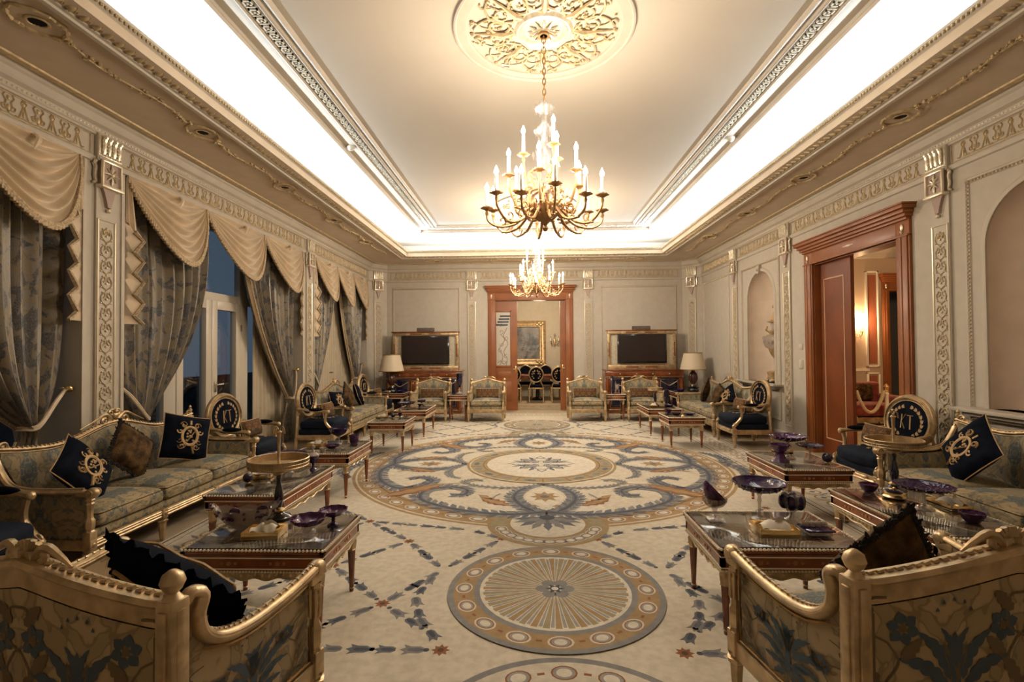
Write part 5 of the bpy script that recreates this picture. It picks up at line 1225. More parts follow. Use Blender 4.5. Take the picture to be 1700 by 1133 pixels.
def make_fauteuil():
    t = thing('oval_back_armchair', 'x', 'armchair'); X, F, Bk = .31, -.27, .25; OC, RX, RZ = .735, .285, .232; yo = lambda z: Bk-.02+.10*(z-.5)
    g = MB(); g.rbox(-X, X, F-.018, F+.018, .20, .27, .008); g.tube([(-X, F-.02, .225), (0, F-.045, .225), (X, F-.02, .225)], .012, 6); g.rbox(-X+.1, X-.1, F-.04, F, .205, .265, .02, 0, 2)
    for s in (-1, 1): g.rbox(s*X-.017, s*X+.017, F, Bk, .20, .27, .006); g.rbox(s*X-.021, s*X+.021, F, Bk, .225, .24, .004)
    g.rbox(-X, X, Bk-.018, Bk+.018, .20, .27, .006)
    g.build('seat_rail', 'gold_leaf', t)
    for (x, y) in ((-X, F), (X, F)): g = MB(); g.rbox(x-.028, x+.028, y-.028, y+.028, .20, .285, .005); rosette(g, x, y-.028, .243, .017); leg(g, x, y, .20, .028); g.build('leg', 'gold_leaf', t)
    for s in (-1, 1):
        g = MB(); g.tube(smooth([(s*X, Bk+.03, 0), (s*X, Bk+.01, .12), (s*X, Bk, .24), (s*(X-.02), Bk, .40), (s*(X-.06), Bk+.015, .56), (s*(X-.09), Bk+.02, .62)], 4), [.016]+[.022]*20, 8); g.build('leg', 'gold_leaf', t)
    g = MB(); A = np.linspace(0, 2*pi, 49)[:-1]
    O = lambda rx, rz, dy: [(rx*cos(a), yo(OC+rz*sin(a))+dy, OC+rz*sin(a)) for a in A]
    g.tube(O(RX, RZ, 0), .028, 10, True, flat=1, up=(0, 1, 0)); g.tube(O(RX+.006, RZ+.006, -.02), .012, 6, True); g.tube(O(RX, RZ, -.03), .010, 6, True); g.tube(O(RX-.030, RZ-.030, -.018), .007, 6, True)
    for i, a in enumerate(np.linspace(0, 2*pi, 61)[:-1]):
        z = OC+RZ*sin(a); g.sphere((RX*cos(a), yo(z)-.032, z), .010, 6, 4, 0, (1, .7, 1))
    zb = OC-RZ; g.tube(smooth([(-X+.02, Bk, .56), (-.15, Bk+.01, .535), (0, Bk, zb), (.15, Bk+.01, .535), (X-.02, Bk, .56)], 4), .022, 8)
    g.build('back_frame', 'gold_leaf', t)
    g = MB()
    def face(dy, flip):
        n = 40; R = 8; V = [(0, yo(OC)+dy*1.5, OC)]; Fc = []
        for j in range(1, R+1):
            for i in range(n):
                a = 2*pi*i/n; r = j/R; z = OC+(RZ-.015)*r*sin(a); V.append(((RX-.015)*r*cos(a), yo(z)+dy*(1.5-.7*r*r), z))
        for i in range(n):
            k = (i+1) % n; Fc.append((0, 1+i, 1+k))
            for j in range(R-1): Fc.append((1+j*n+i, 1+(j+1)*n+i, 1+(j+1)*n+k, 1+j*n+k))
        if flip: Fc = [tuple(reversed(f)) for f in Fc]
        g.add(V, Fc, 0, True)
    face(-.022, False); face(.022, True); bk = g.build('oval_upholstery', 'navy_velvet', t)
    g = MB()
    def S(x, z): r2 = (x/RX)**2+(z/RZ)**2; return (x, yo(OC+z)-.022*(1.5-.7*r2)-.0035, OC+z)
    wreath(g, S, .185, .145, 9, .42, .046, .017)
    def st(P, w=.009): g.tube([tuple(np.array(S(a, b))) for a, b in P], w, 5, flat=.5)
    st([(-.062, -.07), (-.054, .065)], .008); st([(-.005, .07), (-.052, .0), (-.012, -.07)], .006)       # K
    st([(.012, .06), (.085, .062)], .006); st([(.050, .06), (.056, -.07)], .008)                          # T
    g.build('monogram_wreath', 'thread_gold', bk)
    for s in (-1, 1):
        g = MB(); g.tube(smooth([(s*(RX-.005), yo(.66)-.0, .635), (s*(X+.0), .12, .625), (s*(X+.01), -.02, .605), (s*(X+.008), -.14, .605), (s*(X+.006), -.20, .595)], 5), [.02, .02, .02, .019, .018, .018, .018, .018, .018, .018, .018, .018, .018, .018, .019, .02, .022, .023, .024, .025, .024], 8)
        g.sphere((s*(X+.006), -.205, .598), .028, 10, 7, 0, (.9, 1, 1)); g.tube(smooth([(s*(X+.006), -.185, .59), (s*(X+.006), -.165, .50), (s*(X+.004), -.18, .43), (s*X, -.24, .36), (s*X, F-.012, .32), (s*X, F, .28)], 5), [.019]*10+[.022]*16, 8)
        g.tube([(s*X, F+.01+a, .335+b) for a, b in spiral(0, 0, .036, .006, 0, 8, 20)], .010, 6); g.build('arm', 'gold_leaf', t)
        g = MB(); g.sphere((s*(X+.008), -.03, .628), .03, 14, 8, 0, (1, 3.6, .85)); g.build('arm_pad', 'navy_velvet', t)
    g = MB()
    def fn(x, y, z):
        k = max(0, 1-(x/.30)**2)*max(0, 1-(y/.28)**2); return (x, y-.05*(1 if y < -.1 else 0)*max(0, 1-(x/.3)**2), z+(.05*k if z > .4 else 0))
    g.rbox(-X+.015, X-.015, F+.0, Bk-.03, .34, .455, .045, 0, 3, fn, 8); cu = g.build('seat_cushion', 'navy_satin', t)
    g = MB(); g.rbox(-X+.012, X-.012, F-.005, Bk-.02, .262, .345, .02, 0, 2); g.build('seat_deck', 'navy_satin', t)
    g = MB()
    def St(x, y): k = max(0, 1-(x/.30)**2)*max(0, 1-(y/.28)**2); return (x, y-.05*(1 if y < -.1 else 0)*max(0, 1-(x/.3)**2), .4585+.05*k)
    wreath(g, St, .17, .15, 9, .3, .042, .02); g.build('seat_wreath', 'thread_gold', cu)
    return t

def make_table(name, w, d, loc, label, cat='coffee table', h=.46, group=None, legr=.021, kind='coffee'):
    t = thing(name, label, cat, loc, 0, group); X, Y = w/2, d/2; lx, ly = X-.045, Y-.045
    g = MB(); g.box(-X+.02, X-.02, -Y+.02, Y-.02, h-.03, h-.006, 0)
    b = .065; g.box(-X+.02+b, X-.02-b, -Y+.02+b, Y-.02-b, h-.0062, h-.0055, 1)
    nx = max(2, int((w-.2)/.07)); ny = max(2, int((d-.2)/.07))
    for i in range(nx+1): x = -X+.10+(w-.2)*i/nx; g.box(x-.003, x+.003, -Y+.09, Y-.09, h-.0054, h-.0050, 2)
    for i in range(ny+1): y = -Y+.10+(d-.2)*i/ny; g.box(-X+.09, X-.09, y-.003, y+.003, h-.0054, h-.0050, 2)
    g.build('inlaid_top', ['marble_navy', 'marble_brown', 'marble_lattice'], t)
    g = MB(); g.rbox(-X+.018, X-.018, -Y+.018, Y-.018, h-.004, h, .0015); g.build('glass_plate', 'glass_top', t)
    g = MB()
    for (x0, x1, y0, y1) in ((-X+.012, X-.012, -Y+.012, -Y+.035), (-X+.012, X-.012, Y-.035, Y-.012), (-X+.012, -X+.035, -Y+.012, Y-.012), (X-.035, X-.012, -Y+.012, Y-.012)): g.box(x0, x1, y0, y1, h-.115, h-.03)
    for (z0, z1, o) in ((h-.030, h-.012, .0), (h-.045, h-.034, .006)): 
        g.rbox(-X+o, X-o, -Y+o, -Y+.03, z0, z1, .004); g.rbox(-X+o, X-o, Y-.03, Y-o, z0, z1, .004); g.rbox(-X+o, -X+.03, -Y+o, Y-o, z0, z1, .004); g.rbox(X-.03, X-o, -Y+o, Y-o, z0, z1, .004)
    for (L, ax) in ((w, 0), (d, 1)):
        n = max(2, int((L-.24)/.17))
        for s in (-1, 1):
            for k in range(n):
                c = -L/2+.12+(L-.24)*(k+.5)/n
                for q in (-.035, 0, .035):
                    p = (c+q, s*(Y-.0105)) if ax == 0 else (s*(X-.0105), c+q); g.sphere((p[0], p[1], h-.077), .013 if q == 0 else .009, 6, 4, 1, (1, .2, 1) if ax == 0 else (.2, 1, 1))
    g.build('apron', ['mahogany', 'mahogany_inlay'], t)
    g = MB(); Pq = [(-X, -Y), (X, -Y), (X, Y), (-X, Y), (-X, -Y)]
    def bd(p, dd, z=h-.008, r=.0085): g.sphere((p[0], p[1], z), r, 5, 4, 0, (1, 1, .85))
    if w*d > .0:
        along(Pq, .019, bd)
        along([(a*.975, b*.975) for a, b in Pq], .016, lambda p, dd: bd(p, dd, h-.117, .0065))
    for (z, r) in ((h-.050, .0035), (h-.105, .004)):
        o = .010; g.tube([(-X+o, -Y+o, z), (X-o, -Y+o, z), (X-o, Y-o, z), (-X+o, Y-o, z)], r, 5, True)
    g.build('rope_moulding', 'line_gilt', t)
    if kind == 'coffee':
        g = MB()
        def scal(u, L): k = max(1, round(L/.55)); return .022+.030*abs(sin(pi*u*1.0))**.7*(.75+.25*cos(2*pi*u*5))
        for s in (-1, 1):
            for (L, ax) in ((w-.12, 0), (d-.12, 1)):
                U = np.linspace(0, 1, 40); zt_ = h-.116
                def pt(u, z, dd): return ((-L/2+L*u, s*(Y-.028)+dd, z) if ax == 0 else (s*(X-.028)+dd, -L/2+L*u, z))
                V = []
                for u in U: V += [pt(u, zt_, -.005), pt(u, zt_-scal(u, L), -.005), pt(u, zt_-scal(u, L), .005), pt(u, zt_, .005)]
                Fq = [(i*4+j, i*4+(j+1) % 4, (i+1)*4+(j+1) % 4, (i+1)*4+j) for i in range(39) for j in range(4)]; g.add(V, Fq)
                for k in range(int(L/.035)):
                    u = (k+.5)/int(L/.035); z = zt_-scal(u, L)*.55; rr = .010; g.sphere(pt(u, z, s*.005), rr, 5, 4, 0, (1.2, .6, 1.2) if ax == 0 else (.6, 1.2, 1.2))
                g.tube([pt(u, zt_-scal(u, L), s*.004) for u in U], .0045, 4)
        g.build('carved_skirt', 'gold_leaf', t)
    else:
        g = MB(); g.tube([(-lx, -ly, .13), (lx, -ly, .13), (lx, ly, .13), (-lx, ly, .13)], .008, 5, True); g.build('stretcher', 'gold_leaf', t)
    for (x, y) in ((-lx, -ly), (lx, -ly), (lx, ly), (-lx, ly)):
        g = MB(); H = h-.115; g.lathe([(legr*.55, 0), (legr*.62, .02), (legr*.62, .03), (legr*1.12, H-.09)], cx=x, cy=y, seg=8, sm=False); l = g.build('leg', 'mahogany', t)
        g = MB(); g.lathe([(legr*1.1, 0), (legr*1.35, .006), (legr*1.15, .012), (legr*1.3, .03), (legr*1.45, .06), (legr*1.2, .068), (legr*1.4, .076), (legr*1.3, .09)], cx=x, cy=y, z0=H-.09, seg=12, flute=.06, nf=6)
        g.build('gilt_capital', 'gold_leaf', l); g = MB(); g.lathe([(legr*.6, 0), (legr*.82, .004), (legr*.6, .010)], cx=x, cy=y, z0=.028, seg=8); g.build('gilt_ring', 'gold_leaf', l)
    return t

# ================================================================ placing the seating
berg = make_bergere(); used = [0]
def put(proto, flag, x, y, rz, label, group):
    if not flag[0]:
        flag[0] = 1; proto.location = (x, y, 0); proto.rotation_euler = (0, 0, rz); proto['label'] = label; proto['group'] = group; return proto
    return dup(proto, (x, y, 0), rz, label, group)
GZ = 'damask armchairs with gilt frames'
setw = make_bergere(.50, 'settee', 'settee'); uw = [0]; GW = 'near gilt damask settees'
put(setw, uw, -1.39, 1.725, pi-.225, 'wide gilt damask settee at the lower left corner, seen from behind', GW)
put(setw, uw, 1.385, 1.87, pi+.175, 'wide gilt damask settee at the lower right corner, seen from behind', GW)
put(berg, used, -2.04, 10.27, .0, 'pale damask armchair at the far end, in front of the left television cabinet', GZ)
put(berg, used, -.87, 10.24, .0, 'pale damask armchair at the far end, just left of the far doorway', GZ)
put(berg, used, 1.17, 10.24, .0, 'pale damask armchair at the far end, just right of the far doorway', GZ)
put(berg, used, 2.33, 10.22, .0, 'pale damask armchair at the far end, in front of the right television cabinet', GZ)
sofa = make_sofa(); us = [0]; GS = 'long gilt damask sofas'
put(sofa, us, -3.18, 4.07, pi/2, 'long gilt damask sofa at the left wall, nearer one, with three cushions', GS)
put(sofa, us, -3.15, 8.69, pi/2, 'long gilt damask sofa at the left wall, farther one, under the far window bay', GS)
put(sofa, us, 3.40, 3.49, -pi/2, 'long gilt damask sofa at the right wall, cut by the right edge of the photo', GS)
put(sofa, us, 3.34, 9.12, -pi/2, 'long gilt damask sofa at the right wall, farther one, beside the lamp', GS)
fa = make_fauteuil(); uf = [0]; GF = 'oval back navy armchairs'
put(fa, uf, -3.20, 2.57, pi/2, 'navy oval back armchair at the left edge, only its arm and seat in view', GF)
put(fa, uf, -3.18, 5.47, pi/2, 'navy oval back armchair in front of the glass doors, beyond the nearer left sofa', GF)
put(fa, uf, -3.05, 7.24, pi/2, 'navy oval back armchair between the glass doors and the farther left sofa', GF)
put(fa, uf, -3.14, 10.02, pi/2, 'navy oval back armchair beside the lamp in the far left corner', GF)
put(fa, uf, 3.42, 4.92, -pi/2, 'navy oval back armchair at the right, before the nearest right pilaster', GF)
put(fa, uf, 3.25, 7.62, -pi/2, 'navy oval back armchair at the right wall, under the arched niche with the centrepiece', GF)
# pillows
def pil_at(kind, label, loc, rz, tilt=-.3, roll=0., group=None, protos={}, size=.36, th=.13):
    k = (kind, size)
    M = Matrix.Translation(loc)@Matrix.Rotation(rz, 4, 'Z')@Matrix.Rotation(tilt, 4, 'X')@Matrix.Rotation(roll, 4, 'Y')
    if k not in protos: o = protos[k] = make_pillow(kind, size, size*(.5 if kind == 'lumbar' else 1), th)
    else: o = dup(protos[k])
    o.matrix_world = M; o['label'] = label; o['category'] = 'pillow'
    if group: o['group'] = group
    return o
GP = 'scatter cushions on the sofas'; q = pi/4
pil_at('crest', 'black velvet cushion with gold crest at the near end of the nearer left sofa', (-3.16, 3.42, .62), pi/2+.25, -.50, q+.25, GP, size=.42)
pil_at('fur', 'brown fur edged cushion in the middle of the nearer left sofa', (-3.26, 3.96, .655), pi/2+.05, -.30, q-.06, GP)
pil_at('crest', 'navy velvet cushion with gold crest at the far end of the nearer left sofa', (-3.22, 4.55, .655), pi/2-.45, -.30, .28, GP, size=.42)
pil_at('crest', 'navy cushion with gold crest at the near end of the farther left sofa', (-3.22, 8.20, .61), pi/2-.2, -.28, .1, GP)
pil_at('fur', 'brown fur edged cushion in the middle of the farther left sofa', (-3.22, 8.74, .65), pi/2, -.28, q, GP)
pil_at('crest', 'navy cushion with gold crest at the far end of the farther left sofa', (-3.2, 9.2, .63), pi/2+.3, -.34, q, GP)
pil_at('crest', 'black velvet cushion with gold crest on the nearest right sofa', (3.40, 3.95, .65), -pi/2-.15, -.42, q-.1, GP, size=.44)
pil_at('fur', 'brown cushion at the far end of the farther right sofa', (3.38, 9.62, .63), -pi/2-.5, -.25, q, GP)
pil_at('fur', 'fur edged cushion in the middle of the farther right sofa', (3.42, 9.1, .60), -pi/2-.1, -.35, .2, GP)
pil_at('crest', 'navy cushion with gold crest at the near end of the farther right sofa', (3.42, 8.62, .63), -pi/2+.2, -.30, q+.1, GP)
pil_at('ruffled', 'black ruffled cushion with gold braid on the lower left settee', (-1.22, 1.68, .585), pi-.25, -.50, -.50, 'cushions on the near settees', size=.46, th=.16)
pil_at('fur', 'brown fur edged cushion on the lower right settee', (1.24, 1.80, .66), pi+.25, -.30, q-.12, 'cushions on the near settees')
GL = 'small lumbar cushions'
for (x, y, rz, lab) in ((-2.04, 10.42, 0, 'brown patterned lumbar cushion on the armchair before the left television cabinet'), (-.87, 10.39, 0, 'brown patterned lumbar cushion on the armchair left of the far doorway'),
                        (1.17, 10.39, 0, 'brown patterned lumbar cushion on the armchair right of the far doorway'), (2.33, 10.37, 0, 'brown patterned lumbar cushion on the armchair before the right television cabinet')):
    pil_at('lumbar', lab, (x, y-.04, .535), rz, -.22, 0, GL, size=.50, th=.11)
for (x, y, rz, lab) in ((-3.12, 5.47, pi/2, 'brown lumbar cushion on the navy armchair before the glass doors'), (-2.98, 7.24, pi/2, 'brown lumbar cushion on the navy armchair beyond the glass doors'), (-3.08, 10.02, pi/2, 'brown lumbar cushion on the navy armchair beside the left lamp'),
                        (3.36, 4.92, -pi/2, 'brown lumbar cushion on the navy armchair at the nearest right pilaster'), (3.19, 7.62, -pi/2, 'brown lumbar cushion on the navy armchair under the right niche')):
    pil_at('lumbar', lab, (x, y, .60), rz, -.2, 0, GL, size=.38, th=.11)
# ================================================================ tables
GT = 'mahogany and gilt coffee tables'
TL = [(-1.40, 2.735, .74, .55, 'nearest mahogany coffee table on the left, with the long crystal bowl'), (-1.995, 3.845, .57, .91, 'long mahogany coffee table in front of the nearer left sofa'),
      (-2.045, 5.135, .57, .71, 'mahogany coffee table on the left beside the glass doors, third from the camera'), (-2.005, 7.22, .53, .66, 'mahogany coffee table on the left, fourth from the camera'),
      (-1.99, 8.655, .54, .91, 'long mahogany coffee table before the farther left sofa'),
      (1.315, 2.80, .75, .58, 'nearest mahogany coffee table on the right, with the slanted goblet'), (2.40, 3.135, .57, .93, 'long mahogany coffee table before the nearest right sofa'),
      (2.37, 4.51, .56, .74, 'mahogany coffee table on the right near the doorway, with the flared vase'), (2.295, 7.575, .53, .57, 'mahogany coffee table on the right, fourth from the camera'),
      (2.255, 8.74, .55, .88, 'long mahogany coffee table before the farther right sofa')]
for (x, y, w, d, lab) in TL: make_table('coffee_table', w, d, (x, y, 0), lab, group=GT)
make_table('side_table', .40, .36, (-1.455, 10.22, 0), 'small high gilt side table between the two far left armchairs', 'side table', .55, 'small high side tables', .018, 'side')
make_table('side_table', .40, .36, (1.75, 10.22, 0), 'small high gilt side table between the two far right armchairs', 'side table', .55, 'small high side tables', .018, 'side')
make_table('lamp_table', .62, .52, (-3.02, 10.88, 0), 'lamp table in the far left corner', 'side table', .54, 'lamp tables', .02, 'side')
make_table('lamp_table', .62, .52, (3.40, 10.80, 0), 'lamp table in the far right corner', 'side table', .54, 'lamp tables', .02, 'side')

# ---------------------------------------------------------------- things on the tables
def vessel(name, label, cat, loc, parts, group=None, rz=0):
    if len(parts) == 1:
        pn, mat, fn = parts[0]; g = MB(); fn(g); o = g.build(name, mat, None, label=label, cat=cat, group=group)
        o.location = loc; o.rotation_euler = (0, 0, rz); return o
    t = thing(name, label, cat, loc, rz, group)
    for pn, mat, fn in parts:
        g = MB(); fn(g); g.build(pn, mat, t)
    return t
TZ = .4603
GC = 'cut crystal vessels on the coffee tables'
def bowlp(r, z0, h, th=.006, foot=.35): return [(0, z0), (r*foot, z0), (r*.72, z0+h*.35), (r*.95, z0+h*.8), (r, z0+h), (r-th, z0+h), (r*.9, z0+h*.75), (r*.66, z0+h*.38), (r*.3, z0+th), (0, z0+th)]
def compote(label, x, y, r, zb, h, mat='crystal_navy', stem='crystal_stem', fl=.02, name='footed_bowl', footr=None):
    fr = footr or r*.42
    vessel(name, label, 'bowl', (x, y, TZ), [('bowl', [mat, 'crystal_milky'], lambda g: (g.lathe(bowlp(r, zb, h, foot=.2), seg=36, flute=fl, nf=12), [g.sphere((r*q*cos(a+q), r*q*sin(a+q), zb+h*zq), r*.035, 6, 4, 1, (1, 1, 1)) for q, zq, n in ((.985, .86, 22), (.90, .62, 18), (.74, .39, 14)) for a in [2*pi*k/n for k in range(n)]] if r > .1 else None)),
        ('stem', stem, lambda g: g.lathe([(0, .0), (fr, .0), (fr*.95, .008), (fr*.35, .016), (.009, .03), (.008, zb*.6), (.013, zb*.7), (.008, zb*.85), (.02, zb+.002)], seg=20))], GC)
def dish(label, x, y, r, h, mat='crystal_purple', name='crystal_bowl', fl=.03, nf=14, z=TZ):
    return vessel(name, label, 'bowl', (x, y, z), [('bowl', mat, lambda g: g.lathe(bowlp(r, 0, h, foot=.5), seg=36, flute=fl, nf=nf))], GC)
def tissue(label, x, y, w, d, h, rz=0, gp='gilt tissue boxes', z=TZ):
    def box(g): g.rbox(-w/2, w/2, -d/2, -d/2+.006, 0.004, h, .002); g.rbox(-w/2, w/2, d/2-.006, d/2, .004, h, .002); g.rbox(-w/2, -w/2+.006, -d/2, d/2, .004, h, .002); g.rbox(w/2-.006, w/2, -d/2, d/2, .004, h, .002); g.box(-w/2, w/2, -d/2, d/2, .004, h*.5); [g.sphere((sx*(w/2-.01), sy*(d/2-.01), .004), .005, 6, 4) for sx in (-1, 1) for sy in (-1, 1)]
    def pap(g):
        g.grid(lambda u, v: (-w*.36+w*.72*u, -d*.25+d*.5*v+.01*sin(u*6), h*.75+.03*sin(pi*v)*(.4+.8*sin(u*2.6))+.006*sin(u*14+v*5)), 12, 10)
        g.grid(lambda u, v: (-w*.1+w*.40*u+.02*v, -d*.1+d*.12*u, h*.8+(.035+.02*sin(u*4))*v), 8, 5)
    return vessel('tissue_box', label, 'tissue box', (x, y, z), [('box', 'gold_bright', box), ('tissue', 'paper', pap)], gp, rz)
def ball(label, x, y, r, mat='navy_glaze'):
    vessel('glass_ball', label, 'ornament', (x, y, TZ), [('ball', mat, lambda g: g.sphere((0, 0, r+.006), r, 24, 16)), ('foot_ring', 'gold_bright', lambda g: g.lathe([(r*.45, 0), (r*.5, .004), (r*.4, .01)], seg=16))], 'dark glass balls')
def tray_stand(label, x, y, R=.165, z=TZ, zt=.31):
    vessel('tray_stand', label, 'stand', (x, y, z), [
        ('base', 'black_gloss', lambda g: g.lathe([(0, 0), (.068, 0), (.072, .006), (.066, .014), (.045, .022), (.032, .030), (.026, .04), (0, .04)], seg=28)),
        ('base_ring', 'gold_bright', lambda g: g.lathe([(.026, .038), (.034, .042), (.036, .050), (.028, .056), (.018, .060), (.016, .064)], seg=20)),
        ('stem', 'navy_glaze', lambda g: g.lathe([(.016, .062), (.020, .075), (.026, .10), (.027, .13), (.020, .17), (.013, .20), (.011, .225), (.015, .24), (.012, .25)], seg=20)),
        ('tray', 'gold_leaf', lambda g: (g.lathe([(0, zt-.055), (.018, zt-.055), (.045, zt-.035), (.03, zt-.02), (.05, zt-.012), (R, zt-.004), (R*1.015, zt+.042), (R*.995, zt+.042), (R*.985, zt+.002), (.02, zt+.002), (0, zt+.002)], seg=40), [g.tube([(R*cos(a), R*sin(a), zt), (R*1.03*cos(a), R*1.03*sin(a), zt+.042)], .0026, 4) for a in [2*pi*k/80 for k in range(80)]], g.tube([(R*1.02*cos(a), R*1.02*sin(a), zt+.044) for a in [2*pi*k/48 for k in range(48)]], .0042, 5, True), g.tube([(R*cos(a), R*sin(a), zt+.003) for a in [2*pi*k/48 for k in range(48)]], .0042, 5, True), g.tube([(R*1.02*cos(a), R*1.02*sin(a), zt+.022) for a in [2*pi*k/48 for k in range(48)]], .003, 5, True))),
        ('handle', 'gold_leaf', lambda g: (g.lathe([(.012, zt), (.014, zt+.01), (.008, zt+.02), (.0085, zt+.12), (.012, zt+.19), (.018, zt+.20), (.010, zt+.21)], seg=12), [g.tube(smooth([(0, 0, zt+.20), (.012*s, 0, zt+.23), (.028*s, 0, zt+.225), (.036*s, 0, zt+.19)], 4), .005, 5) for s in (-1, 1)], g.sphere((0, 0, zt+.245), .010, 8, 6)))], 'gilt gallery trays on dark stems')
# nearest left table
def boat(g):
    n, m = 48, 10; V = []; F = []
    for j in range(m+1):
        t = j/m
        for i in range(n):
            a = 2*pi*i/n; zz = .10*t*(1+.45*abs(cos(a))**3)+.006*sin(a*9)*t; k = .32+.68*t**.7; V.append((.175*k*cos(a)*(1+.05*abs(cos(a))), .075*k*sin(a), zz))
    for j in range(m):
        for i in range(n): q = (i+1) % n; F.append((j*n+i, j*n+q, (j+1)*n+q, (j+1)*n+i))
    g.add(V, F, 0, True); g.ngon(V[:n])
    g.add([(x*.93, y*.90, z+.004) for x, y, z in V], [tuple(reversed(f)) for f in F], 0, True)
vessel('crystal_boat_bowl', 'long boat shaped cut crystal bowl, clear with purple windows, on the nearest left table', 'bowl', (-1.60, 2.76, TZ), [
    ('bowl', ['crystal_milky', 'crystal_purple'], lambda g: (boat(g), [g.sphere((.12*cos(a), .058*sin(a), .075+.01*abs(cos(a))), .030, 10, 7, 1, (1, .5, .75)) for a in (-.9, -2.2, .9, 2.2)], [g.sphere((.176*cos(a)*k, .076*sin(a)*k, .105*t*(1+.45*abs(cos(a))**3)), .0085, 6, 4, 1) for t, k in ((.95, 1.02), (.62, .88)) for a in np.linspace(0, 2*pi, 17)]))], GC, .35)
tray_stand('gilt gallery tray on a dark stem at the back of the nearest left table', -1.50, 2.925)
tissue('gold tissue box with white tissue at the front of the nearest left table', -1.43, 2.64, .19, .14, .042, .1)
vessel('crystal_ball_bowl', 'purple cut crystal bowl on a clear ball foot, front right of the nearest left table', 'bowl', (-1.175, 2.60, TZ), [
    ('bowl', 'crystal_purple', lambda g: g.lathe(bowlp(.088, .065, .05, foot=.15), seg=36, flute=.07, nf=10)), ('foot', 'crystal_stem', lambda g: g.lathe([(0, 0), (.022, 0), (.040, .02), (.040, .042), (.022, .062), (.014, .070), (0, .07)], seg=20))], GC)
compote('purple crystal bowl at the back right corner of the nearest left table', -1.12, 2.80, .078, .05, .045, 'crystal_purple', 'crystal_navy', .05)
# second left table
ball('small dark glass ball at the near left of the long left table', -2.13, 3.69, .036)
tissue('gold tissue box with white tissue on the long left table', -2.12, 3.86, .17, .12, .04, .2)
compote('clear crystal stand with purple dish in the middle of the long left table', -1.98, 3.68, .07, .07, .02, 'crystal_stem')
compote('wide dark navy dish at the far end of the long left table', -2.06, 4.10, .18, .10, .035, 'crystal_navy', 'crystal_stem', 0)
vessel('lidded_crystal_jar', 'purple lidded crystal jar at the far right corner of the long left table', 'jar', (-1.82, 4.12, TZ), [
    ('jar', 'crystal_navy', lambda g: g.lathe([(0, 0), (.028, 0), (.010, .02), (.010, .05), (.03, .07), (.045, .10), (.047, .115), (0, .118)], seg=20)), ('lid', 'crystal_milky', lambda g: g.lathe([(.05, .115), (.052, .122), (.03, .14), (.012, .155), (.008, .17), (.018, .185), (.018, .20), (0, .21)], seg=20))], GC)
# third left table
compote('deep navy bowl on a stem on the left table beside the glass doors', -2.03, 5.22, .10, .09, .09, 'crystal_navy', 'crystal_stem')
dish('purple crystal ashtray on the left table beside the glass doors', -2.02, 5.02, .072, .035)
vessel('ribbed_jar', 'ribbed purple glass jar at the back right of the left table beside the glass doors', 'jar', (-1.90, 5.32, TZ), [('jar', 'crystal_purple', lambda g: g.lathe([(0, 0), (.035, 0), (.045, .02), (.047, .06), (.052, .085), (.045, .085), (.04, .02), (0, .015)], seg=24, flute=.04, nf=12))], GC)
tissue('tissue box with a big white tissue on the left table beside the glass doors', -2.21, 5.10, .17, .12, .045, -.2)
for i, (x, y) in enumerate(((-2.06, 4.88), (-1.90, 4.88))): vessel('small_cup', 'small cream cup on the left table beside the glass doors, the %s one' % ('left' if i == 0 else 'right'), 'cup', (x, y, TZ), [('cup', 'crystal_milky', lambda g: g.lathe([(0, 0), (.022, 0), (.032, .035), (.029, .035), (.020, .006), (0, .006)], seg=18))], 'small cream cups')
# fourth and fifth
ball('small dark glass ball on the fourth left table', -2.02, 7.30, .032)
vessel('small_urn', 'small dark urn with amber lid on the fourth left table', 'jar', (-1.93, 7.36, TZ), [('urn', 'navy_glaze', lambda g: g.lathe([(0, 0), (.022, 0), (.010, .015), (.028, .04), (.034, .07), (0, .072)], seg=16)), ('lid', 'amber_stone', lambda g: g.sphere((0, 0, .095), .026, 12, 8))])
tissue('tissue box with tissue on the fourth left table', -2.16, 7.22, .15, .11, .04)
dish('small cream dish on the fourth left table', -2.10, 7.05, .05, .02, 'crystal_milky')
compote('wide navy bowl on the long far left table', -2.14, 8.60, .15, .05, .05, 'crystal_navy')
compote('small clear crystal compote on the long far left table', -1.90, 8.70, .075, .08, .04, 'crystal_purple', 'crystal_stem', .08)
dish('small dark dish at the far end of the long far left table', -1.98, 8.98, .06, .025, 'crystal_navy')
# nearest right table
def slant(g):
    n, m = 30, 10; V = []; F = []
    for j in range(m+1):
        t = j/m
        for i in range(n): a = 2*pi*i/n; r = .062*sin(.25+t*1.75)/sin(1.6) if t < .99 else .052; V.append((r*cos(a), r*sin(a)*.9, .075+t*(.10-.05*cos(a))))
    for j in range(m):
        for i in range(n): q = (i+1) % n; F.append((j*n+i, j*n+q, (j+1)*n+q, (j+1)*n+i))
    g.add(V, F, 0, True); g.ngon(V[:n]); g.add([(x*.9, y*.9, z+.002) for x, y, z in V], [tuple(reversed(f)) for f in F], 0, True)
vessel('slanted_goblet', 'slanted crystal goblet with purple rim at the left corner of the nearest right table', 'goblet', (1.07, 2.92, TZ), [('cup', 'crystal_purple', slant),
    ('cut_base', 'crystal_milky', lambda g: g.lathe([(.020, .070), (.047, .085), (.063, .108), (.0665, .130)], seg=30, flute=.05, nf=15)), ('foot', 'crystal_stem', lambda g: (g.rbox(-.045, .045, -.045, .045, 0, .014, .006, 0, 2), g.lathe([(.035, .014), (.014, .03), (.010, .05), (.020, .075)], seg=12, flute=.1, nf=6)))], GC)
compote('wide navy glass bowl with clear dots on a stem, on the nearest right table', 1.33, 2.93, .145, .155, .065, 'crystal_navy', 'crystal_stem', 0, footr=.05)
vessel('glass_studs', 'clear dots', 'x', (0, 0, 0), [('d', 'crystal_stem', lambda g: None)]) if False else None
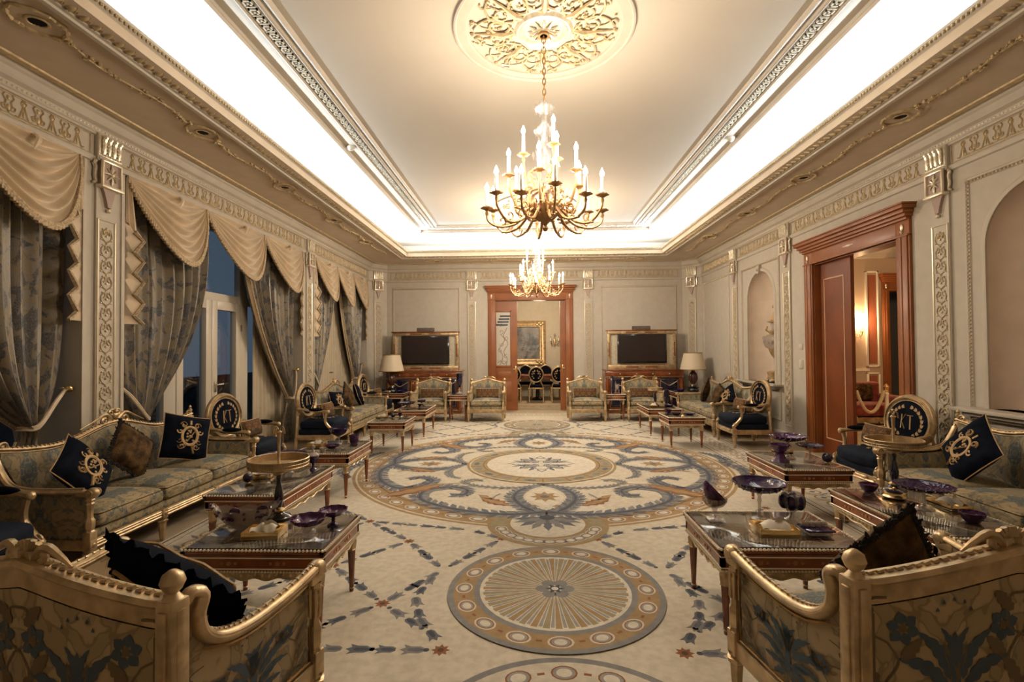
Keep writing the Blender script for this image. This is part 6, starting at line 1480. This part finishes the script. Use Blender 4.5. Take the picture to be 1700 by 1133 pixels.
tissue('square gold tissue box with rolled tissue on the nearest right table', 1.30, 2.70, .20, .16, .05, -.04)
vessel('candy_jar', 'cut away navy and clear candy jar at the back right of the nearest right table', 'jar', (1.50, 2.90, TZ), [
    ('jar', 'crystal_navy', lambda g: [g.sphere((.045*cos(a), .045*sin(a), .115), .034, 12, 8, 0, (.9, .9, 1.25)) for a in [2*pi*k/6 for k in range(6)]]),
    ('jar_body', 'crystal_stem', lambda g: g.lathe([(.02, .06), (.055, .085), (.066, .12), (.055, .155), (.045, .165)], seg=24)), ('foot', 'crystal_stem', lambda g: g.lathe([(0, 0), (.05, 0), (.045, .01), (.015, .03), (.012, .05), (.025, .07)], seg=18))], GC)
vessel('square_ashtray', 'square navy crystal ashtray with pale shell on top, on the nearest right table', 'ashtray', (1.53, 2.72, TZ), [
    ('block', 'crystal_stem', lambda g: g.rbox(-.06, .06, -.055, .055, 0, .02, .006, 0, 2)), ('top', 'crystal_navy', lambda g: g.rbox(-.072, .072, -.06, .06, .02, .03, .004)),
    ('shell', 'crystal_milky', lambda g: [g.sphere((-.045+.03*k, .01, .045), .022, 10, 7, 0, (1, .9, .8)) for k in range(4)])], GC)
# second right table
dish('small purple crystal bowl at the far end of the long right table', 2.33, 3.50, .058, .055, nf=12)
tray_stand('gilt gallery tray on a dark stem near the far end of the long right table', 2.525, 3.53)
vessel('round_box', 'round gold box with dark lid on the long right table', 'box', (2.40, 3.36, TZ), [('box', 'gold_bright', lambda g: g.lathe([(0, 0), (.055, 0), (.068, .008), (.070, .014), (.062, .024), (.06, .035), (.05, .04), (0, .04)], seg=30)), ('lid', 'navy_glaze', lambda g: g.lathe([(.048, .04), (.05, .046), (.03, .054), (0, .056)], seg=28)), ('knob', 'gold_bright', lambda g: g.sphere((0, 0, .062), .009, 8, 6))])
compote('wide dark crystal compote in the middle of the long right table', 2.42, 3.14, .155, .105, .04, 'crystal_navy', 'crystal_stem', .02, footr=.055)
dish('small purple crystal bowl at the near end of the long right table', 2.50, 2.90, .062, .055, nf=12)
tissue('flat gold tissue box beside the sofa on the long right table', 2.60, 3.18, .13, .20, .03)
# third right table
vessel('flared_vase', 'flared purple crystal vase with handles on the right table near the doorway', 'vase', (2.19, 4.42, TZ), [
    ('vase', 'crystal_purple', lambda g: g.lathe([(0, 0), (.075, 0), (.07, .012), (.04, .045), (.034, .075), (.05, .10), (.060, .125), (.082, .15), (.074, .15), (.05, .12), (0, .10)], seg=32, flute=.05, nf=9)),
    ('handle', 'crystal_milky', lambda g: [g.tube([(s*(.05+a), 0, .125+b) for a, b in spiral(.025, 0, .022, .01, 0, 6, 12)], .005, 5) for s in (-1, 1)])], GC)
compote('wide purple crystal compote with frilled rim on the right table near the doorway', 2.33, 4.56, .155, .15, .055, 'crystal_purple', 'crystal_stem', .05)
compote('lower dark dish with clear foot on the right table near the doorway', 2.47, 4.46, .11, .11, .03, 'crystal_navy', 'crystal_stem', .05)
ball('dark glass ball at the right end of the table near the doorway', 2.56, 4.36, .042)
tissue('tissue box with a big tissue behind the crystal on the right table near the doorway', 2.38, 4.76, .14, .12, .04)
# far right tables
dish('purple crystal dish on the fourth right table', 2.20, 7.50, .07, .04); dish('purple ribbed bowl at the back left of the fourth right table', 2.14, 7.72, .055, .06, nf=16)
vessel('gilt_candlestick', 'small gilt candlestick on the fourth right table', 'candlestick', (2.27, 7.40, TZ), [('stick', 'gold_bright', lambda g: g.lathe([(0, 0), (.03, 0), (.01, .02), (.008, .08), (.018, .10), (0, .105)], seg=14))])
dish('flat dark tray at the right of the fourth right table', 2.42, 7.56, .085, .02, 'crystal_navy')
tray_stand('small gilt tray on a dark stem on the long far right table', 2.22, 8.80, .12, TZ, .27)
dish('dark oval dish on the long far right table', 2.42, 8.66, .085, .03, 'crystal_navy')
vessel('tall_vase', 'tall slender black vase on the long far right table', 'vase', (2.47, 9.02, TZ), [('vase', 'navy_glaze', lambda g: g.lathe([(0, 0), (.03, 0), (.022, .02), (.035, .06), (.045, .13), (.04, .2), (.032, .25), (.04, .27), (0, .27)], seg=20))])
tissue('small tissue box on the long far right table', 2.12, 8.55, .13, .10, .04)
# side tables
vessel('urn', 'tall navy glass urn on a crystal foot on the far left side table', 'urn', (-1.44, 10.22, .5503), [('cup', 'navy_glaze', lambda g: g.lathe([(.012, .14), (.03, .17), (.06, .26), (.066, .36), (.062, .42), (.068, .43), (.055, .43), (.05, .3), (0, .2)], seg=24)), ('rim', 'steel', lambda g: g.lathe([(.066, .43), (.085, .435), (.085, .44), (.05, .44)], seg=24)), ('foot', 'crystal_milky', lambda g: (g.rbox(-.06, .06, -.06, .06, 0, .03, .008, 0, 2), g.lathe([(.045, .03), (.02, .06), (.028, .09), (.012, .12), (.014, .15)], seg=16, flute=.1, nf=6)))])
def bust(g):
    g.sphere((0, 0, .13), .05, 12, 9, 0, (.9, .8, 1.15)); g.sphere((-.035, -.01, .18), .018, 8, 6, 0, (.6, .6, 1.5)); g.sphere((.035, -.01, .18), .018, 8, 6, 0, (.6, .6, 1.5)); g.sphere((0, -.035, .115), .026, 10, 7, 0, (1, 1, .8))
    g.sphere((-.03, 0, .06), .026, 8, 6, 0, (.7, .8, 1.6)); g.sphere((.03, 0, .06), .026, 8, 6, 0, (.7, .8, 1.6))
vessel('crystal_figurine', 'pale crystal animal figurine on the far right side table', 'figurine', (1.80, 10.18, .5503), [('figure', 'crystal_milky', bust), ('plinth', 'red_panel', lambda g: g.rbox(-.06, .06, -.05, .05, 0, .02, .005))])
vessel('dark_vase', 'dark vase with spreading leaves behind the figurine on the far right side table', 'vase', (1.76, 10.33, .5503), [('vase', 'navy_glaze', lambda g: g.lathe([(0, 0), (.04, 0), (.05, .1), (.03, .2), (.035, .26), (0, .26)], seg=20)), ('leaves', 'night_dark', lambda g: [g.tube([(0, 0, .24), (.05*cos(a), .03*sin(a), .33), (.10*cos(a), .05*sin(a), .36)], [.006, .018, .003], 5, flat=.4) for a in (0, 1.2, 2.2, 3.1, 4.4)])])

# ---------------------------------------------------------------- lamps
def lamp(x, y, z, label):
    def shade(g):
        n = 64; V = []; F = []
        for i in range(n):
            a = 2*pi*i/n; k = 1+.012*(i % 2)
            V += [(.27*k*cos(a), .27*k*sin(a), .47), (.185*k*cos(a), .185*k*sin(a), .83)]
        for i in range(n): j = (i+1) % n; F.append((2*i, 2*j, 2*j+1, 2*i+1))
        g.add(V, F, 0, True)
    vessel('table_lamp', label, 'lamp', (x, y, z), [
        ('base', 'black_gloss', lambda g: (g.lathe([(0, 0), (.115, 0), (.12, .02), (.105, .035), (.10, .06), (.12, .075), (.12, .09), (.07, .10), (.06, .13), (0, .13)], seg=28),)),
        ('body', 'lamp_ceramic', lambda g: g.lathe([(.05, .13), (.035, .15), (.055, .18), (.085, .24), (.092, .30), (.075, .37), (.045, .42), (.03, .44), (.04, .455), (.015, .46), (.012, .60)], seg=28, flute=.05, nf=14)),
        ('gilt_ring', 'gold_bright', lambda g: (g.tube([(.065*cos(a), .065*sin(a), .14) for a in np.linspace(0, 2*pi, 25)[:-1]], .007, 6, True), g.tube([(.042*cos(a), .042*sin(a), .44) for a in np.linspace(0, 2*pi, 25)[:-1]], .006, 6, True), g.tube([(0, 0, .58), (0, 0, .84)], .005, 6))),
        ('lamp_shade', 'lamp_shade', shade),
        ('shade_trim', 'gold_dark', lambda g: [g.tube([(r*cos(a), r*sin(a), zz) for a in np.linspace(0, 2*pi, 49)[:-1]], .007, 6, True) for r, zz in ((.275, .47), (.19, .83))])], 'matching table lamps')
lamp(-3.04, 10.88, .5403, 'table lamp with pale shade in the far left corner'); lamp(3.56, 10.86, .5403, 'table lamp with pale shade in the far right corner')
dish('dark glass bowl beside the lamp in the far right corner', 3.24, 10.72, .09, .06, 'crystal_navy', z=.5403); dish('dark glass bowl beside the lamp in the far left corner', -2.82, 10.76, .09, .05, 'crystal_navy', z=.5403)

# ---------------------------------------------------------------- television cabinets
def cabinet(cx, wd, label):
    t = thing('sideboard', label, 'cabinet', (cx, 11.46, 0), 0, 'mahogany television cabinets'); w = wd/2
    g = MB(); g.rbox(-w+.03, w-.03, -.22, .24, .10, .93, .006)
    g.rbox(-w+.01, w-.01, -.25, .25, .84, .97, .008); g.rbox(-w-.01, w+.01, -.27, .26, .97, 1.0, .008); g.rbox(-w, w, -.25, .24, 0, .10, .01)
    for x in (-w+.05, w-.05): g.lathe([(.045, 0), (.035, .02), (.04, .1), (.032, .35), (.045, .6), (.03, .66), (.045, .70)], cx=x, cy=-.235, z0=.10, seg=12, flute=.05, nf=8)
    g.build('body', 'mahogany', t)
    cells = ((-w+.12, -w*.38, 0), (-w*.34, w*.34, 1), (w*.38, w-.12, 0))
    for (a, b, k) in cells:
        g = MB(); g.rbox(a, b, -.235, -.215, .16, .80, .005); d = g.build('door', 'mahogany' if k else 'navy_glaze', t)
        g = MB()
        g.tube([(a+.02, -.238, .19), (b-.02, -.238, .19), (b-.02, -.238, .77), (a+.02, -.238, .77)], .006, 5, True)
        c = (a+b)/2
        if k:
            g.tube(smooth([(a+.03, -.24, .70), (a+.10, -.24, .76), (c-.08, -.24, .72), (c, -.24, .75), (c+.08, -.24, .72), (b-.10, -.24, .76), (b-.03, -.24, .70)], 5), .008, 5)
            for x in (a+.06, b-.06): g.sphere((x, -.24, .71), .018, 8, 6)
            for s in (-1, 1): g.tube([(c+s*.10+p*s, -.24, .5+q2) for p, q2 in spiral(0, 0, .07, .01, 0, 8, 20)], .008, 5)
        else:
            g.tube(smooth([(a+.03, -.24, .74), (c-.05, -.245, .66), (c, -.25, .64), (c+.05, -.245, .66), (b-.03, -.24, .74)], 5), .011, 5)
        g.build('gilt_mounts', 'gold_leaf', d)
        g = MB(); g.rbox(a+.01, b-.01, -.262, -.24, .86, .95, .004); dr = g.build('drawer', 'mahogany', t)
        g = MB(); [g.sphere((x, -.268, .905), .013, 8, 6) for x in ((c,) if not k else (a+.12, b-.12))]; g.build('knob', 'line_gilt', dr)
    g = MB()
    for z in (.838, .965, .102): g.tube([(-w+.02, -.255, z), (w-.02, -.255, z)], .006, 5)
    g.build('gilt_lines', 'gold_leaf', t)
    # gilded television stand
    s = thing('television_stand', 'gilt and mahogany frame around the %s television' % ('left' if cx < 0 else 'right'), 'stand', (cx, 11.50, 1.0), 0, 'gilt television stands')
    a, b = -w+.10, w-.10; z0, z1 = .03, .88
    g = MB(); g.rbox(a, a+.065, -.03, .05, z0, z1, .005); g.rbox(b-.065, b, -.03, .05, z0, z1, .005); g.rbox(a, b, -.035, .05, z1-.07, z1, .005); g.rbox(a, b, -.035, .05, 0, .10, .005); g.build('frame', 'gold_leaf', s)
    g = MB(); g.rbox(a-.03, b+.03, -.06, .08, z1, z1+.025, .005)
    for x in (a+.033, b-.033): g.rbox(x-.013, x+.013, -.036, -.028, .30, .62, .003)
    for x in (-.22, .22): g.rbox(x-.14, x+.14, -.041, -.033, z1-.045, z1-.02, .003); g.rbox(x-.14, x+.14, -.041, -.033, .035, .065, .003)
    g.build('mahogany_inlay', 'mahogany', s)
    g = MB(); g.box(a+.06, b-.06, .03, .045, .09, z1-.06); g.build('back_panel', 'relief_silver', s)
    tv = thing('television', 'wide flat dark television at the %s of the far wall' % ('left' if cx < 0 else 'right'), 'television', (cx, 11.47, 1.0), 0, 'flat televisions')
    cxx = -.0; g = MB(); g.rbox(-.56, .56, -.045, .035, .135, .80, .008)
    g.build('bezel', 'black_gloss', tv)
    g = MB(); g.box(-.525, .525, -.049, -.044, .175, .77); g.build('screen', 'screen', tv)
    sp = MB(); sp.rbox(-.20, .20, -.06, .05, .0, .085, .008); o = sp.build('centre_speaker', 'speaker_cloth', None, label='small brown centre speaker on top of the %s television stand' % ('left' if cx < 0 else 'right'), cat='speaker', group='centre speakers')
    o.location = (cx, 11.50, 1.906)
    return t
cabinet(-2.405, 1.74, 'mahogany sideboard under the television at the left of the far wall')
cabinet(2.60, 1.76, 'mahogany sideboard under the television at the right of the far wall')

# ---------------------------------------------------------------- crystal centrepiece in the far right niche
vessel('crystal_centrepiece', 'gilt and crystal centrepiece standing in the arched niche on the right wall', 'ornament', (4.16, 8.50, .881), [
    ('base', 'gold_leaf', lambda g: (g.rbox(-.10, .10, -.10, .10, .05, .09, .01), [g.sphere((sx*.09, sy*.09, .03), .03, 8, 6) for sx in (-1, 1) for sy in (-1, 1)], g.lathe([(.11, .09), (.12, .13), (.13, .17), (.10, .19), (.03, .20), (.02, .26), (.015, .38), (.03, .42), (.06, .46), (.09, .52), (.10, .56)], seg=20, flute=.06, nf=8))),
    ('bowl', 'crystal_stem', lambda g: (g.lathe([(.06, .54), (.14, .60), (.17, .68), (.16, .76), (.11, .80), (.05, .82), (.045, .90), (.06, .98), (.05, 1.0)], seg=24, flute=.08, nf=12), [g.sphere((.17*cos(a), .17*sin(a), .70+.05*sin(3*a)), .024, 8, 6, 0, (1, 1, 1.5)) for a in [2*pi*k/14 for k in range(14)]])),
    ('gilt_collar', 'gold_leaf', lambda g: (g.lathe([(.05, .80), (.09, .83), (.10, .86), (.05, .88)], seg=20, flute=.08, nf=8), g.lathe([(.06, 1.0), (.12, 1.02), (.12, 1.035), (.05, 1.05)], seg=20), [g.tube([(.09*cos(a), .09*sin(a), .84), (.15*cos(a), .15*sin(a), .88), (.13*cos(a), .13*sin(a), .95)], .010, 5) for a in [2*pi*k/6 for k in range(6)]])),
    ('finial', 'gold_dark', lambda g: (g.lathe([(.06, 1.05), (.035, 1.12), (.012, 1.2), (.010, 1.24)], seg=14), g.sphere((0, 0, 1.28), .035, 10, 7)))])

# ================================================================ dining room seen through the far doorway
g = MB(); g.box(-3.2, 3.6, 12.05, 15.6, -.1, 0); struct(g.build('floor_dining_room', 'carpet_plain'))
g = MB(); g.box(-3.2, 3.6, 15.6, 15.75, 0, 3.4); struct(g.build('wall_dining_far', 'wall_paint'))
g = MB(); g.box(-3.35, -3.2, 12.05, 15.75, 0, 3.4); struct(g.build('wall_dining_left', 'wall_paint')); g = MB(); g.box(3.6, 3.75, 12.05, 15.75, 0, 3.4); struct(g.build('wall_dining_right', 'wall_paint'))
g = MB(); g.box(-3.35, 3.75, 12.05, 15.75, 3.4, 3.5); struct(g.build('ceiling_dining_room', 'ceiling_paint'))
g = MB()
for k, y in enumerate((12.25, 12.4, 12.9)): g.box(-2.8, 3.2, y, y+(.03 if k != 1 else .012), .002, .004)
for k in range(30): g.lathe([(0, .006), (.05, .006)], cx=-2.7+k*.2, cy=12.65, seg=10, sy=.8)
g.build('dining_rug', 'rug_slate', None, label='grey patterned border of the rug in the dining room behind the far doorway', cat='rug')
m = N('painting_canvas'); n1 = m.noise(2.2, None, 4, .8); n2 = m.noise(7, None, 4)
c = m.mix(m.ramp(n1, .38, .60), (.02, .035, .05), (.22, .22, .22)); c = m.mix(m.math('MULTIPLY', m.ramp(n2, .52, .62), .7), c, (.16, .075, .03)); c = m.mix(m.ramp(m.noise(4.5, None, 3, 1.5), .55, .62), c, (.03, .06, .10)); m.set(col=c, rough=.35); MATS['painting_canvas'] = m.m
p = thing('painting', 'gold framed dark landscape painting on the dining room wall behind the far doorway', 'painting', (-.17, 15.6, 1.68))
g = MB(); g.T = TX; g.sweep([(0, 0), (0, .05), (.03, .07), (.06, .05), (.12, .045), (.15, .07), (.19, .06), (.215, .02), (.215, 0)], [(-.71, -.70), (.71, -.70), (.71, .70), (-.71, .70)], closed=True, side=1)
g.T = None
for sx in (-1, 1):
    for sz in (-1, 1):
        for k in range(4): g.sphere((sx*(.62-.06*k), -.06, sz*(.62-.05*(k % 2))), .05, 8, 6, 0, (1, .5, 1))
g.build('frame', 'gold_leaf', p)
g = MB(); g.box(-.50, .50, -.03, -.02, -.49, .49); g.build('canvas', 'painting_canvas', p)
g = MB(); g.rbox(.24, .255, -.036, -.03, -.25, .38, .003); g.rbox(.225, .27, -.037, -.03, .28, .34, .004)
for k in range(9): g.rbox(-.02-.012*k % .06, .02+.008*k, -.034, -.03, .15-.07*k, .19-.07*k, .004)
for k in range(6): g.rbox(-.2+.09*k, -.1+.09*k, -.034, -.03, -.25-.02*(k % 3), -.22-.02*(k % 3), .004)
g.build('painted_highlights', 'rug_pale_grey', p)
def sconce(name, label, loc, rz, lit, prt=True):
    t = thing(name, label, 'sconce', loc, rz)
    g = MB(); g.sphere((0, -.02, 0), .05, 10, 7, 0, (1, .5, 2.2)); g.lathe([(.0, -.16), (.015, -.14), (.03, -.08), (.02, -.02)], cy=-.03, seg=10)
    for s in (-1, 1): g.tube(smooth([(0, -.04, -.04), (s*.05, -.08, -.10), (s*.11, -.11, -.07), (s*.12, -.12, .0)], 5), .009, 6); g.lathe([(.012, 0), (.03, .01), (.03, .016), (.012, .02)], cx=s*.12, cy=-.12, seg=12)
    g.build('arms', 'gold_leaf', t)
    g = MB()
    for s in (-1, 1): g.lathe([(.0, 0), (.012, 0), (.012, .09), (0, .09)], cx=s*.12, cy=-.12, z0=.02, seg=8)
    g.build('candle', 'candle_white', t)
    g = MB()
    for s in (-1, 1): g.lathe([(.006, 0), (.014, .02), (.010, .045), (0, .07)], cx=s*.12, cy=-.12, z0=.11, seg=8)
    g.build('bulb', 'sconce_glow' if lit else 'crystal_milky', t)
    g = MB()
    for k in range(16): a = k*.9; g.sphere((.12*cos(a), -.07+.04*sin(a), -.12+.02*(k % 4)*2+.05*sin(k)), .013, 6, 5, 0, (1, 1, 1.8))
    g.sphere((0, -.05, .20), .03, 8, 6, 0, (1, 1, 2))
    g.build('crystal_drops', 'crystal_stem', t)
    if lit:
        for s in (-1, 1): l = point('sconce_light', (s*.12, -.12, .24), 11.0, (1, .62, .32), .03); l.parent = t
sconce('wall_sconce', 'unlit crystal wall sconce right of the painting in the dining room', (.82, 15.6, 1.72), 0, False)
t = thing('dining_table', 'dark wooden dining table in the room behind the far doorway', 'dining table', (.25, 14.45, 0))
g = MB(); g.rbox(-1.6, 1.6, -.40, .40, .70, .75, .012); g.rbox(-1.5, 1.5, -.34, .34, .62, .70, .01); g.build('table_top', 'mahogany', t)
for x in (-.9, .9, 0): g = MB(); g.lathe([(.16, .0), (.18, .04), (.06, .1), (.05, .3), (.11, .42), (.05, .55), (.08, .62)], cx=x, seg=14); g.build('pedestal', 'black_gloss', t)
def dining_chair():
    t = thing('dining_chair', 'x', 'dining chair'); g = MB()
    for x in (-.20, .20): g.tube([(x, -.2, 0), (x, -.2, .42)], [.012, .02], 6)
    for x in (-.19, .19): g.tube(smooth([(x, .24, 0), (x, .2, .42), (x*.75, .23, .55), (x*.6, .24, .62)], 4), .016, 6)
    g.rbox(-.22, .22, -.22, .22, .38, .42, .01); g.build('frame', 'gold_leaf', t)
    g = MB(); g.tube([(.19*cos(a)*(1-.12*(sin(a) < 0)*abs(sin(a))), .24, .78+.20*sin(a)) for a in np.linspace(0, 2*pi, 33)[:-1]], .022, 8, True, up=(0, 1, 0)); g.sphere((0, .235, .99), .03, 8, 6, 0, (2.4, .7, 1)); g.build('back_frame', 'gold_leaf', t)
    g = MB(); n = 28
    for dy, fl in ((-.018, 0), (.018, 1)):
        V = [(0, .24+dy*1.3, .78)]+[(.185*cos(2*pi*i/n)*(1-.12*(sin(2*pi*i/n) < 0)*abs(sin(2*pi*i/n))), .24+dy, .78+.195*sin(2*pi*i/n)) for i in range(n)]
        g.add(V, [(0, 1+i, 1+(i+1) % n) if not fl else (0, 1+(i+1) % n, 1+i) for i in range(n)], 0, True)
    bk = g.build('back_pad', 'navy_velvet', t)
    g = MB(); wreath(g, lambda x, z: (x, .262, .78+z), .11, .12, 5, .5, .04, .025); wreath(g, lambda x, z: (x, .262, .83-z), .06, .06, 3, .5, .04, .025); g.build('embroidery', 'thread_gold', bk)
    g = MB(); g.rbox(-.21, .21, -.22, .20, .42, .49, .03, 0, 2); g.build('seat', 'navy_velvet', t)
    return t
dc = dining_chair(); lst = [(-.42, 13.82, pi, 'dining chair nearest the glazed door leaf, back towards the room'), (.20, 13.82, pi, 'dining chair in the middle of the far doorway, back towards the room'), (.82, 13.82, pi, 'dining chair at the right of the far doorway, back towards the room'),
    (-.10, 15.05, 0, 'dining chair across the table, facing the room, left one'), (.52, 15.05, 0, 'dining chair across the table, facing the room, middle one'), (1.12, 15.05, 0, 'dining chair across the table, facing the room, right one')]
for i, (x, y, rz, lab) in enumerate(lst):
    if i == 0: dc.location = (x, y, 0); dc.rotation_euler = (0, 0, rz); dc['label'] = lab; dc['group'] = 'dining chairs'
    else: dup(dc, (x, y, 0), rz, lab, 'dining chairs')

# ================================================================ anteroom seen through the right doorway
g = MB(); g.box(4.15, 9.2, 4.5, 10.3, -.1, 0); struct(g.build('floor_anteroom', 'carpet_plain'))
g = MB(); g.box(4.15, 7.24, 10.2, 10.35, 0, 3.5); g.box(7.95, 9.2, 10.2, 10.35, 0, 3.5); g.box(7.24, 7.95, 10.2, 10.35, 2.6, 3.5); struct(g.build('wall_anteroom_far', 'anteroom_wall'))
g = MB(); g.box(9.2, 9.35, 4.5, 10.35, 0, 3.5); struct(g.build('wall_anteroom_right', 'anteroom_wall')); g = MB(); g.box(4.15, 9.35, 4.50, 4.65, 0, 3.5); struct(g.build('wall_anteroom_near', 'anteroom_wall'))
g = MB(); g.box(4.15, 9.35, 4.5, 10.35, 3.5, 3.6); struct(g.build('ceiling_anteroom', 'ceiling_paint'))
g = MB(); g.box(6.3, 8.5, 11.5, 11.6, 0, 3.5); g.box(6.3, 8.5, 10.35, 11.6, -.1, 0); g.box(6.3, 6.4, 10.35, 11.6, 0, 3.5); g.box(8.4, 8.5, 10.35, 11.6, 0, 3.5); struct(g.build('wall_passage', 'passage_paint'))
g = MB(); g.sweep([(0, 3.25), (.03, 3.27), (.06, 3.35), (.12, 3.42), (.14, 3.5)], [(4.15, 10.2), (9.2, 10.2)], side=-1); struct(g.build('trim_30', 'moulding_paint'))
g = MB()
for (a, b, z0, z1) in ((6.81, 7.03, 1.10, 2.95), (6.81, 7.03, .30, .92)): g.box(a+.045, b-.03, 10.185, 10.2, z0+.03, z1-.03)
struct(g.build('trim_31', 'red_panel'))
g = MB(); g.T = None
for (a, b, z0, z1) in ((6.79, 7.05, 1.06, 3.0), (6.79, 7.05, .25, .95)):
    for (p, q, r, s) in ((a, a+.04, z0, z1), (b-.03, b, z0, z1), (a, b, z0, z0+.03), (a, b, z1-.03, z1)): g.rbox(p, q, 10.17, 10.2, r, s, .004)
g.box(4.15, 6.85, 10.18, 10.2, .98, 1.03)
struct(g.build('trim_32', 'candle_white'))
g, gi = MB(), MB(); casing((g, gi), 7.26, 7.93, 2.6, .14, deep=.05); o = struct(g.build('door_6', 'door_wood')); o.location = (0, 10.2, 0); gi.build('gilt_mounts', 'line_gilt', o)
sconce('lit_wall_sconce', 'glowing wall sconce in the anteroom beyond the right doorway', (6.53, 10.2, 1.76), 0, True)
t = thing('red_sofa', 'dark red velvet sofa in the anteroom beyond the right doorway', 'sofa', (6.05, 9.45, 0))
g = MB(); seat_cushion(g, -.62, .62, -.35, .25, .22, .42, .03); g.rbox(-.62, .62, .18, .36, .2, .80, .06, 0, 3); g.rbox(-.70, -.56, -.35, .3, .2, .58, .05, 0, 3); g.rbox(.56, .70, -.35, .3, .2, .58, .05, 0, 3); g.build('upholstery', 'red_velvet', t)
g = MB(); g.rbox(-.70, .70, -.37, .33, .12, .20, .01); [leg(g, x, y, .13, .028) for x in (-.65, .65) for y in (-.32, .28)]; g.build('base', 'gold_leaf', t)
g = MB(); g.rbox(-.30, .05, .10, .22, .45, .80, .05, 0, 3); g.rbox(.08, .45, .10, .22, .45, .78, .05, 0, 3); g.build('back_cushions', 'fur_brown', t)
for i, x in enumerate((5.74, 6.30)):
    t = thing('rope_stanchion', 'cream and gold rope stanchion in the anteroom, %s one' % ('left' if i == 0 else 'right'), 'stanchion', (x, 8.95, 0), 0, 'rope barrier posts')
    g = MB(); g.lathe([(.0, 0), (.10, 0), (.10, .015), (.05, .04), (.03, .08), (.03, .20), (.045, .22), (.035, .25), (.03, .62), (.04, .64), (.03, .66)], seg=16); g.build('post', 'candle_white', t)
    g = MB(); g.lathe([(.03, .66), (.045, .68), (.03, .70), (.04, .73), (.045, .76), (.02, .80), (0, .82)], seg=16); g.build('finial', 'gold_bright', t)
g = MB(); P = smooth([(5.78, 8.95, .69), (5.84, 8.95, .52), (5.93, 8.95, .36), (6.02, 8.95, .31), (6.11, 8.95, .36), (6.20, 8.95, .52), (6.26, 8.95, .69)], 6)
g.tube(P, [.026+.005*(i % 2) for i in range(len(P))], 8); g.build('barrier_rope', 'rope_cream', None, label='thick cream rope hanging between the two stanchions in the anteroom', cat='rope')
t = thing('console_table', 'small gilt console table under the glowing sconce in the anteroom', 'table', (5.85, 10.05, 0))
g = MB(); g.rbox(-.35, .35, -.14, .15, .78, .82, .005); g.build('top', 'marble_brown', t)
g = MB(); g.rbox(-.33, .33, -.12, .14, .68, .77, .005)
for x in (-.28, .28): g.tube(smooth([(x, -.08, .70), (x*1.1, -.12, .5), (x*.8, -.02, .25), (x, -.05, 0)], 5), .018, 6)
g.build('gilt_frame', 'gold_leaf', t)
